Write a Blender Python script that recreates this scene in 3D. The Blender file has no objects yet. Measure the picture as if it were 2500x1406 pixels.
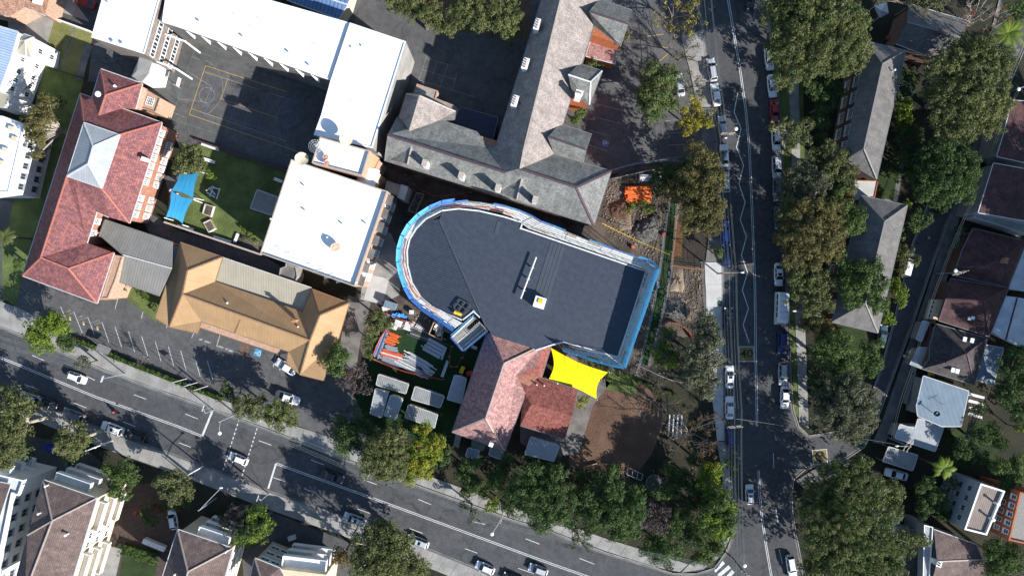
import bpy, math, random
import numpy as np
from mathutils import Vector, Matrix
C = bpy.context.scene
COL = C.collection
# ---------------- camera, sky, sun, exposure ----------------
CAMH = 140.0          # drone height in metres
SC = 11.905           # photograph pixels per metre on the ground
cam = bpy.data.cameras.new('camera'); cam.lens = 24; cam.sensor_width = 36; cam.clip_end = 5000; cam.clip_start = 1
camo = bpy.data.objects.new('camera', cam); COL.objects.link(camo); camo.location = (0, 0, CAMH); C.camera = camo
SUN_EL = math.radians(29.0); SX, SY = 0.785, -0.62
w = bpy.data.worlds.new('World'); C.world = w; w.use_nodes = True
nt = w.node_tree; bg = nt.nodes['Background']; sky = nt.nodes.new('ShaderNodeTexSky'); sky.sky_type = 'NISHITA'
sky.sun_disc = False; sky.sun_elevation = SUN_EL; sky.sun_rotation = math.atan2(SX, SY); sky.altitude = 50
sky.dust_density = 0.2; sky.ozone_density = 3.0; sky.air_density = 1.2
nt.links.new(sky.outputs[0], bg.inputs[0]); bg.inputs[1].default_value = 0.096
sl = bpy.data.lights.new('sun', 'SUN'); sl.energy = 5.0; sl.angle = math.radians(0.5); sl.color = (1, 0.975, 0.93)
so = bpy.data.objects.new('sun', sl); COL.objects.link(so)
so.rotation_euler = Vector((-SX*math.cos(SUN_EL), -SY*math.cos(SUN_EL), -math.sin(SUN_EL))).to_track_quat('-Z', 'Y').to_euler()
so.location = (120, -90, 200)
C.view_settings.view_transform = 'Standard'; C.view_settings.look = 'None'; C.view_settings.gamma = 1
C.view_settings.exposure = 0.95; C.view_settings.use_curve_mapping = False
C.cycles.max_bounces = 5; C.cycles.diffuse_bounces = 3; C.cycles.transparent_max_bounces = 6
R = random.Random(7); NR = np.random.default_rng(11)
rad = math.radians

# ---------------- materials ----------------
MATS = {}
def mat(name, c, c2=None, rough=0.85, ns=0.6, pat=None, pw=0.3, ph=0.36, metal=0.0, spec=0.3, bump=0.0, fine=0.12, emit=None, pc=None, det=6, lo=.38, hi=.62, crack=0):
    if name in MATS: return MATS[name]
    m = bpy.data.materials.new(name); m.use_nodes = True; MATS[name] = m
    t = m.node_tree; N = t.nodes; L = t.links; b = N['Principled BSDF']
    b.inputs['Roughness'].default_value = rough; b.inputs['Metallic'].default_value = metal
    b.inputs['Specular IOR Level'].default_value = spec
    c2 = c2 or tuple(x*0.78 for x in c)
    geo = N.new('ShaderNodeNewGeometry')
    n1 = N.new('ShaderNodeTexNoise'); n1.inputs['Scale'].default_value = ns; n1.inputs['Detail'].default_value = det
    L.new(geo.outputs['Position'], n1.inputs['Vector'])
    mr = N.new('ShaderNodeMapRange'); mr.inputs[1].default_value = lo; mr.inputs[2].default_value = hi
    L.new(n1.outputs['Fac'], mr.inputs[0])
    mx = N.new('ShaderNodeMix'); mx.data_type = 'RGBA'
    mx.inputs[6].default_value = (*c, 1); mx.inputs[7].default_value = (*c2, 1)
    L.new(mr.outputs[0], mx.inputs[0]); out = mx.outputs[2]; hgt = None
    if pat:
        uv = N.new('ShaderNodeUVMap')
        if pat == 'tile':
            br = N.new('ShaderNodeTexBrick'); br.offset = 0.5
            br.inputs['Scale'].default_value = 1; br.inputs['Brick Width'].default_value = pw; br.inputs['Row Height'].default_value = ph
            br.inputs['Mortar Size'].default_value = 0.045; br.inputs['Mortar Smooth'].default_value = 0.6
            pc = pc or (0.55, 1.3)
            br.inputs['Color1'].default_value = (pc[0],)*3+(1,); br.inputs['Color2'].default_value = (pc[1],)*3+(1,)
            br.inputs['Mortar'].default_value = (0.42,)*3+(1,); br.inputs['Bias'].default_value = 0.05
            L.new(uv.outputs[0], br.inputs[0])
            mu = N.new('ShaderNodeMix'); mu.data_type = 'RGBA'; mu.blend_type = 'MULTIPLY'; mu.inputs[0].default_value = 0.85
            L.new(out, mu.inputs[6]); L.new(br.outputs['Color'], mu.inputs[7]); out = mu.outputs[2]
            # each row of tiles is tilted a little: a sawtooth height up the slope
            sx = N.new('ShaderNodeSeparateXYZ'); L.new(uv.outputs[0], sx.inputs[0])
            dv = N.new('ShaderNodeMath'); dv.operation = 'DIVIDE'; dv.inputs[1].default_value = ph; L.new(sx.outputs[1], dv.inputs[0])
            fr = N.new('ShaderNodeMath'); fr.operation = 'FRACT'; L.new(dv.outputs[0], fr.inputs[0])
            hgt = N.new('ShaderNodeMath'); hgt.operation = 'MULTIPLY'; hgt.inputs[1].default_value = -0.08; L.new(fr.outputs[0], hgt.inputs[0]); hgt = hgt.outputs[0]
            bump = bump or 0.5
        elif pat == 'rib':
            sx = N.new('ShaderNodeSeparateXYZ'); L.new(uv.outputs[0], sx.inputs[0])
            dv = N.new('ShaderNodeMath'); dv.operation = 'MULTIPLY'; dv.inputs[1].default_value = 2*math.pi/pw; L.new(sx.outputs[0], dv.inputs[0])
            fr = N.new('ShaderNodeMath'); fr.operation = 'SINE'; L.new(dv.outputs[0], fr.inputs[0])
            rr = N.new('ShaderNodeMapRange'); rr.inputs[1].default_value = 0.3; rr.inputs[2].default_value = 0.95
            pc = pc or (1.06, 0.62)
            rr.inputs[3].default_value = pc[0]; rr.inputs[4].default_value = pc[1]; L.new(fr.outputs[0], rr.inputs[0])
            cc = N.new('ShaderNodeCombineColor')
            for i in range(3): L.new(rr.outputs[0], cc.inputs[i])
            mu = N.new('ShaderNodeMix'); mu.data_type = 'RGBA'; mu.blend_type = 'MULTIPLY'; mu.inputs[0].default_value = 1
            L.new(out, mu.inputs[6]); L.new(cc.outputs[0], mu.inputs[7]); out = mu.outputs[2]
            hgt = N.new('ShaderNodeMath'); hgt.operation = 'MULTIPLY'; hgt.inputs[1].default_value = -0.02; L.new(fr.outputs[0], hgt.inputs[0]); hgt = hgt.outputs[0]
            bump = bump or 0.35
    def mult(out, val):
        cc = N.new('ShaderNodeCombineColor')
        for i in range(3): L.new(val, cc.inputs[i])
        mu = N.new('ShaderNodeMix'); mu.data_type = 'RGBA'; mu.blend_type = 'MULTIPLY'; mu.inputs[0].default_value = 1
        L.new(out, mu.inputs[6]); L.new(cc.outputs[0], mu.inputs[7]); return mu.outputs[2]
    if pat:   # rain streaks and lichen drifting down the slope
        mp = N.new('ShaderNodeMapping'); mp.inputs['Scale'].default_value = (1.3, .22, 1); L.new(uv.outputs[0], mp.inputs[0])
        n3 = N.new('ShaderNodeTexNoise'); n3.inputs['Scale'].default_value = 1; n3.inputs['Detail'].default_value = 5; L.new(mp.outputs[0], n3.inputs['Vector'])
        m4 = N.new('ShaderNodeMapRange'); m4.inputs[1].default_value = .3; m4.inputs[2].default_value = .7; m4.inputs[3].default_value = .84 if pat == 'tile' else .93; m4.inputs[4].default_value = 1.14 if pat == 'tile' else 1.06
        L.new(n3.outputs['Fac'], m4.inputs[0]); out = mult(out, m4.outputs[0])
    if crack:  # old cracks sealed with bitumen, and oily patches
        ds = N.new('ShaderNodeTexNoise'); ds.inputs['Scale'].default_value = .35; ds.inputs['Detail'].default_value = 3; L.new(geo.outputs['Position'], ds.inputs['Vector'])
        vs = N.new('ShaderNodeVectorMath'); vs.operation = 'MULTIPLY_ADD'; vs.inputs[1].default_value = (5, 5, 0); L.new(ds.outputs['Color'], vs.inputs[0]); L.new(geo.outputs['Position'], vs.inputs[2])
        vo = N.new('ShaderNodeTexVoronoi'); vo.feature = 'DISTANCE_TO_EDGE'; vo.inputs['Scale'].default_value = crack; L.new(vs.outputs[0], vo.inputs['Vector'])
        m5 = N.new('ShaderNodeMapRange'); m5.inputs[1].default_value = .0; m5.inputs[2].default_value = .018; m5.inputs[3].default_value = .66; m5.inputs[4].default_value = 1; L.new(vo.outputs['Distance'], m5.inputs[0]); out = mult(out, m5.outputs[0])
        n4 = N.new('ShaderNodeTexNoise'); n4.inputs['Scale'].default_value = .9; n4.inputs['Detail'].default_value = 7; L.new(geo.outputs['Position'], n4.inputs['Vector'])
        m6 = N.new('ShaderNodeMapRange'); m6.inputs[1].default_value = .35; m6.inputs[2].default_value = .68; m6.inputs[3].default_value = .86; m6.inputs[4].default_value = 1.13; L.new(n4.outputs['Fac'], m6.inputs[0]); out = mult(out, m6.outputs[0])
    if fine:
        n2 = N.new('ShaderNodeTexNoise'); n2.inputs['Scale'].default_value = 5.5; n2.inputs['Detail'].default_value = 4
        L.new(geo.outputs['Position'], n2.inputs['Vector'])
        m2 = N.new('ShaderNodeMapRange'); m2.inputs[1].default_value = .3; m2.inputs[2].default_value = .7
        m2.inputs[3].default_value = 1-fine; m2.inputs[4].default_value = 1+fine; L.new(n2.outputs['Fac'], m2.inputs[0])
        cc = N.new('ShaderNodeCombineColor')
        for i in range(3): L.new(m2.outputs[0], cc.inputs[i])
        mu = N.new('ShaderNodeMix'); mu.data_type = 'RGBA'; mu.blend_type = 'MULTIPLY'; mu.inputs[0].default_value = 1
        L.new(out, mu.inputs[6]); L.new(cc.outputs[0], mu.inputs[7]); out = mu.outputs[2]
        if hgt is None and bump: hgt = n2.outputs['Fac']
    L.new(out, b.inputs['Base Color'])
    if hgt is not None and bump:
        bp = N.new('ShaderNodeBump'); bp.inputs['Strength'].default_value = bump; bp.inputs['Distance'].default_value = 0.5 if pat is None else 1.0
        L.new(hgt, bp.inputs['Height']); L.new(bp.outputs[0], b.inputs['Normal'])
    return m
def leafmat(name, c, c2, hue=(1.5, 1.25, .6)):
    m = bpy.data.materials.new(name); m.use_nodes = True; MATS[name] = m
    t = m.node_tree; N = t.nodes; L = t.links; N.remove(N['Principled BSDF']); outn = N['Material Output']
    at = N.new('ShaderNodeAttribute'); at.attribute_name = 'tint'
    geo = N.new('ShaderNodeNewGeometry'); n1 = N.new('ShaderNodeTexNoise'); n1.inputs['Scale'].default_value = .35; n1.inputs['Detail'].default_value = 3
    L.new(geo.outputs['Position'], n1.inputs['Vector'])
    ad = N.new('ShaderNodeMath'); ad.operation = 'MULTIPLY_ADD'; ad.inputs[1].default_value = .55; L.new(at.outputs['Fac'], ad.inputs[0]); 
    s2 = N.new('ShaderNodeMapRange'); s2.inputs[1].default_value = .35; s2.inputs[2].default_value = .65; s2.inputs[4].default_value = .45
    L.new(n1.outputs['Fac'], s2.inputs[0]); L.new(s2.outputs[0], ad.inputs[2])
    mx = N.new('ShaderNodeMix'); mx.data_type = 'RGBA'; mx.inputs[6].default_value = (*c, 1); mx.inputs[7].default_value = (*c2, 1)
    L.new(ad.outputs[0], mx.inputs[0])
    d = N.new('ShaderNodeBsdfDiffuse'); tr = N.new('ShaderNodeBsdfTranslucent'); L.new(mx.outputs[2], d.inputs[0]); L.new(mx.outputs[2], tr.inputs[0])
    gl = N.new('ShaderNodeBsdfGlossy'); gl.inputs['Roughness'].default_value = .5; gl.inputs[0].default_value = (1, 1, 1, 1)
    ms = N.new('ShaderNodeMixShader'); ms.inputs[0].default_value = .28; L.new(d.outputs[0], ms.inputs[1]); L.new(tr.outputs[0], ms.inputs[2])
    m3 = N.new('ShaderNodeMixShader'); m3.inputs[0].default_value = .008; L.new(ms.outputs[0], m3.inputs[1]); L.new(gl.outputs[0], m3.inputs[2])
    L.new(m3.outputs[0], outn.inputs[0]); return m

asphalt = mat('asphalt', (.080, .080, .084), (.060, .060, .064), .9, .3, bump=.25, fine=.2, lo=.3, hi=.7, crack=.09)
asphalt_old = mat('asphalt_old', (.076, .075, .078), (.054, .054, .057), .92, .16, bump=.25, fine=.2, lo=.3, hi=.7, crack=.11)
asphalt_yard = mat('asphalt_yard', (.105, .103, .102), (.072, .071, .072), .92, .22, bump=.25, fine=.2, lo=.3, hi=.72, crack=.13)
concrete = mat('concrete', (.30, .285, .265), (.22, .21, .195), .9, .4, bump=.15, fine=.12)
concrete_new = mat('concrete_new', (.46, .45, .43), (.40, .39, .37), .85, .5, bump=.1, fine=.06)
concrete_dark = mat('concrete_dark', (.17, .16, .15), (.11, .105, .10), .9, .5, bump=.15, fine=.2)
grass = mat('grass', (.12, .15, .045), (.075, .10, .03), 1, .35, bump=.5, fine=.35)
grass_dry = mat('grass_dry', (.20, .19, .07), (.14, .145, .05), 1, .3, bump=.5, fine=.3)
turf = mat('turf', (.014, .042, .012), (.01, .03, .01), 1, .4, bump=.3, fine=.2)
soil = mat('soil', (.125, .10, .08), (.06, .05, .04), 1, .3, bump=.6, fine=.35)
mulch = mat('mulch', (.105, .060, .040), (.145, .09, .06), 1, .25, bump=.6, fine=.35)
dirt_pale = mat('dirt_pale', (.30, .235, .17), (.17, .13, .095), 1, .5, bump=.7, fine=.3)
rubble_m = mat('rubble', (.16, .15, .14), (.07, .068, .065), 1, 2.5, bump=1, fine=.5)
ground_m = mat('ground', (.022, .025, .014), (.038, .033, .022), 1, .2, bump=.5, fine=.35)
paint = mat('road_paint', (.62, .62, .60), (.45, .45, .44), .7, 3, fine=.12)
paint_worn = mat('worn_paint', (.33, .33, .32), (.14, .14, .14), .8, 2.2, fine=.3)
paint_y = mat('yellow_paint', (.52, .36, .06), (.40, .28, .05), .8, 2, fine=.2)
paint_mustard = mat('mustard_paint', (.21, .155, .05), (.13, .10, .045), .8, .9, fine=.2)
paint_g = mat('green_paint', (.08, .22, .13), (.06, .14, .09), .8, 2)
paint_b = mat('blue_line_paint', (.10, .17, .38), (.07, .11, .24), .8, 2)
paint_dis = mat('blue_bay_paint', (.05, .30, .55), (.04, .22, .42), .8, 1)
paint_blk = mat('black_paint', (.02, .02, .02), None, .8, 2)
red_tile = mat('red_tile', (.27, .10, .085), (.165, .07, .082), .85, .9, pat='tile', pw=.34, ph=.40, lo=.3, hi=.7, det=9)
pink_tile = mat('pink_tile', (.42, .24, .215), (.28, .14, .135), .85, 1.2, pat='tile', pw=.32, ph=.38, det=9, lo=.3, hi=.7, pc=(.6, 1.3))
orange_tile = mat('orange_tile', (.29, .10, .075), (.20, .06, .05), .85, 1.2, pat='tile', pw=.34, ph=.40, det=9, lo=.3, hi=.7)
slate = mat('slate', (.345, .29, .265), (.24, .205, .188), .8, .5, pat='tile', pw=.35, ph=.28, det=10, lo=.3, hi=.7, pc=(.66, 1.2), bump=.3)
slate_green = mat('slate_lichen', (.235, .235, .215), (.155, .157, .15), .8, .6, pat='tile', pw=.35, ph=.28, det=10, lo=.3, hi=.7, pc=(.6, 1.22), bump=.35)
dark_tile = mat('dark_tile', (.16, .148, .14), (.125, .116, .11), .8, .6, pat='tile', pw=.33, ph=.36, pc=(.85, 1.1), bump=.6)
brown_tile = mat('brown_tile', (.165, .115, .10), (.12, .085, .078), .85, .8, pat='tile', pw=.33, ph=.36, pc=(.75, 1.2))
maroon_tile = mat('maroon_tile', (.11, .048, .045), (.065, .035, .036), .85, .6, pat='tile', pw=.33, ph=.36, pc=(.7, 1.25))
tan_metal = mat('tan_metal', (.36, .225, .115), (.32, .20, .10), .7, .4, pat='rib', pw=.62, fine=.05, pc=(1.0, .92), bump=.12)
cream_metal = mat('cream_metal', (.36, .325, .25), (.33, .30, .23), .7, .4, pat='rib', pw=.5, fine=.05, pc=(1.02, .88), bump=.2)
grey_metal = mat('grey_metal', (.215, .205, .185), (.185, .178, .16), .6, .5, pat='rib', pw=.55, fine=.06, pc=(1.04, .84), bump=.15)
zinc = mat('zinc', (.33, .345, .36), (.29, .305, .32), .5, .5, pat='rib', pw=.5, fine=.04, pc=(1.03, .88), bump=.15)
shed_metal = mat('shed_metal', (.25, .255, .25), (.20, .205, .20), .6, .6, pat='rib', pw=.42, fine=.06, pc=(1.05, .7))
blue_metal = mat('blue_metal', (.16, .21, .26), (.135, .18, .225), .6, .5, pat='rib', pw=.9, fine=.05, pc=(1.02, .9), bump=.15)
navy_metal = mat('navy_metal', (.036, .044, .060), (.029, .036, .051), .5, 1.1, pat='rib', pw=.36, fine=.04, pc=(1.35, .5), bump=.25, spec=.4)
navy_flash = mat('navy_flashing', (.055, .064, .08), (.05, .058, .072), .5, .6, fine=.04)
white_roof = mat('white_roof', (.82, .82, .82), (.76, .77, .78), .7, .12, fine=.03)
white_roof_w = mat('weathered_white', (.6, .61, .62), (.45, .47, .5), .7, .5, fine=.1)
white = mat('white_paint', (.78, .77, .75), (.7, .69, .67), .6, 1, fine=.04)
cream = mat('cream_render', (.62, .52, .36), (.56, .46, .32), .8, .8, fine=.06)
grey_render = mat('grey_render', (.33, .34, .35), (.27, .28, .29), .8, .6, fine=.08)
brick = mat('red_brick', (.36, .17, .11), (.27, .125, .085), .9, 2.0, fine=.25)
brick_pale = mat('pale_brick', (.42, .28, .20), (.34, .215, .155), .9, 2.0, fine=.2)
brick_brown = mat('brown_brick', (.15, .095, .072), (.105, .068, .055), .9, 2.0, fine=.25)
brick_orange = mat('orange_brick', (.42, .13, .05), (.33, .10, .045), .9, 2.0, fine=.25)
cap_red = mat('cap_red', (.45, .16, .11), None, .8, 3)
cap_pale = mat('cap_pale', (.42, .35, .30), None, .8, 3)
cap_dark = mat('cap_dark', (.09, .05, .06), None, .8, 3)
cap_tan = mat('cap_tan', (.30, .17, .10), None, .7, 3)
cap_grey = mat('cap_grey', (.22, .20, .185), None, .7, 3)
cap_white = mat('cap_white', (.6, .6, .6), None, .7, 3)
gut_white = mat('gutter_white', (.55, .55, .54), None, .5, 3)
gut_grey = mat('gutter_grey', (.16, .165, .17), None, .5, 3)
gut_tan = mat('gutter_tan', (.25, .15, .09), None, .6, 3)
steel = mat('galvanised_steel', (.42, .44, .46), (.33, .35, .37), .4, 3, metal=.35, fine=.1)
steel_dark = mat('dark_steel', (.06, .065, .07), None, .5, 3)
wire_m = mat('wire', (.16, .19, .19), None, .5, 3, fine=0)
timber = mat('timber', (.42, .33, .22), (.30, .23, .15), .9, 2, fine=.2)
plank_m = mat('plank_pale', (.62, .60, .56), (.48, .46, .43), .8, 2, fine=.15)
def cloth(m, t):
    n = m.node_tree; b = n.nodes['Principled BSDF']; src = b.inputs['Base Color'].links[0].from_socket; tr = n.nodes.new('ShaderNodeBsdfTranslucent'); n.links.new(src, tr.inputs[0])
    ms = n.nodes.new('ShaderNodeMixShader'); ms.inputs[0].default_value = t; n.links.new(b.outputs[0], ms.inputs[1]); n.links.new(tr.outputs[0], ms.inputs[2]); n.links.new(ms.outputs[0], n.nodes['Material Output'].inputs[0]); return m
mesh_cyan = cloth(mat('cyan_mesh', (.08, .42, .68), (.10, .34, .66), .8, 1, fine=.12), .2)
mesh_blue = cloth(mat('blue_mesh', (.08, .24, .64), (.07, .19, .55), .8, 1, fine=.12), .2)
orange_p = mat('orange_pipe', (.75, .19, .03), (.62, .15, .025), .6, 2, fine=.1)
red_orange = mat('red_orange', (.60, .10, .04), (.45, .08, .035), .7, 2, fine=.15)
yellow_m = mat('yellow', (.75, .48, .02), None, .6, 2)
sail_y = mat('yellow_sail', (.95, .72, .0), (.92, .68, .0), .8, .3, fine=.01)
sail_b = mat('blue_sail', (.03, .25, .44), (.025, .22, .40), .8, .4, fine=.06)
glass = mat('window_glass', (.035, .045, .06), None, .08, 2, spec=.7, fine=0)
carglass = mat('car_glass', (.012, .016, .022), None, .06, 2, spec=.8, fine=0)
blueglass = mat('blue_glass', (.033, .038, .062), None, .6, .4, spec=.3, fine=.08)
rubber = mat('rubber', (.015, .015, .016), None, .9, 3, fine=0)
head_l = mat('headlight', (.7, .7, .7), None, .15, 3, spec=.8, fine=0)
tail_l = mat('tail_light', (.45, .02, .02), None, .2, 3, spec=.6, fine=0)
bark = mat('bark', (.17, .14, .11), (.10, .085, .07), 1, 3, fine=.2)
bark_pale = mat('pale_bark', (.42, .37, .31), (.28, .24, .20), 1, 3, fine=.2)
twig_m = mat('twig', (.17, .145, .125), (.12, .10, .09), 1, 3)
skin_m = mat('skin', (.45, .27, .19), None, .6, 3, fine=0)
LEAF = dict(
 gum=leafmat('gum_leaves', (.062, .078, .026), (.165, .175, .068)),
 gumbrown=leafmat('brown_gum_leaves', (.066, .064, .022), (.165, .145, .055)),
 grey=leafmat('grey_leaves', (.055, .064, .036), (.15, .152, .09)),
 dense=leafmat('dark_leaves', (.024, .046, .016), (.090, .140, .042)),
 green=leafmat('green_leaves', (.040, .072, .020), (.120, .165, .048)),
 lime=leafmat('lime_leaves', (.075, .120, .016), (.20, .26, .035)),
 yellow=leafmat('yellow_leaves', (.15, .14, .018), (.40, .33, .032)),
 gold=leafmat('gold_leaves', (.13, .135, .018), (.30, .29, .032)),
 orange=leafmat('orange_leaves', (.09, .055, .022), (.22, .13, .045)),
 purple=leafmat('purple_leaves', (.055, .040, .040), (.15, .12, .11)),
 red=leafmat('red_leaves', (.16, .03, .03), (.32, .06, .05)),
)
# ---------------- geometry helpers ----------------
def P(px, py, h=0.0):
    k = (CAMH-h)/CAMH/SC
    return ((px-1250)*k, (703-py)*k, h)
def setp(o, label=None, cat=None, group=None, kind=None):
    if label: o['label'] = label
    if cat: o['category'] = cat
    if group: o['group'] = group
    if kind: o['kind'] = kind
    return o
def wloc(p):
    l = Vector((0, 0, 0))
    while p is not None: l = l+p.location; p = p.parent
    return l
def link(name, me, parent=None, m=None, loc=None, rz=0.0):
    """loc is a world location; parents are unrotated"""
    o = bpy.data.objects.new(name, me); COL.objects.link(o)
    if m is not None and me is not None and len(me.materials) == 0: me.materials.append(m)
    if parent is not None:
        o.parent = parent
        if loc is not None: o.location = Vector(loc)-wloc(parent)
    elif loc is not None: o.location = loc
    if rz: o.rotation_euler[2] = rz
    return o
def thing(name, loc, label, cat, group=None, rz=0.0):
    o = bpy.data.objects.new(name, None); COL.objects.link(o); o.location = loc; o.rotation_euler[2] = rz
    o.empty_display_size = .5
    return setp(o, label, cat, group)
class MB:
    def __init__(s): s.v = []; s.f = []; s.mi = []; s.uv = None
    def face(s, pts, mi=0):
        n = len(s.v); s.v += [tuple(p) for p in pts]; s.f.append(tuple(range(n, n+len(pts)))); s.mi.append(mi)
    def add(s, v, f, mi=0):
        n = len(s.v); s.v += [tuple(p) for p in v]; s.f += [tuple(i+n for i in q) for q in f]; s.mi += [mi]*len(f)
    def box(s, c, d, rz=0.0, mi=0, ry=0.0, rx=0.0):
        M_ = Matrix.Rotation(rz, 3, 'Z') @ Matrix.Rotation(ry, 3, 'Y') @ Matrix.Rotation(rx, 3, 'X')
        v = [Vector(c)+M_ @ Vector((x*d[0]/2, y*d[1]/2, z*d[2]/2)) for x in (-1, 1) for y in (-1, 1) for z in (-1, 1)]
        s.add(v, [(0, 1, 3, 2), (4, 6, 7, 5), (0, 4, 5, 1), (2, 3, 7, 6), (0, 2, 6, 4), (1, 5, 7, 3)], mi)
    def bar(s, a, b, wd, ht, mi=0):
        """box beam from a to b, width wd horizontally, ht vertically, a/b on its centre line"""
        a = Vector(a); b = Vector(b); d = (b-a)
        if d.length < 1e-5: return
        d.normalize(); sd = d.cross(Vector((0, 0, 1)))
        if sd.length < 1e-3: sd = Vector((1, 0, 0))
        sd.normalize(); u = sd.cross(d); sd = sd*wd/2; u = u*ht/2
        v = [a-sd-u, a+sd-u, a+sd+u, a-sd+u, b-sd-u, b+sd-u, b+sd+u, b-sd+u]
        s.add(v, [(0, 3, 2, 1), (4, 5, 6, 7), (0, 1, 5, 4), (1, 2, 6, 5), (2, 3, 7, 6), (3, 0, 4, 7)], mi)
    def tube(s, pts, rr, n=6, mi=0, cap=True):
        pts = [Vector(p) for p in pts]
        if not hasattr(rr, '__len__'): rr = [rr]*len(pts)
        base = len(s.v)
        for i, p in enumerate(pts):
            d = (pts[min(i+1, len(pts)-1)]-pts[max(i-1, 0)])
            if d.length < 1e-6: d = Vector((0, 0, 1))
            d.normalize(); a = d.cross(Vector((.31, .17, .94)) if abs(d.z) < .9 else Vector((1, 0, 0))); a.normalize(); b = d.cross(a)
            for k in range(n):
                t = 2*math.pi*k/n; s.v.append(tuple(p+(a*math.cos(t)+b*math.sin(t))*rr[i]))
        for i in range(len(pts)-1):
            for k in range(n):
                k2 = (k+1) % n; s.f.append((base+i*n+k, base+i*n+k2, base+(i+1)*n+k2, base+(i+1)*n+k)); s.mi.append(mi)
        if cap:
            s.f.append(tuple(base+k for k in range(n))[::-1]); s.mi.append(mi)
            e = base+(len(pts)-1)*n; s.f.append(tuple(e+k for k in range(n))); s.mi.append(mi)
    def prism(s, poly, z0, z1, mi=0, bottom=False):
        n = len(poly); A = sum(poly[i][0]*poly[(i+1) % n][1]-poly[(i+1) % n][0]*poly[i][1] for i in range(n))
        if A < 0: poly = poly[::-1]
        v = [(p[0], p[1], z0) for p in poly]+[(p[0], p[1], z1) for p in poly]
        f = [(i, (i+1) % n, n+(i+1) % n, n+i) for i in range(n)]+[tuple(range(n, 2*n))]
        if bottom: f.append(tuple(range(n))[::-1])
        s.add(v, f, mi)
    def mesh(s, name, mats=(), origin=(0, 0, 0), smooth=False):
        ox, oy, oz = origin; me = bpy.data.meshes.new(name)
        me.from_pydata([(a-ox, b-oy, c-oz) for a, b, c in s.v], [], s.f)
        for m in mats: me.materials.append(m)
        if len(mats) > 1: me.polygons.foreach_set('material_index', s.mi)
        if smooth: me.polygons.foreach_set('use_smooth', [True]*len(s.f))
        return me
    def build(s, name, m, parent=None, smooth=False, origin=None):
        ms = m if isinstance(m, (list, tuple)) else [m]
        if origin is None:
            if parent is not None: origin = wloc(parent)
            else:
                a = np.array(s.v); origin = ((a[:, 0].min()+a[:, 0].max())/2, (a[:, 1].min()+a[:, 1].max())/2, a[:, 2].min())
        me = s.mesh(name, ms, origin, smooth)
        return link(name, me, parent, None, origin)
def inset(poly, d):
    """inset a simple polygon (world xy) by d"""
    n = len(poly); A = sum(poly[i][0]*poly[(i+1) % n][1]-poly[(i+1) % n][0]*poly[i][1] for i in range(n))
    sg = 1 if A > 0 else -1; out = []
    for i in range(n):
        p0 = Vector(poly[i-1][:2]); p1 = Vector(poly[i][:2]); p2 = Vector(poly[(i+1) % n][:2])
        a = (p1-p0).normalized(); b = (p2-p1).normalized()
        na = Vector((-a.y, a.x))*sg; nb = Vector((-b.y, b.x))*sg
        m = na+nb; L_ = m.length
        m = m/L_ if L_ > 1e-4 else na
        k = d/max(.35, m.dot(na)); q = p1+m*k; out.append((q.x, q.y))
    return out
def ppoly(pts, h=0): return [P(a, b, h)[:2] for a, b in pts]
def flat(name, pts, level, m, kind='structure', label=None):
    z = .004*level; mb = MB(); v = [(*P(a, b)[:2], z) for a, b in pts]
    n = len(v); A = sum(v[i][0]*v[(i+1) % n][1]-v[(i+1) % n][0]*v[i][1] for i in range(n))
    if A < 0: v = v[::-1]
    mb.face(v); o = mb.build(name, m); o['kind'] = kind
    if label: o['label'] = label
    return o
def resample(pts, step):
    out = [Vector(pts[0])]; acc = 0
    tot = sum((Vector(pts[i+1])-Vector(pts[i])).length for i in range(len(pts)-1)); n = max(1, round(tot/step)); st = tot/n; need = st
    for i in range(len(pts)-1):
        a = Vector(pts[i]); b = Vector(pts[i+1]); L_ = (b-a).length; pos = 0
        while acc+(L_-pos) >= need-1e-6 and len(out) <= n:
            t = pos+(need-acc); out.append(a+(b-a)*(t/L_)); pos = t; acc = need; need += st
        acc += L_-pos
    if len(out) <= n: out.append(Vector(pts[-1]))
    return out[:n+1]
def resample_n(pts, n):
    pts = [Vector(p) for p in pts]; ds = [0]
    for i in range(len(pts)-1): ds.append(ds[-1]+(pts[i+1]-pts[i]).length)
    out = []
    for k in range(n+1):
        t = ds[-1]*k/n; i = 0
        while i < len(pts)-2 and ds[i+1] < t: i += 1
        seg = ds[i+1]-ds[i]; out.append(pts[i]+(pts[i+1]-pts[i])*((t-ds[i])/seg if seg > 0 else 0))
    return out
def line_mark(parent, pts, width, m, z, name='line_marking'):
    mb = MB(); q = [Vector(P(a, b)[:2]) for a, b in pts]
    for i in range(len(q)-1):
        d = q[i+1]-q[i]
        if d.length < 1e-4: continue
        d.normalize(); n = Vector((-d.y, d.x))*width/2; e = d*width*.3
        a = q[i]-(e if i else d*0); b = q[i+1]+(e if i < len(q)-2 else d*0)
        zz = z+.0007*(i % 2)
        mb.face([(a.x+n.x, a.y+n.y, zz), (a.x-n.x, a.y-n.y, zz), (b.x-n.x, b.y-n.y, zz), (b.x+n.x, b.y+n.y, zz)])
    return mb.build(name, m, parent)
def text_mark(parent, txt, px, py, size, ang, m, z, name='lettering', sx=1.0):
    cu = bpy.data.curves.new('t', 'FONT'); cu.body = txt; cu.size = size; cu.align_x = 'CENTER'; cu.align_y = 'CENTER'; cu.resolution_u = 3; cu.offset = size*.012
    to = bpy.data.objects.new('t', cu); COL.objects.link(to); bpy.context.view_layer.update()
    me = bpy.data.meshes.new_from_object(to.evaluated_get(bpy.context.evaluated_depsgraph_get()))
    bpy.data.objects.remove(to); me.materials.clear(); me.materials.append(m)
    x, y, _ = P(px, py); o = link(name, me, parent, None, (x, y, z), rad(ang)); o.scale = (sx, 1, 1); return o
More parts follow.
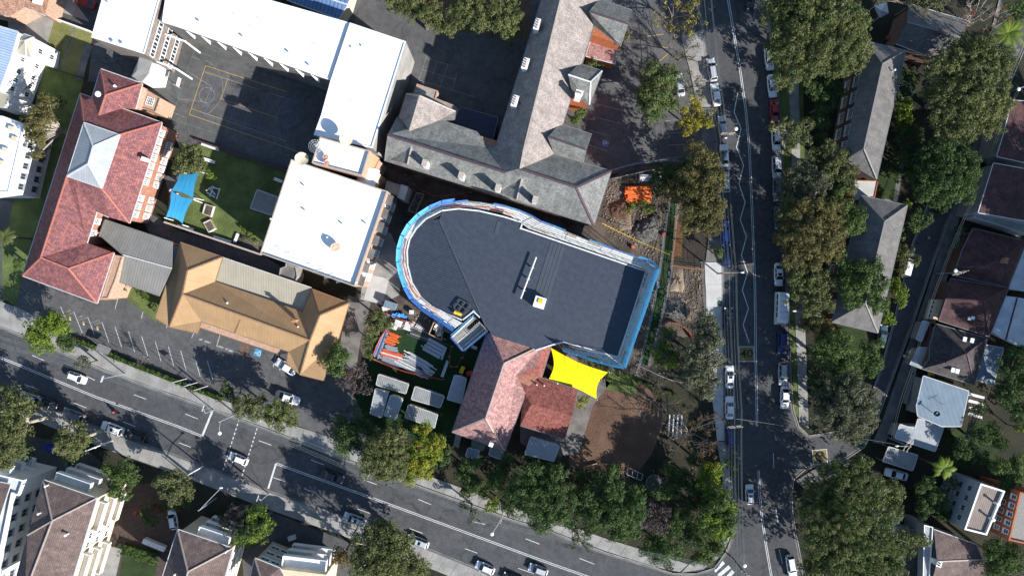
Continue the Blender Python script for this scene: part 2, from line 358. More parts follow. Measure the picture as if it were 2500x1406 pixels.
def wheelchair(parent, px, py, s, ang, z, m):
    mb = MB(); c = Vector(P(px, py)[:2]); ca, sa = math.cos(rad(ang)), math.sin(rad(ang))
    def T(x, y): return Vector((c.x+(x*ca-y*sa)*s, c.y+(x*sa+y*ca)*s, z))
    def st(a, b, w_):
        d = (b-a).normalized(); n = Vector((-d.y, d.x, 0))*w_*s/2; mb.face([a+n, a-n, b-n, b+n])
    pts = [(math.cos(t)*.3-.05, math.sin(t)*.3-.22) for t in [rad(x) for x in range(100, 341, 20)]]
    for i in range(len(pts)-1): st(T(*pts[i]), T(*pts[i+1]), .09)
    st(T(-.1, .3), T(-.06, -.1), .1); st(T(-.06, -.12), T(.2, -.12), .1); st(T(.2, -.1), T(.32, -.4), .1); st(T(-.08, .1), T(.15, .1), .08)
    mb.face([T(-.1+math.cos(t)*.09, .42+math.sin(t)*.09) for t in [2*math.pi*k/8 for k in range(8)]])
    return mb.build('wheelchair_symbol', m, parent)
# ---------------- buildings ----------------
def uvface(me, fi, verts):
    pass
def roof(parent, faces, m, name='roof', cap=None, gut=gut_grey, thick=.22, updir=None, raised=.0, capw=.26, gw=.14):
    key = {}; V = []; F = []; K = []
    for f in faces:
        pts = [P(*p) for p in f]; n = len(pts)
        A = sum(pts[i][0]*pts[(i+1) % n][1]-pts[(i+1) % n][0]*pts[i][1] for i in range(n))
        g = list(f) if A > 0 else list(f)[::-1]; idx = []
        for p in g:
            k = (round(p[0]), round(p[1]), round(p[2], 1))
            if k not in key: key[k] = len(V); V.append(Vector(P(*p)))
            idx.append(key[k])
        F.append(idx)
    o0 = wloc(parent) if parent else V[0].copy()
    mb = MB(); mb.add(V, F)
    nr = []
    uvs = []
    for idx in F:
        nn = Vector((0, 0, 0)); c = V[idx[0]]
        for i in range(1, len(idx)-1): nn += (V[idx[i]]-c).cross(V[idx[i+1]]-c)
        nn.normalize(); nr.append(nn)
        if updir is not None: vdir = (Vector((updir[0], updir[1], 0))).normalized(); u = vdir.cross(nn).normalized(); vdir = nn.cross(u)
        elif nn.z > .998: vdir = Vector((0, 1, 0)); u = Vector((1, 0, 0))
        else: u = Vector((0, 0, 1)).cross(nn).normalized(); vdir = nn.cross(u)
        uvs.append([(V[i].dot(u), V[i].dot(vdir)) for i in idx])
    edges = {}
    for fi, idx in enumerate(F):
        for i in range(len(idx)):
            e = (idx[i], idx[(i+1) % len(idx)]); edges.setdefault(tuple(sorted(e)), []).append((fi, e))
    nf = len(F); gutters = []; caps = []
    for k, l in edges.items():
        if len(l) == 1:
            a, b = V[l[0][1][0]], V[l[0][1][1]]; dz = Vector((0, 0, thick))
            mb.face([a, a-dz, b-dz, b]); gutters.append((a, b))
        elif len(l) == 2 and cap is not None:
            fi, e = l[0]; fj = l[1][0]
            cen = sum((V[i] for i in F[fj]), Vector())/len(F[fj])
            if nr[fi].dot(cen-V[e[0]]) < -.02: caps.append((V[e[0]], V[e[1]]))
    me = mb.mesh(name, [m], o0); uvl = me.uv_layers.new(name='UVMap')
    for fi in range(nf):
        p = me.polygons[fi]
        for li, uv in zip(p.loop_indices, uvs[fi]): uvl.data[li].uv = uv
    ro = link(name, me, parent, None, o0)
    for a, b in caps:
        c = MB(); c.bar(a+Vector((0, 0, .05)), b+Vector((0, 0, .05)), capw, .12); c.build('ridge_cap', cap, ro if parent is None else parent)
    if gut is not None:
        for a, b in gutters:
            if abs(a.z-b.z) > .6: continue
            d = (b-a); 
            if d.length < .6: continue
            d.normalize(); n = Vector((d.y, -d.x, 0))*(gw/2+.004); c = MB(); c.bar(a+n-Vector((0, 0, .06)), b+n-Vector((0, 0, .06)), gw, .12); c.build('gutter', gut, ro if parent is None else parent)
    return ro
def walls(parent, pts, h, m, ins=.5, name='wall', z0=0, drop=.02):
    q = inset(ppoly(pts, h), ins); mb = MB(); mb.prism([(a, b) for a, b in q], z0, h-drop); mb.build(name, m, parent); return q
def flatroof(parent, pts, h, mw, mr, par=.35, th=.3, capm=None, updir=None, name='roof'):
    out = [Vector((*p, 0)) for p in ppoly(pts, h)]; n = len(out)
    A = sum(out[i].x*out[(i+1) % n].y-out[(i+1) % n].x*out[i].y for i in range(n))
    if A < 0: out = out[::-1]
    inn = [Vector((*p, 0)) for p in inset([(p.x, p.y) for p in out], th)]
    mb = MB()
    for i in range(n):
        j = (i+1) % n; mb.face([(out[i].x, out[i].y, 0), (out[j].x, out[j].y, 0), (out[j].x, out[j].y, h), (out[i].x, out[i].y, h)])
    mb.build('wall', mw, parent)
    if par > 0:
        c = MB()
        for i in range(n):
            j = (i+1) % n; z1 = h+.05
            c.face([(out[i].x, out[i].y, z1), (out[j].x, out[j].y, z1), (inn[j].x, inn[j].y, z1), (inn[i].x, inn[i].y, z1)])
            c.face([(inn[i].x, inn[i].y, z1), (inn[j].x, inn[j].y, z1), (inn[j].x, inn[j].y, h-par-.1), (inn[i].x, inn[i].y, h-par-.1)])
            c.face([(out[i].x, out[i].y, h-.02), (out[j].x, out[j].y, h-.02), (out[j].x, out[j].y, z1), (out[i].x, out[i].y, z1)])
        c.build('parapet', capm or mw, parent)
    z = h-par; me = MB(); me.face([(p.x, p.y, z) for p in (inn if par > 0 else out)])
    o0 = wloc(parent); mm = me.mesh(name, [mr], o0); uvl = mm.uv_layers.new(name='UVMap')
    ud = Vector(updir).normalized() if updir else Vector((0, 1)); 
    for li, v in enumerate(me.v): uvl.data[li].uv = (v[0]*ud.y-v[1]*ud.x, v[0]*ud.x+v[1]*ud.y)
    return link(name, mm, parent, None, o0)
WINM = {}
def winmesh(wd, ht, nx, ny, fm, gm, bars=.07):
    k = (wd, ht, nx, ny, fm.name, gm.name)
    if k not in WINM:
        f = MB()
        for x in (-wd/2+.06, wd/2-.06): f.box((x, .03, 0), (.12, .1, ht))
        for z in (-ht/2+.06, ht/2-.06): f.box((0, .03, z), (wd-.24, .1, .12))
        for i in range(1, nx): f.box((-wd/2+wd*i/nx, .03, 0), (bars, .06, ht-.24))
        for j in range(1, ny): f.box((0, .034, -ht/2+ht*j/ny), (wd-.24, .05, bars))
        g = MB(); g.box((0, .01, 0), (wd-.2, .03, ht-.2)); s = MB(); s.box((0, .12, -ht/2-.06), (wd+.2, .26, .1))
        WINM[k] = (f.mesh('window', [fm]), g.mesh('pane', [gm]), s.mesh('sill', [fm]))
    return WINM[k]
def windows(parent, a, b, zs, n, wd=1.4, ht=1.6, nx=2, ny=2, fm=white, gm=glass, m0=1.2, m1=1.2, sill=True, skip=()):
    """a row of windows on the wall from a to b (world xy), outward side to the right of a->b; zs = centre heights"""
    a = Vector(a[:2]); b = Vector(b[:2]); d = b-a; L_ = d.length; d.normalize(); n_out = Vector((d.y, -d.x)); ang = math.atan2(-n_out.x, n_out.y)
    fme, gme, sme = winmesh(wd, ht, nx, ny, fm, gm); c = 0
    for z in zs:
        for i in range(n):
            c += 1
            if c in skip: continue
            t = m0+(L_-m0-m1)*((i+.5)/n); p = a+d*t+n_out*.004
            wo = link('window', fme, parent, None, (p.x, p.y, z), ang)
            g = bpy.data.objects.new('pane', gme); COL.objects.link(g); g.parent = wo
            if sill: s = bpy.data.objects.new('sill', sme); COL.objects.link(s); s.parent = wo
def edge_out(q, i):
    """edge i of polygon q ordered so that the outside is on the right"""
    n = len(q); A = sum(q[k][0]*q[(k+1) % n][1]-q[(k+1) % n][0]*q[k][1] for k in range(n))
    a, b = q[i], q[(i+1) % n]; return (a, b) if A > 0 else (b, a)
def bld(name, px, py, label, cat='building', group=None): return thing(name, P(px, py), label, cat, group)
def chimney(parent, px, py, h, top, w_=1.0, d_=1.0, ang=-20, m=white, pots=3, potm=None, capm=None):
    """a chimney stack; px,py at its top height"""
    x, y, _ = P(px, py, top); mb = MB(); r = rad(ang)
    mb.box((x, y, (h+top)/2), (w_, d_, top-h), r); o = mb.build('chimney', m, parent)
    c = MB(); c.box((x, y, top+.06), (w_+.2, d_+.2, .14), r); c.build('chimney_cap', capm or m, o)
    for i in range(pots):
        t = (i-(pots-1)/2)*(max(w_, d_)/max(pots, 1))*.95; dx, dy = (t, 0) if w_ > d_ else (0, t)
        X = x+dx*math.cos(r)-dy*math.sin(r); Y = y+dx*math.sin(r)+dy*math.cos(r)
        p = MB(); p.tube([(X, Y, top+.1), (X, Y, top+.5)], [.16, .13], 8); p.build('chimney_pot', potm or brick, o)
    return o
# ---------------- ground, yards, roads ----------------
g = MB(); g.face([(-1500, -1500, 0), (1500, -1500, 0), (1500, 1500, 0), (-1500, 1500, 0)]); go = g.build('ground', ground_m); go['kind'] = 'structure'
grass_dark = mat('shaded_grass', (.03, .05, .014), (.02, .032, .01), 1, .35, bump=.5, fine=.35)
flat('yard_top_left', [(120, -60), (262, -60), (222, 84), (112, 38)], 1, asphalt)
flat('concrete_pad', [(18, 15), (135, 46), (102, 158), (60, 150), (20, 70)], 2, concrete)
flat('concrete_wedge', [(118, -10), (170, -10), (218, 54), (150, 30), (112, 28)], 2, concrete)
flat('grass_plot', [(132, 50), (228, 82), (204, 192), (102, 158)], 3, grass_dry)
flat('garden_path', [(181, 64), (186, 66), (153, 166), (148, 164)], 4, concrete_dark)
flat('side_lawn', [(102, 159), (206, 192), (120, 470), (62, 700), (-30, 760), (-30, 480), (60, 420)], 1, grass)
flat('side_path', [(205, 110), (226, 112), (200, 196), (184, 196)], 4, concrete_dark)
flat('side_driveway', [(-40, 462), (36, 478), (18, 560), (-40, 700)], 2, asphalt)
flat('side_lane', [(-60, 600), (8, 600), (12, 700), (0, 760), (-60, 790)], 3, asphalt)
court = flat('playground_court', [(225, 110), (400, 40), (850, 190), (770, 440), (640, 420), (432, 345), (392, 330), (392, 262), (330, 200), (215, 200)], 1, asphalt_yard)
flat('court_edge_strip', [(440, 430), (640, 470), (640, 630), (400, 545), (420, 500), (400, 430)], 2, asphalt_yard)
flat('lower_yard_strip', [(330, 500), (440, 565), (640, 622), (700, 660), (640, 760), (400, 640)], 1, asphalt_yard)
flat('playground_lawn', [(480, 350), (700, 420), (642, 612), (412, 545), (470, 430)], 3, grass)
flat('garden_bed', [(582, 570), (643, 590), (634, 612), (572, 592)], 4, soil)
flat('play_softfall', [(560, 270), (600, 280), (560, 420), (520, 410)], 2, asphalt_yard)
ney = flat('school_yard', [(835, -60), (1345, -60), (1240, 340), (940, 300), (900, 330), (860, 120)], 1, asphalt_yard)
flat('planted_bank', [(960, -40), (1300, -40), (1290, 100), (1060, 70), (970, 18)], 2, mulch)
nec = flat('north_car_park', [(1462, -60), (1700, -60), (1746, 340), (1692, 396), (1500, 424), (1340, 420), (1390, 200)], 1, asphalt_yard)
flat('site_soil', [(890, 380), (960, 360), (1480, 440), (1560, 400), (1690, 395), (1650, 560), (1640, 640), (1766, 640), (1768, 800), (1640, 830), (1560, 930), (1200, 830), (1090, 830), (900, 900), (850, 780), (900, 600)], 2, soil)
flat('concrete_apron', [(892, 600), (950, 560), (985, 640), (975, 720), (935, 740), (880, 735)], 3, concrete)
flat('site_concrete_slab', [(905, 672), (950, 680), (934, 745), (888, 730)], 4, concrete_new)
flat('side_track', [(850, 720), (905, 740), (880, 830), (870, 900), (820, 905)], 3, concrete_dark)
flat('site_turf', [(918, 800), (1190, 820), (1112, 1050), (1088, 1112), (1040, 1085), (890, 1020), (862, 960)], 4, turf)
flat('brown_yard', [(1432, 900), (1560, 935), (1600, 960), (1620, 1040), (1590, 1110), (1550, 1160), (1470, 1150), (1390, 1140), (1385, 1060)], 4, mulch)
flat('green_yard', [(1475, 905), (1560, 918), (1552, 965), (1480, 950)], 5, grass)
flat('yard_path', [(1372, 850), (1490, 935), (1450, 985), (1412, 1105), (1330, 1120), (1270, 1080), (1270, 1030), (1400, 950)], 5, concrete_dark)
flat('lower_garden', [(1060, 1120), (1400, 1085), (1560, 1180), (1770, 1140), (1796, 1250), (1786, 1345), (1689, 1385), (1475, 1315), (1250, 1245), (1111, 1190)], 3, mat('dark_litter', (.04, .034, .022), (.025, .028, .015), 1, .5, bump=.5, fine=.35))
cp = flat('front_car_park', [(45, 690), (60, 672), (240, 735), (300, 720), (412, 790), (500, 780), (800, 900), (905, 960), (900, 1110), (800, 1065), (540, 972), (190, 834), (40, 752)], 2, asphalt_yard)
flat('planted_strip', [(285, 690), (402, 722), (384, 788), (296, 720)], 4, grass)
flat('corner_grass', [(5, 560), (66, 590), (52, 690), (40, 750), (5, 725)], 5, grass)
flat('brick_driveway', [(255, 1180), (440, 1180), (440, 1300), (370, 1500), (180, 1500), (240, 1260)], 2, mat('dark_brick_paving', (.075, .05, .042), (.05, .036, .03), .95, 1.5, fine=.3))
flat('drive_slab', [(225, 1320), (298, 1340), (280, 1420), (205, 1420)], 3, concrete)
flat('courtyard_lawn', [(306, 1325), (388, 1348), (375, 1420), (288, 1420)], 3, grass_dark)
flat('rear_driveway', [(640, 1240), (870, 1330), (850, 1500), (600, 1500), (590, 1330)], 2, asphalt)
flat('flats_forecourt', [(40, 1060), (200, 1085), (250, 1130), (240, 1230), (90, 1200), (0, 1120)], 2, asphalt)
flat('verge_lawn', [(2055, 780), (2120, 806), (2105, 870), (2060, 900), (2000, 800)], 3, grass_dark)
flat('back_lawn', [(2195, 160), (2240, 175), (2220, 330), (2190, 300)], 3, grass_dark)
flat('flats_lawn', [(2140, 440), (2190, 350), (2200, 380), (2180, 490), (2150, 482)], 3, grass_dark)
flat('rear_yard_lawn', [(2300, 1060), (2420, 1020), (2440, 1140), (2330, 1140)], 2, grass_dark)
flat('rear_lane', [(2150, 440), (2210, 380), (2190, 500), (2160, 490)], 2, concrete_dark)

NK = [(-260, 695), (0, 797), (128, 849), (250, 902), (400, 957), (523, 1000), (700, 1066), (894, 1140), (1111, 1218), (1250, 1268), (1350, 1299), (1475, 1347), (1640, 1398)]
SK = [(-260, 868), (0, 948), (200, 1030), (300, 1068), (400, 1103), (500, 1140), (647, 1197), (839, 1265), (950, 1307), (1059, 1347), (1152, 1385), (1205, 1410)]
road = flat('main_road', NK+[(1700, 1415), (1950, 1450), (2400, 1640), (1800, 1660)]+[(1205, 1410)]+SK[::-1][1:], 8, asphalt)
WK = [(1682, -120), (1700, 0), (1712, 60), (1722, 130), (1733, 200), (1745, 300), (1752, 400), (1757, 500), (1762, 600), (1764, 730), (1768, 960), (1771, 1075), (1785, 1160), (1792, 1250), (1788, 1310), (1771, 1350), (1744, 1386), (1700, 1400), (1640, 1399)]
EK = [(1848, -120), (1868, 0), (1886, 120), (1900, 230), (1908, 340), (1914, 500), (1919, 640), (1926, 782), (1930, 920), (1936, 1000), (1949, 1040), (1974, 1064)]
EK2 = [(1974, 1064), (2050, 1052), (2110, 1010), (2150, 900), (2185, 770), (2225, 600), (2290, 430), (2360, 240), (2420, 80), (2460, -80)]
EK3 = [(2560, -80), (2500, 120), (2400, 360), (2312, 545), (2256, 705), (2223, 803), (2188, 895), (2139, 1028), (2110, 1090), (2062, 1121), (1990, 1136), (1963, 1146), (1938, 1168), (1932, 1200), (1934, 1250), (1944, 1310), (1957, 1377), (1975, 1440), (1990, 1500)]
side = flat('side_road', WK+[(1640, 1500), (1990, 1500)]+EK3[::-1][1:]+EK2[::-1][1:-1] + EK[::-1], 10, asphalt_old)

def footpath(name, A, B, m, spacing=2.6, z=.13, label=None):
    """slabs with recessed joints between two kerb-side lines (pixels)"""
    a = [P(*p)[:2] for p in A]; b = [P(*p)[:2] for p in B]
    La = sum((Vector(a[i+1])-Vector(a[i])).length for i in range(len(a)-1)); n = max(1, int(La/spacing))
    qa = resample_n(a, n); qb = resample_n(b, n)
    base = MB()
    for i in range(n):
        base.face([(*qa[i], z-.035), (*qa[i+1], z-.035), (*qb[i+1], z-.035), (*qb[i], z-.035)])
    o = base.build(name, concrete_dark); o['kind'] = 'structure'
    if label: o['label'] = label
    for i in range(n):
        c = MB(); p = [qa[i], qa[i+1], qb[i+1], qb[i]]
        q = inset([(v.x, v.y) for v in p], .025); dz = R.uniform(-.006, .006)
        c.prism(q, z-.06, z+dz); c.build('slab', m, o)
    return o
def kerb(line, m=concrete, side=1, wd=.16, z=.15):
    mb = MB(); q = [Vector(P(*p)[:2]) for p in line]; L_ = []; R_ = []
    for i, p in enumerate(q):
        d = (q[min(i+1, len(q)-1)]-q[max(i-1, 0)]).normalized(); n = Vector((-d.y, d.x))*side; L_.append(p); R_.append(p+n*wd)
    for i in range(len(q)-1):
        mb.face([(*L_[i], z), (*R_[i], z), (*R_[i+1], z), (*L_[i+1], z)]); mb.face([(*L_[i], 0), (*L_[i], z), (*L_[i+1], z), (*L_[i+1], 0)])
    o = mb.build('kerb', m); o['kind'] = 'structure'
    g_ = MB()
    for i in range(len(q)-1):
        d = (q[i+1]-q[i]).normalized(); n = Vector((-d.y, d.x))*side*-.42
        g_.face([(*q[i], .046), (*q[i+1], .046), (*(q[i+1]+n), .046), (*(q[i]+n), .046)])
    g2 = g_.build('gutter_strip', concrete_dark); g2['kind'] = 'structure'
kerb(NK, side=1); kerb(SK, side=-1); kerb(WK, side=-1); kerb(EK, side=1); kerb(EK2, side=1); kerb(EK3, side=1)
def off(L_, dx, dy): return [(a+dx, b+dy) for a, b in L_]
# main-road northern footpath: from hedge line to kerb
footpath('footpath_north', [(-60, 712), (60, 757), (128, 796), (190, 832), (260, 862), (400, 917), (540, 974), (700, 1032), (800, 1064), (900, 1108), (1111, 1184), (1250, 1238), (1350, 1266), (1475, 1312), (1600, 1350), (1680, 1376)],
         off([(-60, 773), (60, 820), (128, 848), (190, 875), (260, 905), (400, 956), (523, 999), (700, 1064), (800, 1103), (894, 1138), (1111, 1216), (1250, 1266), (1350, 1297), (1475, 1345), (1600, 1385), (1660, 1397)], 0, -2), concrete)
footpath('footpath_south', off([(-60, 925), (0, 948), (200, 1030), (300, 1068), (400, 1103), (500, 1140), (647, 1197), (839, 1265), (950, 1307), (1059, 1347), (1152, 1385), (1205, 1408)], 0, 2),
         off([(-60, 925), (0, 948), (200, 1030), (300, 1068), (400, 1103), (500, 1140), (647, 1197), (839, 1265), (950, 1307), (1059, 1347), (1152, 1385), (1195, 1404)], -12, 38), concrete)
footpath('footpath_site', [(1720, 640), (1724, 760), (1728, 900), (1742, 1000), (1750, 1075)], [(1762, 640), (1762, 760), (1765, 900), (1766, 1000), (1769, 1075)], concrete_new, 4.2)
footpath('footpath_upper', [(1662, 90), (1678, 150), (1690, 200), (1702, 262)], [(1714, 75), (1722, 135), (1731, 200), (1738, 262)], concrete, 5)
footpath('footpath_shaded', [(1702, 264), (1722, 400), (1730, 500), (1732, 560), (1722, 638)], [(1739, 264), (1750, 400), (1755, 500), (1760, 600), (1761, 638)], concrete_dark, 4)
footpath('footpath_lower', [(1750, 1077), (1766, 1180), (1772, 1300)], [(1769, 1077), (1783, 1160), (1787, 1300)], concrete, 3)
footpath('footpath_corner', [(1765, 1302), (1740, 1350), (1682, 1376)], [(1785, 1310), (1742, 1384), (1662, 1397)], concrete, 3)
flat('east_verge', [(1872, 30), (1925, 120), (1960, 200), (1965, 420), (1955, 700), (1970, 900), (1962, 1040), (1938, 1003), (1922, 640), (1904, 230)], 20, grass)
footpath('footpath_east', [(1918, 120), (1925, 210), (1930, 320), (1933, 430), (1935, 560), (1938, 700), (1942, 820), (1947, 930), (1950, 1030)],
         [(1944, 120), (1950, 210), (1952, 320), (1954, 430), (1956, 560), (1960, 700), (1966, 820), (1970, 930), (1974, 1045)], concrete, 4.5, z=.15)
footpath('footpath_lane', [(2460, 120), (2330, 480), (2270, 690), (2200, 890), (2152, 1030), (2130, 1080)], [(2490, 120), (2356, 480), (2300, 690), (2226, 895), (2180, 1030), (2160, 1085)], concrete_dark, 6)
footpath('footpath_junction', [(2062, 1123), (1990, 1140), (1966, 1150), (1942, 1172)], [(2100, 1150), (2000, 1172), (1980, 1180), (1962, 1190)], concrete_dark, 4)
# road markings (each a painted sheet 4 mm above its road)
def dbl(pts, m=paint, gap=.16, wd=.12, z=.038, par=road):
    q = [Vector((a, b)) for a, b in pts]
    for s in (-1, 1):
        o_ = []
        for i, p in enumerate(q):
            d = (q[min(i+1, len(q)-1)]-q[max(i-1, 0)]).normalized(); n = Vector((-d.y, d.x))*gap*SC*s; o_.append(tuple(p+n))
        line_mark(par, o_, wd, m, z)
dbl([(-60, 848), (0, 872), (235, 969), (433, 1040), (492, 1064)])
line_mark(road, [(494, 1064), (519, 1002)], .42, paint, .042)
line_mark(road, [(674, 1131), (655, 1192)], .36, paint, .042)
dbl([(674, 1131), (900, 1212), (1350, 1377), (1450, 1412)])
def dashes(pts, wd=.12, m=paint, z=.038, par=road):
    for a, b in pts: line_mark(par, [a, b], wd, m, z, 'lane_dash')
dashes([((79, 867), (108, 880)), ((203, 914), (232, 928)), ((327, 963), (357, 974)), ((453, 1010), (483, 1022)), ((60, 938), (90, 949)), ((180, 983), (211, 995)), ((301, 1029), (331, 1041)), ((437, 1080), (466, 1091)),
        ((632, 1075), (663, 1086)), ((760, 1122), (791, 1134)), ((743, 1192), (774, 1204)), ((668, 1165), (699, 1176)), ((872, 1241), (903, 1252)), ((1021, 1218), (1053, 1231)), ((889, 1171), (920, 1182)), ((1000, 1289), (1032, 1301)),
        ((1153, 1272), (1185, 1279)), ((1135, 1338), (1165, 1349)), ((1283, 1314), (1317, 1327)), ((1265, 1386), (1300, 1398)), ((1415, 1362), (1451, 1376)), ((1555, 1412), (1590, 1424))])
for A, B in (((584, 1023), (543, 1152)), ((628, 1045), (590, 1165))):
    for i in range(12): t = i/12.; u = t+.045; line_mark(road, [(A[0]+(B[0]-A[0])*t, A[1]+(B[1]-A[1])*t), (A[0]+(B[0]-A[0])*u, A[1]+(B[1]-A[1])*u)], .2, paint, .038, 'crossing_dash')
dbl([(1771, -60), (1778, 4), (1806, 166), (1821, 271), (1829, 360), (1834, 470), (1838, 570), (1843, 700), (1845, 885), (1847, 960), (1848, 1040)], par=side, z=.046)
dbl([(1852, 1148), (1854, 1200), (1859, 1253), (1870, 1330), (1883, 1406), (1892, 1460)], par=side, z=.046)
line_mark(side, [(1801, 228), (1792, 274), (1809, 315), (1798, 360), (1815, 404), (1804, 449), (1819, 494), (1807, 536), (1822, 578), (1810, 623), (1825, 665), (1812, 708), (1827, 753), (1814, 793), (1829, 836)], .17, paint, .046, 'zigzag_line')
dashes([((1888, 1106), (1889, 1143)), ((1894, 1239), (1899, 1274)), ((1902, 1340), (1910, 1375))], z=.046, par=side)
def sq40(pts, tx, ty, size, ang):
    m = MB(); q = [(*P(*p)[:2], .044) for p in pts]; m.face(q); o = m.build('speed_patch', paint_mustard, side)
    line_mark(side, pts+[pts[0]], .12, paint, .05, 'patch_border')
    text_mark(side, '40', tx, ty, size, ang, paint_blk, .049, 'number_40', 1.15)
sq40([(1804, 846), (1840, 846), (1841, 882), (1804, 882)], 1823, 864, 2.3, 0)
sq40([(1983, 1099), (2018, 1096), (2020, 1130), (1986, 1134)], 2002, 1115, 2.2, 92)
for a, b in (((1767, 1371), (1744, 1393)), ((1781, 1382), (1754, 1405)), ((1790, 1393), (1768, 1418))):
    line_mark(side, [a, b], .75, paint, .046, 'zebra_stripe')
# basketball / netball court
def cm(pts, m, wd=.07): line_mark(court, pts, wd, m, .0085, 'court_line')
def arc(cx, cy, rx, a0, a1, n=14): return [(cx+math.cos(rad(a))*rx, cy+math.sin(rad(a))*rx) for a in [a0+(a1-a0)*i/n for i in range(n+1)]]
cm([(474, 125), (835, 245), (800, 410), (418, 292), (474, 125)], paint_g)
cm([(502, 161), (462, 280), (770, 385)], paint_y, .09); cm([(502, 161), (700, 225)], paint_y, .09); cm([(499, 176), (690, 238)], paint_y); cm([(467, 266), (700, 345)], paint_y); cm([(555, 196), (540, 242), (680, 289)], paint_y)
cm([(528, 183), (500, 282)], paint_b); cm([(528, 183), (722, 250), (700, 322)], paint_b); cm([(497, 281), (672, 340)], paint_b); cm([(591, 205), (561, 300)], paint_b); cm([(655, 228), (625, 325)], paint_b); cm([(560, 289), (674, 327)], paint_b, .09); cm([(607, 265), (585, 335), (620, 348)], paint_b)
cm(arc(505, 233, 19, 0, 360, 20), paint_worn); cm(arc(470, 214, 74, -62, 62), paint_worn); cm([(458, 175), (516, 212), (502, 249), (435, 242)], paint_worn); cm([(470, 140), (488, 146)], paint_worn); cm([(424, 276), (450, 286)], paint_worn)
cm(arc(706, 289, 19, 0, 360, 20), paint_b); cm(arc(745, 300, 70, 110, 250), paint_b); cm([(692, 322), (720, 235)], paint_b)
for A in [[(1046, 125), (1022, 196), (1162, 238)], [(1040, 143), (1105, 162)], [(1030, 170), (1112, 195)], [(1066, 152), (1056, 184)], [(1094, 158), (1074, 212)], [(1116, 178), (1104, 222)]]: line_mark(ney, A, .07, paint_worn, .0085, 'yard_line')
# car parks
for a, b in (((148, 749), (164, 785)), ((180, 761), (201, 813)), ((214, 773), (231, 817)), ((249, 786), (266, 836)), ((281, 798), (297, 847)), ((314, 809), (329, 859)), ((346, 821), (361, 869)), ((379, 833), (393, 881)), ((411, 845), (424, 893)), ((441, 856), (455, 905)), ((474, 868), (489, 919)), ((506, 880), (520, 929)),
             ((287, 731), (281, 754)), ((353, 749), (345, 777)), ((537, 818), (529, 845)), ((409, 794), (406, 800)), ((474, 812), (468, 824)), ((674, 868), (667, 895)), ((712, 986), (716, 1000))):
    line_mark(cp, [a, b], .1, paint, .0125, 'bay_line')
pd = MB(); pd.face([(*P(*p)[:2], .0135) for p in ((624, 850), (640, 855), (635, 872), (619, 867))]); pd.build('disabled_bay_panel', paint_dis, cp); wheelchair(cp, 629, 861, 1.25, 72, .0175, paint)
pb = MB(); pb.face([(*P(*p)[:2], .0125) for p in ((588, 836), (611, 844), (603, 872), (579, 864))]); pb.build('brick_paving', brick_brown, cp)
text_mark(cp, 'DP', 490, 829, .5, -16, paint, .013); text_mark(cp, 'ONLY', 507, 835, .5, -16, paint, .013)
for t, x, y in (('OPEN', 538, 847), ('VS', 553, 852), ('SERVICE', 568, 858)): text_mark(cp, t, x, y, .48, -16, paint, .013)
for i, (x, y) in enumerate(((166, 761), (199, 773), (233, 785))):
    text_mark(cp, ('STAFF', 'SAFETY', 'VISITOR')[i], x, y, .5, 19, paint_worn, .013); text_mark(cp, 'NO TRUCKS', x+1, y+6.5, .42, 19, paint_worn, .013)
    q = MB(); q.face([(*P(*p)[:2], .0128) for p in ((x+2, y+12), (x+7.5, y+12), (x+7, y+17), (x+2.5, y+17))]); q.build('yellow_bay_mark', paint_y, cp)
    q = MB(); q.face([(*P(*p)[:2], .0128) for p in ((x+3, y+17), (x+7, y+17), (x+8, y+21), (x+4.5, y+21.5))]); q.build('white_bay_mark', paint, cp)
for a, b in (((1485, 196), (1528, 212)), ((1470, 225), (1527, 242)), ((1460, 255), (1518, 270)), ((1452, 286), (1520, 304)), ((1438, 318), (1490, 333)), ((1437, 354), (1483, 370)), ((1518, 243), (1521, 253)), ((1628, 265), (1660, 262)), ((1625, 296), (1660, 293)), ((1630, 326), (1675, 324)), ((1630, 355), (1672, 353)), ((1632, 386), (1670, 384))):
    line_mark(nec, [a, b], .1, paint_worn, .0085, 'bay_line')
for a, b in (((1565, 92), (1620, 84)), ((1600, 112), (1630, 118)), ((1610, 150), (1632, 131))): line_mark(nec, [a, b], .1, paint_y, .0085, 'yellow_line')
pd = MB(); pd.face([(*P(*p)[:2], .0095) for p in ((1473, 341), (1489, 346), (1484, 360), (1469, 356))]); pd.build('disabled_bay_panel', paint_b, nec); wheelchair(nec, 1479, 350, 1.15, -105, .0135, paint)
# rectangular patches where the road has been dug up and resealed
for pts in ([(1330, 1305), (1480, 1360), (1476, 1372), (1335, 1318)], [(1185, 1248), (1280, 1284), (1276, 1296), (1180, 1262)], [(640, 1058), (720, 1090), (716, 1100), (636, 1068)]):
    m_ = MB(); m_.face([(*P(*p)[:2], .0375) for p in pts]); m_.build('road_patch', asphalt_old, road)
for px, py in ((420, 930), (286, 985), (1130, 1236), (1340, 1335)):
    m_ = MB(); x, y, _ = P(px, py); m_.tube([(x, y, .03), (x, y, .042)], .3, 14); m_.build('manhole_cover', steel_dark, road)
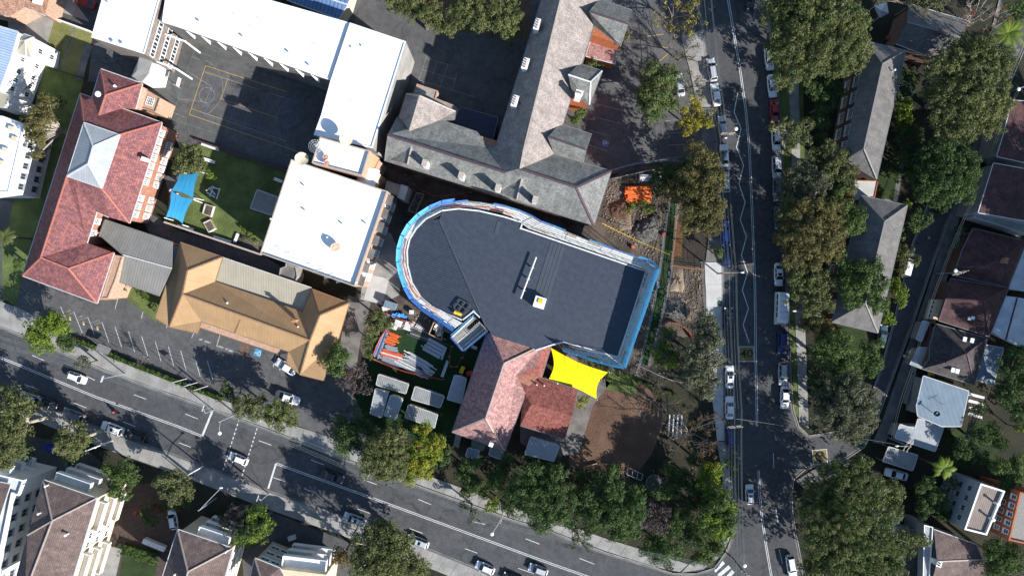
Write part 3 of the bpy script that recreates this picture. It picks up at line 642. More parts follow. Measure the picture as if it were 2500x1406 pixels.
# ---------------- buildings ----------------
def dome_vent(parent, px, py, h, r=.3):
    x, y, _ = P(px, py, h); m = MB(); m.tube([(x, y, h-.5), (x, y, h+.25), (x, y, h+.4), (x, y, h+.6), (x, y, h+.7)], [.14, .14, r, r, .05], 10); m.build('roof_vent', white, parent)
def dish(px, py, h, r, label, tilt=(.5, .3), m=white, hh=1.2, wire=False):
    x, y, _ = P(px, py, h); o = thing('satellite_dish', (x, y, h), label, 'satellite dish', 'satellite dishes on the roofs')
    d = Vector((tilt[0], tilt[1], .8)).normalized(); c = Vector((x, y, h+hh)); a = d.cross(Vector((0, 0, 1))); a = a.normalized() if a.length > .01 else Vector((1, 0, 0)); b = d.cross(a); mb = MB(); K = 18; rings = [(0, -.28), (.45, -.22), (.75, -.12), (1, 0)]
    if wire:
        for rr, zz in rings[1:]:
            mb.tube([c+(a*math.cos(2*math.pi*k/K)+b*math.sin(2*math.pi*k/K))*r*rr+d*zz*r for k in range(K+1)], .03, 4)
        for k in range(K): mb.tube([c+(a*math.cos(2*math.pi*k/K)+b*math.sin(2*math.pi*k/K))*r*rr+d*zz*r for rr, zz in rings], .02, 3)
    else:
        pts = [[c+(a*math.cos(2*math.pi*k/K)+b*math.sin(2*math.pi*k/K))*r*rr+d*zz*r for k in range(K)] for rr, zz in rings]
        for i in range(3):
            for k in range(K): mb.face([pts[i][k], pts[i][(k+1) % K], pts[i+1][(k+1) % K], pts[i+1][k]])
    mb.build('reflector', m, o, smooth=not wire)
    s = MB(); s.tube([(x, y, h-.05), c-d*.28*r], .07, 6); s.build('mast', steel, o)
    s = MB(); s.tube([c+a*r*.9, c+d*.75*r], .03, 4); s.tube([c-a*r*.9, c+d*.75*r], .03, 4); s.box(c+d*.75*r, (.18, .18, .22)); s.build('feed_arm', steel, o); return o
def antenna(px, py, h, label, ang=20, ht=2.2, s=1.0):
    x, y, _ = P(px, py, h); o = thing('tv_antenna', (x, y, h), label, 'antenna', 'television antennas on the roofs'); m = MB(); m.tube([(x, y, h-.3), (x, y, h+ht)], .035, 5); m.build('mast', steel, o)
    c, s_ = math.cos(rad(ang)), math.sin(rad(ang)); b = MB(); L_ = 1.5*s; b.tube([(x-c*L_/2, y-s_*L_/2, h+ht-.1), (x+c*L_/2, y+s_*L_/2, h+ht-.1)], .025, 4)
    for i in range(7):
        t = (i/6-.5)*L_; w_ = (.75-.05*i)*s; b.tube([(x+c*t+s_*w_/2, y+s_*t-c*w_/2, h+ht-.1), (x+c*t-s_*w_/2, y+s_*t+c*w_/2, h+ht-.1)], .018, 3)
    b.build('elements', steel, o); return o
# --- red tiled school wing (left)
E, RG = 7.6, 11.9
b1 = bld('school_wing', 220, 480, 'long red-tiled school building with a grey hipped metal lantern roof, left side')
roof(b1, [
 [(196, 229, E), (205, 300, RG), (164, 430, RG), (100, 629, RG-.3), (55, 673, E)],
 [(196, 229, E), (395, 300, E), (292, 330, RG), (205, 300, RG)],
 [(395, 300, E), (316, 545, E), (248, 459, RG), (292, 330, RG)],
 [(248, 459, RG), (316, 545, E), (265, 530, 9.2), (236, 517, 9.2), (183, 450, 11.6), (164, 430, RG)],
 [(164, 430, RG), (183, 450, 11.6), (236, 517, 9.2), (212, 593, 8.6), (100, 629, RG-.3)],
 [(100, 629, RG-.3), (212, 593, 8.6), (278, 617, E), (168, 656, 11.6)],
 [(100, 629, RG-.3), (168, 656, 11.6), (237, 740, E), (55, 673, E)],
 [(278, 617, E), (237, 740, E), (168, 656, 11.6)]], red_tile, cap=cap_red, gut=gut_white)
roof(b1, [[(205, 300, RG+.15), (228, 358, 13.8), (216, 400, 13.8), (164, 430, RG+.15)], [(205, 300, RG+.15), (292, 330, RG+.15), (228, 358, 13.8)],
          [(292, 330, RG+.15), (248, 459, RG+.15), (216, 400, 13.8), (228, 358, 13.8)], [(248, 459, RG+.15), (164, 430, RG+.15), (216, 400, 13.8)]], zinc, name='lantern_roof', cap=cap_white, gut=gut_white)
q1 = walls(b1, [(196, 229), (395, 300), (316, 545), (265, 530), (236, 517), (212, 593), (278, 617), (237, 740), (55, 673)], E, brick, .45)
a, b = edge_out(q1, 1); windows(b1, a, b, (2.0, 6.0), 11, 1.25, 1.75, 3, 4, m0=.6, m1=.6, skip=(4, 11, 15))
a, b = edge_out(q1, 4); windows(b1, a, b, (5.9,), 2, 1.2, 1.6, 3, 3)
a, b = edge_out(q1, 6); windows(b1, a, b, (2.4,), 1, 1.2, 1.6, 3, 3)
chimney(b1, 352, 389, 8.6, 10.0, .9, .6, -20, white, 0)
# north hipped pavilion of the red wing
b1n = bld('stair_pavilion', 270, 230, 'small red-tiled hipped pavilion with round white vent above the red wing')
roof(b1n, [[(246, 169, 8.6), (258, 233, 12), (242, 282, 12), (225, 238, 8.6)], [(246, 169, 8.6), (347, 205, 8.6), (258, 233, 12)],
           [(347, 205, 8.6), (330, 267, 8.6), (298, 264, 9.8), (242, 282, 12), (258, 233, 12)]], red_tile, cap=cap_red, gut=gut_white)
q = walls(b1n, [(246, 169), (347, 205), (330, 267), (240, 262), (225, 238)], 8.6, brick_pale, .4)
dome_vent(b1n, 243, 232, 11.2, .55); dome_vent(b1n, 283, 212, 10.4, .25)
b1p = bld('brick_annexe', 365, 250, 'flat salmon brick annexe with a white paned window, between red pavilion and court')
flatroof(b1p, [(345, 212), (392, 240), (380, 275), (335, 262)], 6.0, brick_pale, brick_pale, .2, .2)
q = ppoly([(345, 212), (392, 240), (380, 275), (335, 262)], 6.0)
for px, py in ((366, 248),):
    x, y, _ = P(px, py, 5.9); fme, gme, sme = winmesh(1.5, 1.6, 4, 3, white, glass); o = link('skylight', fme, b1p, None, (x, y, 5.86), rad(-20)); o.rotation_euler = (rad(90), 0, rad(-20)); gg = bpy.data.objects.new('pane', gme); COL.objects.link(gg); gg.parent = o
b1s = bld('covered_walk', 350, 175, 'grey ribbed link roof on a white-walled stair, under the white school block')
roof(b1s, [[(340, 138, 6.2), (372, 148, 6.2), (362, 180, 5.4), (333, 175, 5.4)], [(333, 175, 5.4), (362, 180, 5.4), (345, 201, 4.4), (318, 190, 4.4)]], shed_metal, gut=gut_white, updir=(.3, -1))
walls(b1s, [(340, 138), (390, 152), (378, 200), (345, 201), (318, 190)], 4.3, white, .1)
# --- white flat-roofed school block (U-shape)
HW = 11.3
b2a = bld('classroom_block', 300, 60, 'white flat-roofed classroom wing with a brown brick windowed front, top left')
flatroof(b2a, [(265, -60), (410, -60), (390, 0), (353, 133), (223, 92)], HW, mat('stone_panel', (.22, .185, .165), (.15, .12, .105), .9, 1.5, fine=.25), white_roof, .12, .25, white)
q = ppoly([(265, -60), (410, -60), (390, 0), (353, 133), (223, 92)], HW)
a, b = (q[3], q[1]); windows(b2a, a, b, (2.2, 5.6, 9.0), 10, 1.5, 1.5, 2, 1, m0=.3, m1=.3, sill=False)
for t in (0, .36, .72):
    A = Vector(P(353+t*60, 133-t*193, HW)[:2]); mb = MB(); mb.box((A.x+1.9, A.y-.6, 6.6), (4.2, .3, .5), rad(-20)); mb.box((A.x+3.6, A.y-1.2, 3.2), (.3, .3, 6.4), rad(-20)); mb.build('canopy_beam', white, b2a)
b2b = bld('north_wing', 620, 90, 'long white flat roof north of the court, dotted with antennas and vents')
flatroof(b2b, [(412, -60), (395, 55), (428, 65), (806, 197), (853, 56), (656, 0), (520, -60)], HW, concrete_dark, white_roof, .12, .25, white)
b2c = bld('east_wing', 860, 220, 'white flat-roofed wing running down the east side of the court')
flatroof(b2c, [(854, 56), (991, 102), (909, 362), (830, 345), (766, 330), (784, 281), (807, 197)], HW+.4, concrete, white_roof, .15, .25, white)
# saw-tooth fins and brick dado under the north wing eaves
for i in range(9):
    t = i/9; px = 445+t*345; py = 76+t*118; x, y, _ = P(445+345*t, 70+121*t, 11); mb = MB(); mb.add([(x, y+.1, 10.9), (x+1.7, y-1.5, 9.8), (x+1.9, y-1.0, 9.8), (x, y+.1, 10.6), (x+1.7, y-1.5, 9.4)], [(0, 2, 1), (0, 4, 2), (1, 2, 4), (0, 1, 4)]); mb.build('sun_fin', white, b2b)
A = Vector(P(432, 88)[:2]); B = Vector(P(795, 212)[:2]); d = (B-A).normalized(); n_ = Vector((d.y, -d.x)); mb = MB(); 
mb.bar((*(A-n_*.2), .5), (*(B-n_*.2), .5), .3, 1.0); mb.build('brick_dado', brick_brown, b2b)
for i in range(36):
    p = A+(B-A)*((i+.5)/36); mb = MB(); mb.box((p.x+n_.x*-.2, p.y+n_.y*-.2, 1.03), (.5, .26, .08), math.atan2(d.y, d.x)); mb.build('ledge_block', cream, b2b)
b2d = bld('link_tower', 835, 380, 'white raised roof terrace with satellite dishes between the two white blocks')
flatroof(b2d, [(781, 334), (903, 368), (884, 430), (761, 398)], 13.6, brick_pale, white_roof, .45, .22, cap_pale)
mb = MB(); x, y, _ = P(892, 375, 10.6)
b2e = bld('white_hall', 790, 540, 'big square white-roofed hall with brick parapet, north-west of the dark new roof')
HH = 12.0
hall = [(711, 389), (946, 467), (866, 700), (635, 619)]
flatroof(b2e, hall, HH, brick_pale, white_roof, .55, .2, cap_pale)
q = ppoly(hall, HH); a, b = edge_out(q, 1); windows(b2e, a, b, (2.3, 6.0, 9.2), 7, 1.5, 1.5, 2, 1, m0=.8, m1=.8)
for i in range(7):
    t = (i+.5)/7; p = Vector(q[1])+(Vector(q[2])-Vector(q[1]))*t; d = (Vector(q[2])-Vector(q[1])).normalized(); n_ = Vector((-d.y, d.x))
    if n_.x < 0: n_ = -n_
    mb = MB(); mb.box((p.x+n_.x*.55, p.y+n_.y*.55, 10.4), (1.9, 1.1, .12), math.atan2(d.y, d.x)); mb.build('window_hood', concrete_dark, b2e)
b2f = bld('curved_canopy', 912, 425, 'small white vaulted roof tucked beside the white hall')
pts = []; 
for k in range(7):
    t = k/6; pts.append((math.sin(t*math.pi)*1.0))
roof(b2f, [[(884+7*k, 404+2.2*k, 9.4+pts[k]), (884+7*(k+1), 404+2.2*(k+1), 9.4+pts[k+1]), (871+7*(k+1), 444+2.4*(k+1), 9.4+pts[k+1]), (871+7*k, 444+2.4*k, 9.4+pts[k])] for k in range(6)], white_roof, gut=gut_white, updir=(.3, -1))
walls(b2f, [(884, 404), (926, 417), (913, 458), (871, 444)], 9.4, cream, .3)
b2g = bld('tan_awning', 906, 390, 'small tan box roof at the corner of the white link tower')
roof(b2g, [[(902, 370, 11.6), (926, 386, 10), (912, 415, 10), (890, 402, 11.6)]], tan_metal, gut=gut_tan); walls(b2g, [(902, 370), (926, 386), (912, 415), (890, 402)], 9.9, brick_pale, .3)
b2h = bld('yard_shelter', 642, 492, 'small grey ribbed awning on the west side of the white hall')
roof(b2h, [[(628, 464, 3.0), (678, 482, 3.4), (663, 525, 3.4), (612, 508, 3.0)]], grey_metal, gut=gut_white, updir=(1, -.33))
for px, py in ((628, 464), (612, 508), (676, 484), (662, 522)):
    x, y, _ = P(px, py, 3); mb = MB(); mb.tube([(x, y, 0), (x, y, 2.95)], .06, 6); mb.build('post', white, b2h)
# equipment on the white roofs
for i, (px, py) in enumerate(((590, 50), (652, 62), (633, 82), (787, 124), (873, 260))): antenna(px, py, HW-.1, ('antenna mast nearest the top left on white roof', 'upper of the two paired antennas on the white north roof', 'lower of the two paired antennas on the white north roof', 'antenna near the corner of the white north and east roofs', 'antenna alone on the white east wing roof')[i], -20, 1.5, 1.2)
for px, py in ((268, 10), (490, 55), (596, 92), (708, 130), (885, 115), (860, 118), (758, 162)): dome_vent(b2b if px > 400 and px < 850 else (b2c if px > 850 else b2a), px, py, HW, .2)
for i, (px, py) in enumerate(((280, 105), (303, 110))): dome_vent(b2a, px, py, HW, .3)
for i, (px, py) in enumerate(((733, 612), (705, 597), (782, 640), (810, 655), (838, 665))): antenna(px-5, py+22, HH-.5, ('second antenna along the lower parapet of the white hall', 'first antenna along the lower parapet of the white hall', 'third antenna along the lower parapet of the white hall', 'fourth antenna along the lower parapet of the white hall', 'antenna at the lower right corner of the white hall roof')[i], 10, 1.4, .8)
for px, py in ((747, 515), (663, 535), (838, 548), (895, 547), (870, 690), (745, 455), (800, 580)): dome_vent(b2e, px, py, HH-.5, .18)
dish(822, 604, HH-.5, .95, 'grey dish casting a shadow in the middle of the white hall roof', (.5, -.6), brick_pale, 1.0)
dish(774, 360, 13.3, 1.25, 'round wire mesh dish at the left edge of the link tower roof', (.1, .1), steel, 1.0, True)
dish(848, 343, 13.3, 1.2, 'large cream dish at the top edge of the link tower roof', (.3, -.2), cream, 1.0)
dish(740, 390, HH, 1.25, 'large cream dish at the top left corner of the white hall', (.2, .1), cream, .9)
for i, (px, py) in enumerate(((798, 386), (801, 401))): dish(px, py, 13.3, .55, ('small brown dish on the link tower, upper of two', 'small brown dish on the link tower, lower of two')[i], (.6, -.4), brick, .9)
# --- slate school building
ES, RS = 9.0, 14.2
b3 = bld('slate_schoolhouse', 1340, 250, 'large slate-roofed school building with dormer gables and white chimneys, centre top')
roof(b3, [
 [(1393-12, -50, RS), (1280, 360, RS), (1270, 412, RS-.4), (1233, 422, 13.2), (1190, 360, ES+.2), (1210, 358, ES), (1322, 0, ES), (1338, -50, ES)],
 [(1381, -50, RS), (1486, -50, ES), (1462, 20, ES), (1451, 63, ES), (1378, 290, ES), (1352, 378, ES), (1270, 412, RS-.4), (1280, 360, RS)]], slate, cap=cap_pale, gut=gut_grey)
roof(b3, [
 [(968, 288, ES), (946, 330, 13.2), (1233, 422, 13.2), (1190, 360, ES+.2), (1164, 323, ES), (1073, 293, ES)],
 [(946, 330, 13.2), (938, 391, ES), (1450, 550, ES), (1407, 458, 13.4), (1270, 413, 13.3), (1233, 422, 13.2)],
 [(1270, 413, 13.3), (1352, 378, ES+.1), (1492, 418, ES), (1407, 458, 13.4)],
 [(1492, 418, ES), (1450, 550, ES), (1407, 458, 13.4)]], slate_green, name='south_wing_roof', cap=cap_dark, gut=gut_grey, capw=.4)
roof(b3, [[(992, 230, ES), (1025, 235, 13), (1000, 320, 13), (974, 287, ES)], [(1025, 235, 13), (1112, 273, ES), (1109, 292, ES), (1073, 294, ES+.1), (1000, 320, 13)], [(992, 230, ES), (1030, 228, ES), (1112, 273, ES), (1025, 235, 13)]], slate, name='tower_roof', cap=cap_pale, gut=gut_grey)
def gablet(apex, ha, l, hl, r_, hr, base, hb, mt=slate_green, par=b3): roof(par, [[(*l, hl), (*base, hb), (*apex, ha)], [(*base, hb), (*r_, hr), (*apex, ha)]], mt, name='gablet_roof', cap=cap_pale, gut=None, thick=.1)
gablet((1006, 355), 12.6, (955, 391), 9.5, (1046, 420), 9.5, (995, 402), 11.2)
gablet((1275, 435), 12.4, (1217, 468), 9.5, (1304, 502), 9.5, (1262, 488), 11.2)
# east wings
roof(b3, [[(1438, 29, 12.6), (1534, 60, 12.3), (1543, 26, ES), (1462, -2, ES)], [(1438, 29, 12.6), (1451, 63, ES+.1), (1516, 114, ES), (1534, 60, 12.3)]], slate_green, name='wing_roof', cap=cap_dark, gut=gut_grey)
roof(b3, [[(1387, 183, 12.8), (1442, 201, 12.4), (1470, 174, ES), (1413, 156, ES)], [(1387, 183, 12.8), (1397, 228, ES+.1), (1439, 256, ES), (1442, 201, 12.4)], [(1442, 201, 12.4), (1439, 256, ES), (1470, 174, ES)]], slate_green, name='wing_roof', cap=cap_white, gut=gut_grey)
roof(b3, [[(1337, 335, 12.8), (1432, 367, 12.2), (1445, 329, ES), (1366, 302, ES)], [(1337, 335, 12.8), (1352, 374, ES+.1), (1424, 400, ES), (1432, 367, 12.2)]], slate_green, name='wing_roof', cap=cap_dark, gut=gut_grey)
roof(b3, [[(1443, 100, 5.2), (1506, 121, 5.2), (1502, 156, 4.6), (1430, 137, 4.6)]], pink_tile, name='porch_roof', gut=gut_white)
q3 = walls(b3, [(1338, -50), (1486, -50), (1451, 63), (1352, 378), (1290, 400), (1200, 385), (1210, 358)], ES, brick, .5)
walls(b3, [(968, 288), (1164, 323), (1352, 378), (1492, 418), (1450, 550), (938, 391)], ES, brick, .5)
for pts in ([(1462, -2), (1543, 26), (1516, 114), (1440, 88)], [(1413, 156), (1470, 174), (1439, 256), (1390, 240)], [(1366, 302), (1445, 329), (1424, 400), (1345, 372)], [(992, 230), (1112, 273), (1109, 292), (974, 287)]): walls(b3, pts, ES, brick_orange, .35)
walls(b3, [(1443, 100), (1506, 121), (1502, 156), (1430, 137)], 4.6, brick_orange, .3)
# gable end triangles of the three east wings
for (n1, n2, n3) in (((1543, 26), (1516, 114), (1534, 60)), ((1445, 329), (1424, 400), (1432, 367))):
    mb = MB(); mb.face([P(n1[0]-3, n1[1], ES), P(n2[0]-3, n2[1], ES), P(n3[0]-3, n3[1], 12.1)]); mb.build('gable_end', brick_orange, b3)
a, b = P(1440, 82, ES), P(1514, 108, ES); 
for (px, py, hb_, ht_) in ((1037, 398, 10, 13.6), (1126, 428, 10, 13.6), (1216, 458, 10, 13.6), (1307, 487, 10, 13.6)): chimney(b3, px, py, hb_, ht_, .85, 1.05, -16, white, 0, capm=cap_pale)
for (px, py) in ((1312, 60), (1283, 156), (1257, 247)): chimney(b3, px, py, 8.8, 12.6, .95, 1.9, -16, white, 4)
chimney(b3, 1414, 228, 9, 13.2, 1.2, .9, -16, white, 2)
mb = MB(); 
for a_, b_ in (((1449, 190, 11.2), (1442, 204, 10.5)),): mb.bar(P(*a_), P(*b_), .1, .1)
mb.build('roof_rail', red_orange, b3)
b3l = bld('lean_to', 1165, 300, 'dark blue flat lean-to roof in the angle of the slate building')
roof(b3l, [[(1125, 262, 4.6), (1215, 288, 4.6), (1200, 352, 5.2), (1105, 300, 5.2)]], blueglass, gut=gut_grey, updir=(0, 1)); walls(b3l, [(1125, 262), (1215, 288), (1200, 352), (1105, 300)], 4.6, brick_pale, .2)
b3g = bld('porch', 1045, 235, 'small grey-green flat porch roof north of the slate tower')
flatroof(b3g, [(1018, 205), (1069, 222), (1064, 240), (1110, 258), (1118, 268), (1124, 296), (1108, 300), (1030, 262), (1008, 232)], 4.5, brick_pale, concrete, .1, .2)
# --- new building: dark ribbed roof with scaffold
HN = 11.0
ring = [(1170, 519), (1120, 514), (1080, 519), (1042, 538), (1019, 560), (1003, 584), (996, 612), (997, 647), (1007, 688), (1029, 724), (1056, 746), (1091, 763), (1129, 778), (1157, 756), (1174, 772), (1187, 798), (1203, 819), (1306, 852), (1348, 838), (1375, 832), (1442, 850), (1507, 869), (1529, 805), (1575, 664), (1268, 560), (1272, 546), (1230, 533)]
b4 = bld('new_hall', 1280, 680, 'big dark ribbed metal roof, rounded at one end, wrapped in scaffold')
flatpts = {}
def hN(px, py):   # slopes: high along the hip line from (1073,536) to (1187,798), falling gently both ways
    dx, dy = 114, 262; L_ = math.hypot(dx, dy); s = ((px-1073)*dy-(py-536)*dx)/L_/SC
    return HN+1.0-(0.045*s if s > 0 else 0.16*(-s))
w_face = [(1073, 536)]+[(1042, 538), (1019, 560), (1003, 584), (996, 612), (997, 647), (1007, 688), (1029, 724), (1056, 746), (1091, 763), (1129, 778), (1157, 756), (1174, 772), (1187, 798)]
e_face = [(1073, 536), (1187, 798), (1203, 819), (1306, 852), (1348, 838), (1375, 832), (1442, 850), (1507, 869), (1529, 805), (1575, 664), (1268, 560), (1272, 546), (1230, 533), (1170, 519), (1120, 514), (1080, 519)]
roof(b4, [[(a, b, hN(a, b)) for a, b in e_face]], navy_metal, gut=None, updir=(114, -262+170), name='roof', thick=.3)
roof(b4, [[(a, b, hN(a, b)) for a, b in w_face]], navy_metal, gut=None, updir=(1, -.25), name='curved_end_roof', thick=.3)
mb = MB(); A = P(1073, 536, hN(1073, 536)+.05); B = P(1187, 798, hN(1187, 798)+.05); mb.bar(A, B, .3, .1); mb.build('hip_flashing', navy_flash, b4)
wq = inset(ppoly(ring, HN), .3); mb = MB(); mb.prism(wq, 0, HN-1.6); mb.build('wall', concrete, b4)
mb = MB(); rr = [Vector((*p, 0)) for p in ppoly(ring, HN)]; n = len(rr)
for i in range(n):
    p0, p1 = ring[i], ring[(i+1) % n]
    if i in (14, 15, 16): continue
    a = Vector(P(*p0, HN)); b = Vector(P(*p1, HN)); a.z = hN(*p0)-.02; b.z = hN(*p1)-.02
    d = (b-a).normalized(); o_ = Vector((-d.y, d.x, 0))*-.22; c = MB()
    c.bar(a+o_, b+o_, .28, .35); c.build('box_gutter', cap_white, b4)
    if i < 12:
        c = MB(); c.bar(a+o_*-1.4, b+o_*-1.4, .35, .05); c.build('edge_flashing', navy_flash, b4)
def onroof(px, py, dz): return P(px, py, hN(px, py)+dz)
def panel(name, pts, m, dz=.06, th=.06, par=b4):
    c = MB(); v = [onroof(a, b, dz) for a, b in pts]; c.face(v if True else v[::-1]); 
    for i in range(len(v)): a, b = v[i], v[(i+1) % len(v)]; c.face([a, b, (b[0], b[1], b[2]-th), (a[0], a[1], a[2]-th)])
    return c.build(name, m, par)
panel('translucent_sheet', [(1215, 539), (1223, 541), (1215, 571), (1207, 569)], navy_flash)
for k in range(4):
    t0, t1 = k/4, (k+1)/4-.02
    panel('roof_sheet', [(1345+36*t0, 590+12*t0), (1345+36*t1, 590+12*t1), (1305+36*t1, 718+11*t1), (1305+36*t0, 718+11*t0)], navy_flash)
x, y, z = onroof(1317, 738, 0); c = MB(); c.box((x, y, z+.7), (2.1, 2.1, 1.5), rad(-17)); hb = c.build('plant_box', white, b4)
c = MB(); c.box((x+.1, y+.25, z+1.49), (.9, .8, .3), rad(-17)); c.build('yellow_lid', yellow_m, b4)
pp = thing('roof_pipe', onroof(1290, 680, .3), 'long pale pipe lying on short stands across the dark ribbed roof', 'pipe')
c = MB(); A = Vector(onroof(1309, 628, 1.0)); B = Vector(onroof(1271, 729, 1.0)); c.tube([A, B], .16, 8); c.build('tube', cap_white, pp)
for t in (.25, .52, .8):
    p = A+(B-A)*t; c = MB(); c.box((p.x, p.y, p.z-.5), (.7, .12, 1.0), rad(-17)); c.build('stand', cap_white, pp)
c = MB(); 
fr = thing('steel_frame', onroof(1130, 745, .3), 'dark steel frame lying on the lower edge of the rounded roof end', 'frame')
for a_, b_ in (((1108, 752), (1124, 731)), ((1124, 731), (1150, 745)), ((1150, 745), (1134, 768)), ((1108, 752), (1134, 768)), ((1116, 741), (1142, 757)), ((1120, 758), (1136, 738))):
    c = MB(); c.bar(onroof(*a_, .4), onroof(*b_, .4), .22, .2); c.build('frame_bar', steel_dark, fr)
c = MB(); x, y, z = onroof(1118, 764, .35); c.tube([(x-.7, y+.2, z), (x+.7, y-.3, z)], [.35, .3], 8); setp(c.build('rolled_tarp', yellow_m), 'yellow rolled tarp beside the dark frame on the roof edge', 'tarp')
# --- red/pink tiled schoolhouse
E5, R5 = 6.0, 10.5
b5 = bld('tiled_schoolhouse', 1230, 960, 'old pink and red tiled schoolhouse joined to the dark new roof')
roof(b5, [[(1188, 815, E5), (1231, 887, R5), (1186, 1021, R5), (1104, 1054, E5)], [(1198, 812, E5+2), (1306, 851, 8.6), (1231, 887, R5), (1188, 815, E5)],
          [(1231, 887, R5), (1306, 851, 8.6), (1322, 848, 8.4), (1305, 892, 8.0), (1260, 915, 7.6), (1283, 960, E5+.6), (1256, 1035, E5), (1232, 1100, E5), (1186, 1021, R5)],
          [(1104, 1054, E5), (1186, 1021, R5), (1232, 1100, E5)]], pink_tile, cap=cap_pale, gut=gut_grey)
roof(b5, [[(1322, 848, 8.3), (1345, 846, 6.8), (1322, 921, 6.4), (1260, 915, 7.5), (1305, 892, 7.9)]], orange_tile, name='east_roof', cap=cap_red, gut=gut_grey)
walls(b5, [(1188, 815), (1345, 846), (1322, 921), (1283, 960), (1256, 1035), (1232, 1100), (1104, 1054)], E5, brick, .5)
chimney(b5, 1199, 1085, 6, 9.8, .6, .6, -20, white, 0)
b5b = bld('tiled_annexe', 1340, 990, 'low orange-red tiled annexe under the yellow shade sail')
roof(b5b, [[(1260, 917, 5.6), (1322, 922, 5.0), (1411, 952, 5.0), (1397, 1014, 7.0), (1297, 986, 7.2), (1279, 957, 6.6)], [(1279, 957, 6.6), (1297, 986, 7.2), (1397, 1014, 7.0), (1379, 1071, 5.0), (1270, 1038, 5.0)]], orange_tile, cap=None, gut=gut_grey)
walls(b5b, [(1260, 917), (1322, 922), (1411, 952), (1379, 1071), (1270, 1038)], 5.0, brick_orange, .4)
for px, py in ((1328, 940), (1310, 938), (1361, 935)): dome_vent(b5b, px, py, 6.1, .14)
b5c = bld('verandah', 1215, 1103, 'small ribbed white awning at the foot of the pink schoolhouse roof')
roof(b5c, [[(1199, 1090, 3.4), (1228, 1100, 3.4), (1222, 1120, 3.1), (1194, 1110, 3.1)]], shed_metal, gut=gut_white); walls(b5c, [(1199, 1090), (1228, 1100), (1222, 1120), (1194, 1110)], 3.1, cream, .3)
b5d = bld('rear_skillion', 1322, 1098, 'small pale blue-grey skillion roof south of the tiled annexe')
roof(b5d, [[(1296, 1067, 3.2), (1365, 1089, 3.2), (1352, 1125, 3.6), (1282, 1108, 3.6)]], zinc, gut=gut_white, updir=(.3, -1)); walls(b5d, [(1296, 1067), (1365, 1089), (1352, 1125), (1282, 1108)], 3.1, white, .2)
b5e = bld('glass_porch', 1150, 1103, 'small blue skylit porch roof near the schoolhouse water tank')
roof(b5e, [[(1143, 1094, 2.6), (1170, 1100, 2.6), (1164, 1120, 2.4), (1137, 1113, 2.4)]], blue_metal, gut=gut_white); walls(b5e, [(1143, 1094), (1170, 1100), (1164, 1120), (1137, 1113)], 2.4, white, .2)
x, y, _ = P(1168, 1085, 2.4); c = MB(); c.tube([(x, y, 0), (x, y, 2.3), (x, y, 2.7)], [1.5, 1.5, .2], 20); setp(c.build('water_tank', mat('tank_green', (.10, .16, .12), None, .6, 1), smooth=False), 'round green rainwater tank under the schoolhouse eave', 'water tank')
st = thing('back_stairs', P(1118, 1078), 'short grey flight of steps beside the pink schoolhouse corner', 'stairs')
for k in range(7):
    c = MB(); x, y, _ = P(1121-1.2*k, 1058+5*k); c.box((x, y, (1.4-.2*k)/2), (1.2, .38, 1.4-.2*k), rad(-15)); c.build('step', concrete, st)
# --- tan-roofed building
E6, R6 = 4.6, 8.2
b6 = bld('tan_roofed_school', 610, 770, 'long school building with tan metal hipped roofs beside the front car park')
roof(b6, [[(440, 592, E6), (458, 661, R6), (446, 718, R6-.2), (414, 798, E6), (380, 776, E6)], [(440, 592, E6), (543, 628, E6), (458, 661, R6)],
          [(543, 628, E6), (524, 688, E6), (446, 718, R6-.2), (458, 661, R6)],
          [(446, 718, R6-.2), (524, 688, E6), (739, 763, E6+.6), (757, 831, R6-.2)], [(446, 718, R6-.2), (757, 831, R6-.2), (705, 858, E6), (491, 784, E6)],
          [(446, 718, R6-.2), (491, 784, E6), (482, 813, E6), (414, 798, E6)],
          [(761, 706, E6), (781, 770, R6), (757, 831, R6-.2), (739, 763, E6+.6)], [(757, 831, R6-.2), (733, 914, E6+.2), (700, 887, E6), (705, 858, E6)],
          [(761, 706, E6), (852, 740, E6), (781, 770, R6)], [(781, 770, R6), (852, 740, E6), (826, 826, E6), (789, 928, E6), (733, 914, E6+.2), (757, 831, R6-.2)]], tan_metal, cap=cap_tan, gut=gut_tan)
roof(b6, [[(543, 629, 4.5), (760, 703, 4.5), (739, 764, 4.3), (524, 689, 4.3)]], cream_metal, name='infill_roof', gut=gut_white)
roof(b6, [[(587, 780, 7.2), (554, 799, 5.2), (574, 814, 4.7)], [(587, 780, 7.2), (574, 814, 4.7), (600, 822, 4.7), (603, 801, 5.2)]], tan_metal, name='gablet_roof', cap=cap_tan, gut=None, thick=.1)
roof(b6, [[(491, 785, 3.4), (705, 859, 3.4), (681, 864, 3.0), (486, 798, 3.0)]], brick_pale, name='verandah_roof', gut=gut_tan)
walls(b6, [(440, 592), (543, 628), (760, 705), (852, 740), (789, 928), (733, 914), (705, 858), (491, 784), (482, 813), (380, 776)], 4.3, brick_pale, .7)
chimney(b6, 716, 783, 6.6, 8.9, .55, .55, -20, brick, 1)
dome_vent(b6, 557, 739, 6.6, .2); dome_vent(b6, 729, 797, 6.6, .16)
for k in range(9):
    c = MB(); t = (k+.5)/9; x, y, _ = P(486+196*t, 797+67*t, 3); c.tube([(x, y+.3, 0), (x, y+.3, 3)], .07, 6); c.build('post', white, b6)
b7 = bld('link_hall', 350, 625, 'wide grey ribbed metal roof between the red school wing and the tan roofs')
roof(b7, [[(256, 537, 5.2), (421, 592, 5.2), (419, 655, 6.2), (300, 622, 6.2), (243, 573, 5.6)], [(300, 622, 6.2), (419, 655, 6.2), (389, 722, 5.2), (281, 684, 5.2)]], grey_metal, gut=gut_grey, cap=cap_white, capw=.18, updir=(-.33, -1))
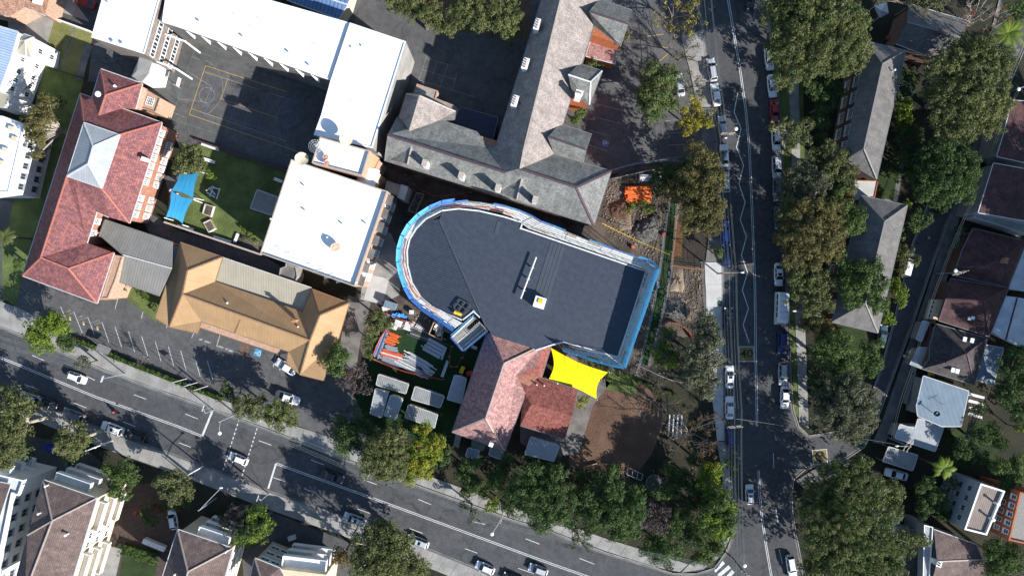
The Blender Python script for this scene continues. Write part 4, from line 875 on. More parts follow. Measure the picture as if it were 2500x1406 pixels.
walls(b7, [(256, 537), (421, 592), (389, 722), (281, 684), (300, 622), (243, 573)], 5.1, brick_pale, .4)
c = MB(); c.bar(P(418, 600, 4.4), P(395, 700, 4.4), 2.6, .1); c.build('box_gutter', blue_metal, b7)
b7b = bld('brick_bay', 270, 690, 'narrow pink brick bay with white downpipe below the grey link roof')
flatroof(b7b, [(280, 622), (300, 626), (282, 684), (264, 728), (245, 730)], 6.6, brick_pale, brick_pale, .1, .2)
# walls and posts round the little yard
def wallrun(label, pts, h, th, m, name='boundary_wall', cat='wall', cap=None):
    o = thing(name, P(*pts[0]), label, cat, 'low walls and fences') 
    for i in range(len(pts)-1):
        a = Vector(P(*pts[i], h/2)); b = Vector(P(*pts[i+1], h/2)); a.z = b.z = h/2; c = MB(); c.bar(a, b, th, h); c.build('wall_run', m, o)
        if cap: c = MB(); a.z = b.z = h+.04; c.bar(a, b, th+.1, .08); c.build('coping', cap, o)
    return o
wallrun('low brick wall below the blue shade sail and small lawn', [(405, 543), (640, 622)], 1.6, .25, brick_pale, cap=cap_pale)
wallrun('brick wall between the asphalt court and the small lawn', [(476, 342), (705, 420)], .8, .25, brick_brown, cap=cap_dark)
# --- flats etc. on the left edge
bl1 = bld('apartment_block', 20, 190, 'white rendered flats with a light blue metal roof, left edge')
roof(bl1, [[(-90, 40, 9.2), (43, 78, 9.2), (24, 148, 9.2), (-4, 222, 9.2), (-90, 200, 9.2)]], mat('sky_blue_metal', (.33, .41, .54), (.29, .37, .5), .6, .4, pat='rib', pw=.5), gut=gut_white, updir=(1, -.3))
q = walls(bl1, [(-90, 40), (43, 78), (24, 148), (-4, 222), (-90, 200)], 9.2, white, .05)
for i in (1, 2): a, b = edge_out(q, i); windows(bl1, a, b, (2.2, 6.2), 3, 1.0, 1.3, 2, 1, m0=.4, m1=.4)
bl1b = bld('bay_wing', 65, 110, 'cream hipped bay projecting from the white flats with the blue roof')
roof(bl1b, [[(44, 100, 8), (58, 84, 8), (82, 92, 8), (62, 100, 9)], [(44, 100, 8), (62, 100, 9), (64, 136, 8), (38, 130, 8)], [(82, 92, 8), (74, 140, 8), (64, 136, 8), (62, 100, 9)]], cream_metal, cap=cap_white, gut=gut_white)
q = walls(bl1b, [(58, 84), (82, 92), (74, 140), (38, 130), (44, 100)], 8, white, .1); a, b = edge_out(q, 1); windows(bl1b, a, b, (2.2, 5.6), 1, 1.1, 1.4, 2, 1, m0=.4, m1=.4)
bl2 = bld('white_flats', 20, 380, 'bright white flat-roofed block with rooftop boxes on the left edge')
flatroof(bl2, [(-90, 270), (8, 284), (60, 304), (22, 470), (-90, 470)], 8.6, white, white_roof, .15, .25, white)
q = ppoly([(-90, 270), (8, 284), (60, 304), (22, 470), (-90, 470)], 8.6); a, b = edge_out(q, 2); windows(bl2, a, b, (2.2, 6.0), 6, 1.3, 1.5, 2, 1, m0=.5, m1=.5, fm=grey_render)
for px, py in ((30, 315), (15, 367), (5, 398), (38, 340)): c = MB(); x, y, _ = P(px, py, 8.6); c.box((x, y, 8.8), (1.0, .9, .6), rad(-15)); c.build('roof_box', cream, bl2)
bl2b = bld('cream_bay', 10, 235, 'cream hipped bay roof between the blue-roofed and white flats')
roof(bl2b, [[(-30, 222, 7.5), (25, 232, 7.5), (10, 262, 7.5), (-30, 258, 7.5)]], cream_metal, gut=gut_white); walls(bl2b, [(-30, 222), (25, 232), (10, 262), (-30, 258)], 7.4, white, .1)
bl3 = bld('orange_brick_house', 50, 5, 'orange-brown tiled building cut by the top left corner')
roof(bl3, [[(-80, -70, 7), (130, -70, 7), (110, 38, 6), (60, 18, 6), (20, 40, 5), (-80, 20, 5)]], mat('clay_tile', (.48, .27, .18), (.40, .22, .15), .9, 1, pat='tile'), gut=gut_white); walls(bl3, [(-80, -70), (130, -70), (110, 38), (60, 18), (20, 40), (-80, 20)], 5, brick_pale, .2)
c = MB(); c.box(P(92, 4, 6.8), (1.8, 1.1, .3), rad(-15)); c.build('skylight', white, bl3)
wallrun('white wall between dry lawn and dark yard, top left', [(104, 36), (226, 80)], 1.5, .2, white)
wallrun('dark timber fence crossing the side lawn', [(102, 158), (205, 192)], 1.4, .08, steel_dark, 'fence', 'fence')
# --- apartment blocks, bottom left
def balconies(par, a, b, zs, depth, m, gm=None, n=4, rail=.95):
    """stacked balcony slabs with parapets outside the wall line a-b"""
    a = Vector(a[:2]); b = Vector(b[:2]); d = (b-a).normalized(); n_ = Vector((d.y, -d.x)); ang = math.atan2(d.y, d.x); L_ = (b-a).length; c0 = (a+b)/2+n_*depth/2
    for z in zs:
        c = MB(); c.box((c0.x, c0.y, z), (L_, depth, .2), ang); o = c.build('balcony', m, par)
        f = a+n_*(depth-.06); g_ = b+n_*(depth-.06); c = MB(); c.bar((*f, z+.1+rail/2), (*g_, z+.1+rail/2), .12, rail); c.build('parapet', m, o)
        for e in (a, b): c = MB(); k = e+(c0-(a+b)/2)*.0; c.bar((*(e+n_*.05), z+.1+rail/2), (*(e+n_*(depth-.14)), z+.1+rail/2), .12, rail*.98); c.build('parapet', m, o)
E9 = 11.0
f1 = bld('apartment_block', 150, 1300, 'large brown-roofed apartment block with cream walls and white balconies, bottom left')
roof(f1, [[(106, 1171, E9), (128, 1271, E9+3), (67, 1306, E9+1.6), (30, 1440, E9+.4), (26, 1460, E9)], [(106, 1171, E9), (236, 1216, E9), (128, 1271, E9+3)], [(236, 1216, E9), (165, 1450, E9), (60, 1450, E9+3), (128, 1271, E9+3)],
          [(128, 1271, E9+3), (60, 1450, E9+3), (30, 1440, E9+.4), (67, 1306, E9+1.6)]], brown_tile, cap=cap_pale, gut=gut_white)
q = walls(f1, [(106, 1171), (236, 1216), (165, 1450), (26, 1460)], E9, cream, .4)
a, b = edge_out(q, 1); A, B = Vector(a), Vector(b); 
if A.y < B.y: A, B = B, A
ea, eb = (a, b)
pa = Vector(a)+(Vector(b)-Vector(a))*.0; 
def sub(a, b, t0, t1): a = Vector(a); b = Vector(b); return a+(b-a)*t0, a+(b-a)*t1
fwd = Vector(a).y < Vector(b).y
for t0, t1 in ((.05, .36), (.62, .97)):
    s, e = sub(a, b, *((1-t1, 1-t0) if fwd else (t0, t1))); balconies(f1, s, e, (2.2, 5.2, 8.2), 1.5, white)
s, e = sub(a, b, *((1-.62, 1-.36) if fwd else (.36, .62))); windows(f1, s, e, (2.4, 5.4, 8.4), 2, 1.3, 1.3, 2, 1, m0=.5, m1=.5)
a, b = edge_out(q, 0); balconies(f1, *sub(a, b, .25, .95), (2.2, 5.2, 8.2), 1.8, white)
dome_vent(f1, 163, 1304, E9+2.1, .25); dome_vent(f1, 114, 1185, E9+.7, .2); dome_vent(f1, 97, 1252, E9+1.8, .2)
f2 = bld('white_apartments', 20, 1260, 'white stepped apartment block cut by the left edge, bottom left')
roof(f2, [[(-80, 1160, 10), (25, 1182, 10), (-60, 1440, 10)]], brown_tile, gut=gut_white)
flatroof(f2, [(-80, 1140), (58, 1172), (45, 1210), (30, 1205), (-20, 1450), (-90, 1450)], 9.6, white, white_roof_w, .5, .25, white)
q = ppoly([(-80, 1140), (58, 1172), (45, 1210), (30, 1205), (-20, 1450), (-90, 1450)], 9.6)
a, b = edge_out(q, 3); windows(f2, a, b, (2.0, 5.0, 8.0), 6, 1.5, 1.4, 2, 1, m0=.6, m1=.6, fm=grey_render)
a, b = edge_out(q, 0); balconies(f2, *sub(a, b, .3, .95), (2.0, 5.0, 8.0), 1.6, white)
f3 = bld('apartment_block', 500, 1370, 'brown-tiled hipped apartment block second from the left along the bottom edge')
roof(f3, [[(434, 1292, 9.5), (459, 1395, 12.5), (440, 1470, 12.5), (380, 1460, 9.5)], [(434, 1292, 9.5), (568, 1338, 9.5), (459, 1395, 12.5)], [(568, 1338, 9.5), (530, 1470, 9.5), (440, 1470, 12.5), (459, 1395, 12.5)]], brown_tile, cap=cap_pale, gut=gut_white)
q = walls(f3, [(434, 1292), (568, 1338), (530, 1470), (380, 1460)], 9.5, cream, .4); a, b = edge_out(q, 0); balconies(f3, *sub(a, b, .1, .7), (2.0, 4.8, 7.6), 1.9, white)
a, b = edge_out(q, 1); windows(f3, a, b, (2.0, 4.8, 7.6), 4, 1.2, 1.3, 2, 1)
dome_vent(f3, 429, 1400, 11, .2); dome_vent(f3, 553, 1345, 10.2, .2)
f4 = bld('apartment_block', 660, 1390, 'brown-tiled block with three tiers of curved white balconies, bottom edge')
roof(f4, [[(622, 1362, 9.5), (640, 1420, 11.5), (600, 1460, 9.5)], [(622, 1362, 9.5), (683, 1386, 9.5), (640, 1420, 11.5)], [(683, 1386, 9.5), (720, 1460, 9.5), (640, 1420, 11.5), (600, 1460, 9.5)]], brown_tile, cap=cap_pale, gut=gut_white)
q = walls(f4, [(622, 1362), (683, 1386), (800, 1400), (790, 1470), (600, 1460)], 9.4, cream, .2); a, b = edge_out(q, 1); balconies(f4, *sub(a, b, .05, .98), (2.2, 5.0, 7.8), 2.4, white); a, b = edge_out(q, 0); windows(f4, a, b, (2.4, 5.2, 8.0), 2, 1.8, 1.1, 2, 1, m0=.4, m1=.4)
for px, py in ((689, 1393), (701, 1395)): c = MB(); x, y, _ = P(px, py, 8.6); c.tube([(x, y, 7.9), (x, y, 9.0)], .5, 14); c.build('round_planter', white, f4)
flatroof(f4, [(730, 1385), (800, 1398), (790, 1470), (700, 1470)], 7.0, cream, concrete_dark, .3, .2, white)
# --- right-hand side: flats with dark tiled roofs
r1 = bld('brick_flats', 2120, 270, 'long dark-tiled hipped flats with brown brick walls, upper right')
E1_ = 8.6
roof(r1, [[(2116, 102, E1_), (2155, 157, 11.6), (2109, 364, 11.6), (2063, 391, E1_)], [(2116, 102, E1_), (2211, 124, E1_), (2155, 157, 11.6)], [(2211, 124, E1_), (2140, 437, E1_), (2109, 364, 11.6), (2155, 157, 11.6)], [(2063, 391, E1_), (2109, 364, 11.6), (2140, 437, E1_)]], dark_tile, cap=cap_grey, gut=gut_grey)
q = walls(r1, [(2116, 102), (2211, 124), (2140, 437), (2063, 391)], E1_, brick_brown, .6); a, b = edge_out(q, 3); windows(r1, a, b, (2.4, 6.0), 6, 2.2, 1.7, 4, 2, m0=1.2, m1=1.2)
dome_vent(r1, 2181, 173, 10.6, .2)
r2 = bld('brick_flats', 2130, 640, 'long dark-tiled hipped flats with brown brick walls, right of centre')
roof(r2, [[(2102, 478, E1_), (2160, 541, 11.6), (2113, 741, 11.6), (2032, 786, E1_)], [(2102, 478, E1_), (2215, 502, E1_), (2160, 541, 11.6)], [(2215, 502, E1_), (2143, 812, E1_), (2113, 741, 11.6), (2160, 541, 11.6)], [(2032, 786, E1_), (2113, 741, 11.6), (2143, 812, E1_)]], dark_tile, cap=cap_grey, gut=gut_grey)
q = walls(r2, [(2102, 478), (2215, 502), (2143, 812), (2032, 786)], E1_, brick_brown, .6); a, b = edge_out(q, 3); windows(r2, a, b, (2.4, 6.0), 6, 2.0, 1.6, 3, 2, m0=1.2, m1=1.2)
for rr_, px, py, lb in ((r1, 2134, 372, 'upper'), (r2, 2185, 557, 'lower')):
    antenna(px, py, 10.6, 'three-armed antenna on the sunny slope of the %s dark-tiled flats' % lb, 60, 2.0, 1.1)
r1b = bld('concrete_garage', 2110, 460, 'flat stained concrete garage roof between the two dark-tiled flats')
flatroof(r1b, [(2086, 440), (2144, 441), (2136, 482), (2078, 492)], 3.0, brick_orange, concrete_new, .08, .15)
r3 = bld('tiled_house', 2270, 80, 'dark grey-brown tiled gabled house with an antenna, top right')
roof(r3, [[(2218, 10, 6), (2358, 51, 6), (2356, 95, 8.6), (2215, 55, 8.6)], [(2215, 55, 8.6), (2356, 95, 8.6), (2335, 135, 6), (2289, 146, 6), (2188, 107, 6)]], dark_tile, cap=cap_grey, gut=gut_white)
walls(r3, [(2218, 10), (2358, 51), (2345, 125), (2289, 146), (2188, 107)], 6, brick_brown, .6); antenna(2328, 62, 7, 'large fishbone antenna on the dark house at the top right', -25, 2.2, 2.2); chimney(r3, 2296, 78, 8, 9.3, .6, .5, -15, brick_brown, 1)
r4 = bld('terrace_house', 2470, 330, 'dark red tiled house on the far right edge')
roof(r4, [[(2472, 246, 7), (2540, 250, 7), (2540, 405, 7), (2434, 382, 7), (2450, 330, 7)]], maroon_tile, gut=gut_white, updir=(1, .2)); walls(r4, [(2472, 246), (2540, 250), (2540, 405), (2434, 382)], 6.9, grey_render, .4)
r5 = bld('terrace_house', 2450, 460, 'dark plum tiled house with a white wall below, far right edge')
roof(r5, [[(2426, 399, 8), (2540, 420, 8), (2540, 545, 8), (2389, 519, 8)]], maroon_tile, gut=gut_white, updir=(1, .2)); walls(r5, [(2426, 399), (2540, 420), (2540, 545), (2389, 519)], 7.9, grey_render, .2)
r5b = bld('lean_to', 2440, 540, 'pale ribbed lean-to roof below the plum tiled house'); roof(r5b, [[(2386, 523, 4.4), (2520, 552, 4.4), (2520, 574, 4), (2380, 530, 4)]], shed_metal, gut=gut_white); walls(r5b, [(2386, 523), (2520, 552), (2520, 574), (2380, 530)], 4, white, .1)
r6 = bld('tiled_cottage', 2440, 640, 'dark red hipped cottage with a chimney below the plum tiled house')
roof(r6, [[(2376, 558, 4.5), (2500, 588, 4.5), (2454, 627, 7.5)], [(2376, 558, 4.5), (2454, 627, 7.5), (2405, 650, 7), (2336, 652, 4.5), (2350, 610, 4.5)], [(2500, 588, 4.5), (2462, 700, 4.5), (2454, 627, 7.5)], [(2336, 652, 4.5), (2405, 650, 7), (2454, 627, 7.5), (2462, 700, 4.5), (2325, 672, 4.5)]], maroon_tile, cap=cap_dark, gut=gut_grey)
walls(r6, [(2376, 558), (2500, 588), (2462, 700), (2325, 672), (2350, 610)], 4.5, brick_brown, .5); chimney(r6, 2456, 636, 6, 8.4, .6, .9, -15, brick, 1)
r7 = bld('tiled_cottage', 2370, 755, 'dark red hipped cottage with a cream bay, between red and grey-roofed neighbours')
roof(r7, [[(2322, 680, 4.5), (2462, 704, 4.5), (2402, 735, 7.8)], [(2322, 680, 4.5), (2402, 735, 7.8), (2310, 729, 5.6), (2292, 782, 4.5), (2308, 730, 4.5)], [(2462, 704, 4.5), (2415, 821, 4.5), (2402, 735, 7.8)], [(2292, 782, 4.5), (2310, 729, 5.6), (2402, 735, 7.8), (2415, 821, 4.5)]], maroon_tile, cap=cap_dark, gut=gut_grey)
walls(r7, [(2322, 680), (2462, 704), (2415, 821), (2292, 782)], 4.5, brick_brown, .5); 
r7b = bld('bay_window', 2293, 755, 'cream box bay with four panes beside the dark red cottage')
flatroof(r7b, [(2291, 731), (2308, 732), (2292, 782), (2277, 779)], 3.2, cream, cream, .05, .1); q = ppoly([(2291, 731), (2308, 732), (2292, 782), (2277, 779)], 3.2); a, b = edge_out(q, 3); windows(r7b, a, b, (2.0,), 4, .8, .9, 1, 1, m0=.2, m1=.2)
r8 = bld('tiled_cottage', 2345, 865, 'charcoal hipped cottage with skylights above the blue-grey metal roof')
cot = mat('charcoal_tile', (.075, .062, .062), (.055, .047, .048), .85, .6, pat='tile', pw=.33, ph=.36)
roof(r8, [[(2285, 791, 4.5), (2410, 826, 4.5), (2361, 863, 7.8)], [(2285, 791, 4.5), (2361, 863, 7.8), (2310, 884, 6.5), (2270, 876, 4.6), (2270, 846, 4.5)], [(2410, 826, 4.5), (2379, 939, 4.5), (2361, 863, 7.8)], [(2252, 900, 4.5), (2270, 876, 4.6), (2310, 884, 6.5), (2361, 863, 7.8), (2379, 939, 4.5)]], cot, cap=cap_dark, gut=gut_grey)
walls(r8, [(2285, 791), (2410, 826), (2379, 939), (2252, 900), (2270, 846)], 4.5, brick_brown, .5)
for px, py in ((2326, 903), (2337, 906), (2355, 828), (2373, 831)): c = MB(); c.box(P(px, py, 6.3 if py > 850 else 5.9), (.7, .9, .25), rad(-15)); c.build('skylight', white, r8)
for px, py in ((2367, 778), (2375, 776)): c = MB(); c.box(P(px, py, 6.3), (.6, .6, .25), rad(-15)); c.build('skylight', white, r7)
r9 = bld('metal_roofed_house', 2300, 980, 'blue-grey metal-roofed house with a dark dish, right side')
roof(r9, [[(2255, 918, 5), (2365, 955, 5), (2346, 1040, 5.6), (2300, 1040, 5.6), (2241, 1015, 5.5), (2238, 991, 5.4)]], blue_metal, gut=gut_white, updir=(.25, -1)); walls(r9, [(2255, 918), (2365, 955), (2346, 1040), (2241, 1015)], 5, grey_render, .4)
dish(2275, 1006, 5.4, .55, 'small dark blue dish on the blue-grey metal roof', (-.5, .5), blueglass, 1.6); antenna(2297, 985, 5.3, 'small pale antenna on the blue-grey metal roof', 15, 1.2, 1.2)
r9b = bld('rear_extension', 2245, 1062, 'lower pale blue-grey roof with palm shadows below the blue-grey roof')
roof(r9b, [[(2198, 1036, 3.6), (2234, 1048, 3.6), (2242, 1022, 3.6), (2305, 1040, 3.6), (2283, 1101, 3.8), (2185, 1069, 3.8)]], zinc, gut=gut_white, updir=(.25, -1)); walls(r9b, [(2198, 1036), (2305, 1040), (2283, 1101), (2185, 1069)], 3.6, grey_render, .3)
r10 = bld('carport', 2195, 1118, 'ribbed grey carport roof with a white car parked at its edge')
roof(r10, [[(2170, 1091, 2.8), (2240, 1111, 2.8), (2228, 1148, 3.0), (2156, 1125, 3.0)]], shed_metal, gut=gut_white, updir=(.3, -1))
for px, py in ((2170, 1091), (2240, 1111), (2228, 1148), (2156, 1125)): x, y, _ = P(px, py, 2.8); c = MB(); c.tube([(x, y, 0), (x, y, 2.75)], .06, 6); c.build('post', steel, r10)
r11 = bld('rendered_flats', 2400, 1230, 'tall pale blue-grey rendered flats with a brown flat roof, lower right')
flatroof(r11, [(2394, 1179), (2454, 1198), (2409, 1306), (2354, 1292)], 10, grey_render, mat('brown_deck', (.24, .19, .165), (.2, .16, .14), .85, .6, pat='rib', pw=.35), .4, .3, white, updir=(.3, -1))
q = ppoly([(2394, 1179), (2454, 1198), (2409, 1306), (2354, 1292)], 10); a, b = edge_out(q, 3); windows(r11, a, b, (2.5, 5.2, 7.8), 4, 1.1, 1.2, 2, 1, m0=.7, m1=.7, fm=grey_render)
for px, py in ((2436, 1230), (2424, 1268)): c = MB(); x, y, _ = P(px, py, 10.6); c.tube([(x, y, 9.6), (x, y, 10.7), (x, y, 10.9)], [.2, .2, .32], 10); c.build('roof_vent', white, r11)
r12 = bld('orange_flats', 2470, 1260, 'orange brick flats with rows of white-framed windows, lower right edge')
flatroof(r12, [(2490, 1200), (2580, 1220), (2560, 1340), (2462, 1318)], 11, brick_orange, cap_grey, .3, .3)
q = ppoly([(2490, 1200), (2580, 1220), (2560, 1340), (2462, 1318)], 11); a, b = edge_out(q, 3); windows(r12, a, b, (2.0, 4.8, 7.6, 10.0), 5, 1.0, 1.3, 1, 2, m0=.5, m1=.5)
r13 = bld('brown_tiled_house', 2340, 1340, 'brown-tiled house with white parapets and a small chimney, bottom right')
roof(r13, [[(2280, 1292, 6.5), (2385, 1330, 6.5), (2398, 1365, 6.8), (2288, 1370, 8)], [(2288, 1370, 8), (2398, 1365, 6.8), (2410, 1440, 6), (2270, 1440, 6.5)]], brown_tile, gut=gut_white, cap=cap_pale)
walls(r13, [(2280, 1292), (2385, 1330), (2410, 1440), (2270, 1440)], 6.3, grey_render, .2); chimney(r13, 2292, 1376, 7, 9, .8, .9, -15, white, 2)
r14 = bld('shaded_tiled_house', 2230, 1370, 'dark brown tiled roof partly under the big gum, bottom right')
roof(r14, [[(2195, 1330, 5), (2252, 1342, 5), (2250, 1440, 5), (2180, 1440, 5)]], cot, gut=gut_grey); walls(r14, [(2195, 1330), (2252, 1342), (2250, 1440), (2180, 1440)], 5, grey_render, .3)
r14b = bld('parapet_house', 2262, 1340, 'blue-grey rendered parapet strip between two brown roofs, bottom right'); flatroof(r14b, [(2256, 1280), (2278, 1286), (2268, 1440), (2252, 1440)], 6.8, grey_render, grey_render, .2, .15, white)
r15 = bld('white_pavilion', 2175, 1262, 'white roof glimpsed through the big gum, lower right'); flatroof(r15, [(2158, 1240), (2202, 1250), (2196, 1278), (2150, 1290)], 4, white, white_roof, .1, .2)
r15b = bld('blue_tank_roof', 2215, 1300, 'pale blue metal roof glimpsed under gum branches, lower right'); roof(r15b, [[(2190, 1285, 4), (2240, 1296, 4), (2232, 1322, 4), (2180, 1312, 4)]], blue_metal, gut=gut_white); walls(r15b, [(2190, 1285), (2240, 1296), (2232, 1322), (2180, 1312)], 3.9, grey_render, .2)
r16 = bld('white_shed', 2485, 660, 'white and pale blue metal roof beside the red cottages, right edge'); roof(r16, [[(2505, 600, 3.5), (2560, 610, 3.5), (2540, 715, 3.5), (2463, 705, 3.5)]], white_roof_w, gut=gut_white); walls(r16, [(2505, 600), (2560, 610), (2540, 715), (2463, 705)], 3.4, white, .2)
r17 = bld('white_shed', 2455, 780, 'white ribbed metal roof dappled by tree shade, right edge'); roof(r17, [[(2448, 723, 4), (2483, 727, 4.4), (2455, 830, 4.4), (2420, 806, 4)], [(2483, 727, 4.4), (2540, 740, 4), (2520, 852, 4), (2455, 830, 4.4)]], white_roof_w, gut=gut_white, cap=cap_dark); walls(r17, [(2448, 723), (2540, 740), (2520, 852), (2420, 806)], 3.9, white, .2)
r18 = bld('skillion_roof', 2415, 880, 'blue-grey skillion roof east of the charcoal cottage'); roof(r18, [[(2405, 842, 3.6), (2450, 850, 3.2), (2425, 940, 3.2), (2380, 925, 3.6)]], blue_metal, gut=gut_white); walls(r18, [(2405, 842), (2450, 850), (2425, 940), (2380, 925)], 3.2, grey_render, .2)
r19 = bld('rusty_awning', 2378, 985, 'rusty red and white striped awning beside the blue-grey metal roof')
for k in range(7): roof(r19, [[(2366+.5*k-k*.8, 958+8*k, 3.4), (2404-k*.9, 968+8*k, 3), (2403-k*.9, 974+8*k, 3), (2365-k*.6, 965+8*k, 3.4)]], (maroon_tile if k % 2 else white_roof_w), gut=None, name='awning_sheet', thick=.05)
for px, py in ((2366, 958), (2404, 968), (2398, 1024), (2362, 1012)): x, y, _ = P(px, py, 3); c = MB(); c.tube([(x, y, 0), (x, y, 3)], .05, 6); c.build('post', steel, r19)
r20 = bld('front_porch', 2235, 820, 'pale blue front porch roof before the charcoal cottage'); roof(r20, [[(2253, 784, 2.8), (2268, 787, 2.8), (2250, 833, 2.8), (2238, 828, 2.8)]], zinc, gut=gut_white); walls(r20, [(2253, 784), (2268, 787), (2250, 833), (2238, 828)], 2.7, grey_render, .15)
r21 = bld('dormer_porch', 2250, 870, 'pale grey bay roof with two small skylights before the charcoal cottage'); roof(r21, [[(2243, 848, 3), (2269, 850, 3.2), (2270, 878, 3.2), (2250, 900, 3), (2222, 890, 2.8)]], zinc, gut=gut_white); walls(r21, [(2243, 848), (2269, 850), (2270, 878), (2250, 900), (2222, 890)], 2.8, grey_render, .2)
wallrun('long front fence along the lane of cottages, right side', [(2345, 560), (2300, 700), (2265, 800), (2235, 890), (2208, 985)], 1.3, .1, steel, 'fence', 'fence')
bb = bld('blue_roofed_shed', 760, 5, 'blue metal-roofed shed cut by the top edge beyond the white north roof'); roof(bb, [[(665, -60, 5), (870, -60, 5), (848, 12, 6), (690, -38, 6)], [(690, -38, 6), (848, 12, 6), (826, 46, 5.4), (700, 0, 5.4)]], mat('royal_blue_metal', (.12, .20, .36), (.10, .17, .31), .6, .4, pat='rib', pw=.8), gut=gut_white, cap=cap_white); walls(bb, [(665, -60), (870, -60), (848, 12), (826, 46), (700, 0)], 5, cream, .2)
bo = bld('rear_offices', 720, 665, 'small stepped grey flat roofs between the white hall and the tan infill roof'); flatroof(bo, [(684, 655), (697, 650), (697, 642), (723, 652), (727, 675), (722, 690), (680, 676)], 4, concrete, concrete_dark, .2, .2)
bs = bld('hall_stair', 970, 470, 'pale stepped canopy between the white hall and the slate building'); flatroof(bs, [(945, 442), (978, 452), (970, 478), (938, 466)], 5.6, concrete, concrete, .15, .15); flatroof(bs, [(979, 450), (997, 456), (987, 489), (970, 482)], 6.2, concrete_new, concrete_new, .1, .15)
# ---------------- vehicles ----------------
CARM = {}
def car_meshes(kind):
    if kind in CARM: return CARM[kind]
    # L, W, H, belt, hood z, (windscreen base, roof front, roof rear, rear window base) as x from centre, +x forward
    sp = dict(sedan=(4.7, 1.8, 1.43, .92, .8, 1.05, .35, -1.05, -1.75), hatch=(4.1, 1.72, 1.46, .92, .8, 1.1, .45, -1.45, -1.85), wagon=(4.75, 1.82, 1.55, .95, .86, 1.15, .5, -1.85, -2.15),
              suv=(4.7, 1.9, 1.72, 1.08, 1.0, 1.15, .55, -1.85, -2.15), ute=(5.1, 1.88, 1.72, 1.08, 1.0, 1.2, .6, -.75, -.95), van=(4.9, 1.9, 1.98, 1.1, 1.0, 1.75, 1.15, -2.25, -2.38))[kind]
    L_, W, H, belt, hz, xw, xf, xr, xb = sp; n = 17; b = MB(); xs = [-L_/2+L_*i/(n-1) for i in range(n)]; rings = []
    for x in xs:
        t = abs(2*x/L_); w_ = W/2*(1-.20*t**7-.03*t*t)
        if x > xw: zt = hz-(x-xw)/(L_/2-xw)*.16-.10*max(0, t-.93)/.07
        elif x < xb: zt = belt-.10*max(0, t-.93)/.07-.02
        else: zt = belt
        zs = zt*.80; z0 = .24+.14*max(0, t-.85)/.15
        rings.append([(x, -w_*.9, z0), (x, -w_, z0+.2), (x, -w_*.99, zs), (x, -w_*.90, zt-.015), (x, -w_*.5, zt+.03), (x, 0, zt+.045), (x, w_*.5, zt+.03), (x, w_*.90, zt-.015), (x, w_*.99, zs), (x, w_, z0+.2), (x, w_*.9, z0)])
    m = len(rings[0]); v = [p for r_ in rings for p in r_]; f = []
    for i in range(n-1):
        for k in range(m): f.append((i*m+k, i*m+(k+1) % m, (i+1)*m+(k+1) % m, (i+1)*m+k))
    f.append(tuple(range(m))[::-1]); f.append(tuple(range((n-1)*m, n*m))); b.add(v, f)
    if kind == 'ute':   # tray cut: dark liner sits in it as its own part
        tr = MB(); tr.box((-1.72, 0, belt+.05), (1.45, W*.78, .03)); 
        for s in (-1, 1): tr.box((-1.72, s*W*.40, belt+.09), (1.5, .06, .12))
    # cabin: pillars and roof
    yb, yt = W/2*.88, W/2*.70
    B_ = [(xw, -yb), (xw, yb), (xb, yb), (xb, -yb)]; T_ = [(xf, -yt), (xf, yt), (xr, yt), (xr, -yt)]
    v = [(x, y, belt-.02) for x, y in B_]+[(x, y, H-.05) for x, y in T_]+[(x*.94+(xf+xr)/2*.06, y*.80, H) for x, y in T_]
    b.add(v, [(0, 1, 5, 4), (1, 2, 6, 5), (2, 3, 7, 6), (3, 0, 4, 7), (4, 5, 9, 8), (5, 6, 10, 9), (6, 7, 11, 10), (7, 4, 8, 11), (8, 9, 10, 11)])
    me = b.mesh('body', [], smooth=False); me.materials.append(None)
    for i, p in enumerate(me.polygons): p.use_smooth = i < (n-1)*m
    parts = {'body': [me]}
    def pane(a, b_, c, d, off):
        a, b_, c, d = map(Vector, (a, b_, c, d)); cen = (a+b_+c+d)/4; nn = (b_-a).cross(d-a).normalized()
        if nn.dot(cen-Vector((0, 0, .9))) < 0: nn = -nn
        q = MB(); pts = [cen+(p-cen)*.93+nn*off for p in (a, b_, c, d)]; q.face(pts); bk = [p-nn*.02 for p in pts]
        for i in range(4): q.face([pts[i], pts[(i+1) % 4], bk[(i+1) % 4], bk[i]])
        return q
    zb, zt = belt, H-.06
    parts['windscreen'] = [pane((xw, -yb*.97, zb), (xw, yb*.97, zb), (xf, yt*.97, zt), (xf, -yt*.97, zt), .015).mesh('windscreen', [carglass])]
    parts['rear_window'] = [pane((xb, -yb*.93, zb+.03), (xb, yb*.93, zb+.03), (xr, yt*.93, zt), (xr, -yt*.93, zt), .015).mesh('rear_window', [carglass])]
    sw = []; xm = (xf+xr)/2
    for s in (-1, 1):
        for (x0, x1, x2, x3) in ((xw-.12, xm+.03, xm+.03, xf-.06), (xm-.03, xb+.25, xr+.12, xm-.03)):
            sw.append(pane((x0, s*yb, zb), (x1, s*yb, zb), (x2, s*yt, zt), (x3, s*yt, zt), .012).mesh('side_window', [carglass]))
    parts['side_window'] = sw
    wh = MB(); wh.tube([(0, -.11, 0), (0, .11, 0)], .32, 14); wm = wh.mesh('wheel', [rubber]); parts['wheel'] = [(wm, (sx*L_*.3, sy*(W/2-.1), .32)) for sx in (-1, 1) for sy in (-1, 1)]
    hl = MB(); hl.box((0, 0, 0), (.28, .34, .12)); hm = hl.mesh('headlight', [head_l]); parts['headlight'] = [(hm, (L_/2-.22, s*W*.36, hz-.17)) for s in (-1, 1)]
    tl = MB(); tl.box((0, 0, 0), (.16, .26, .16)); tm = tl.mesh('tail_light', [tail_l]); parts['tail_light'] = [(tm, (-L_/2+.12, s*W*.38, belt-.16)) for s in (-1, 1)]
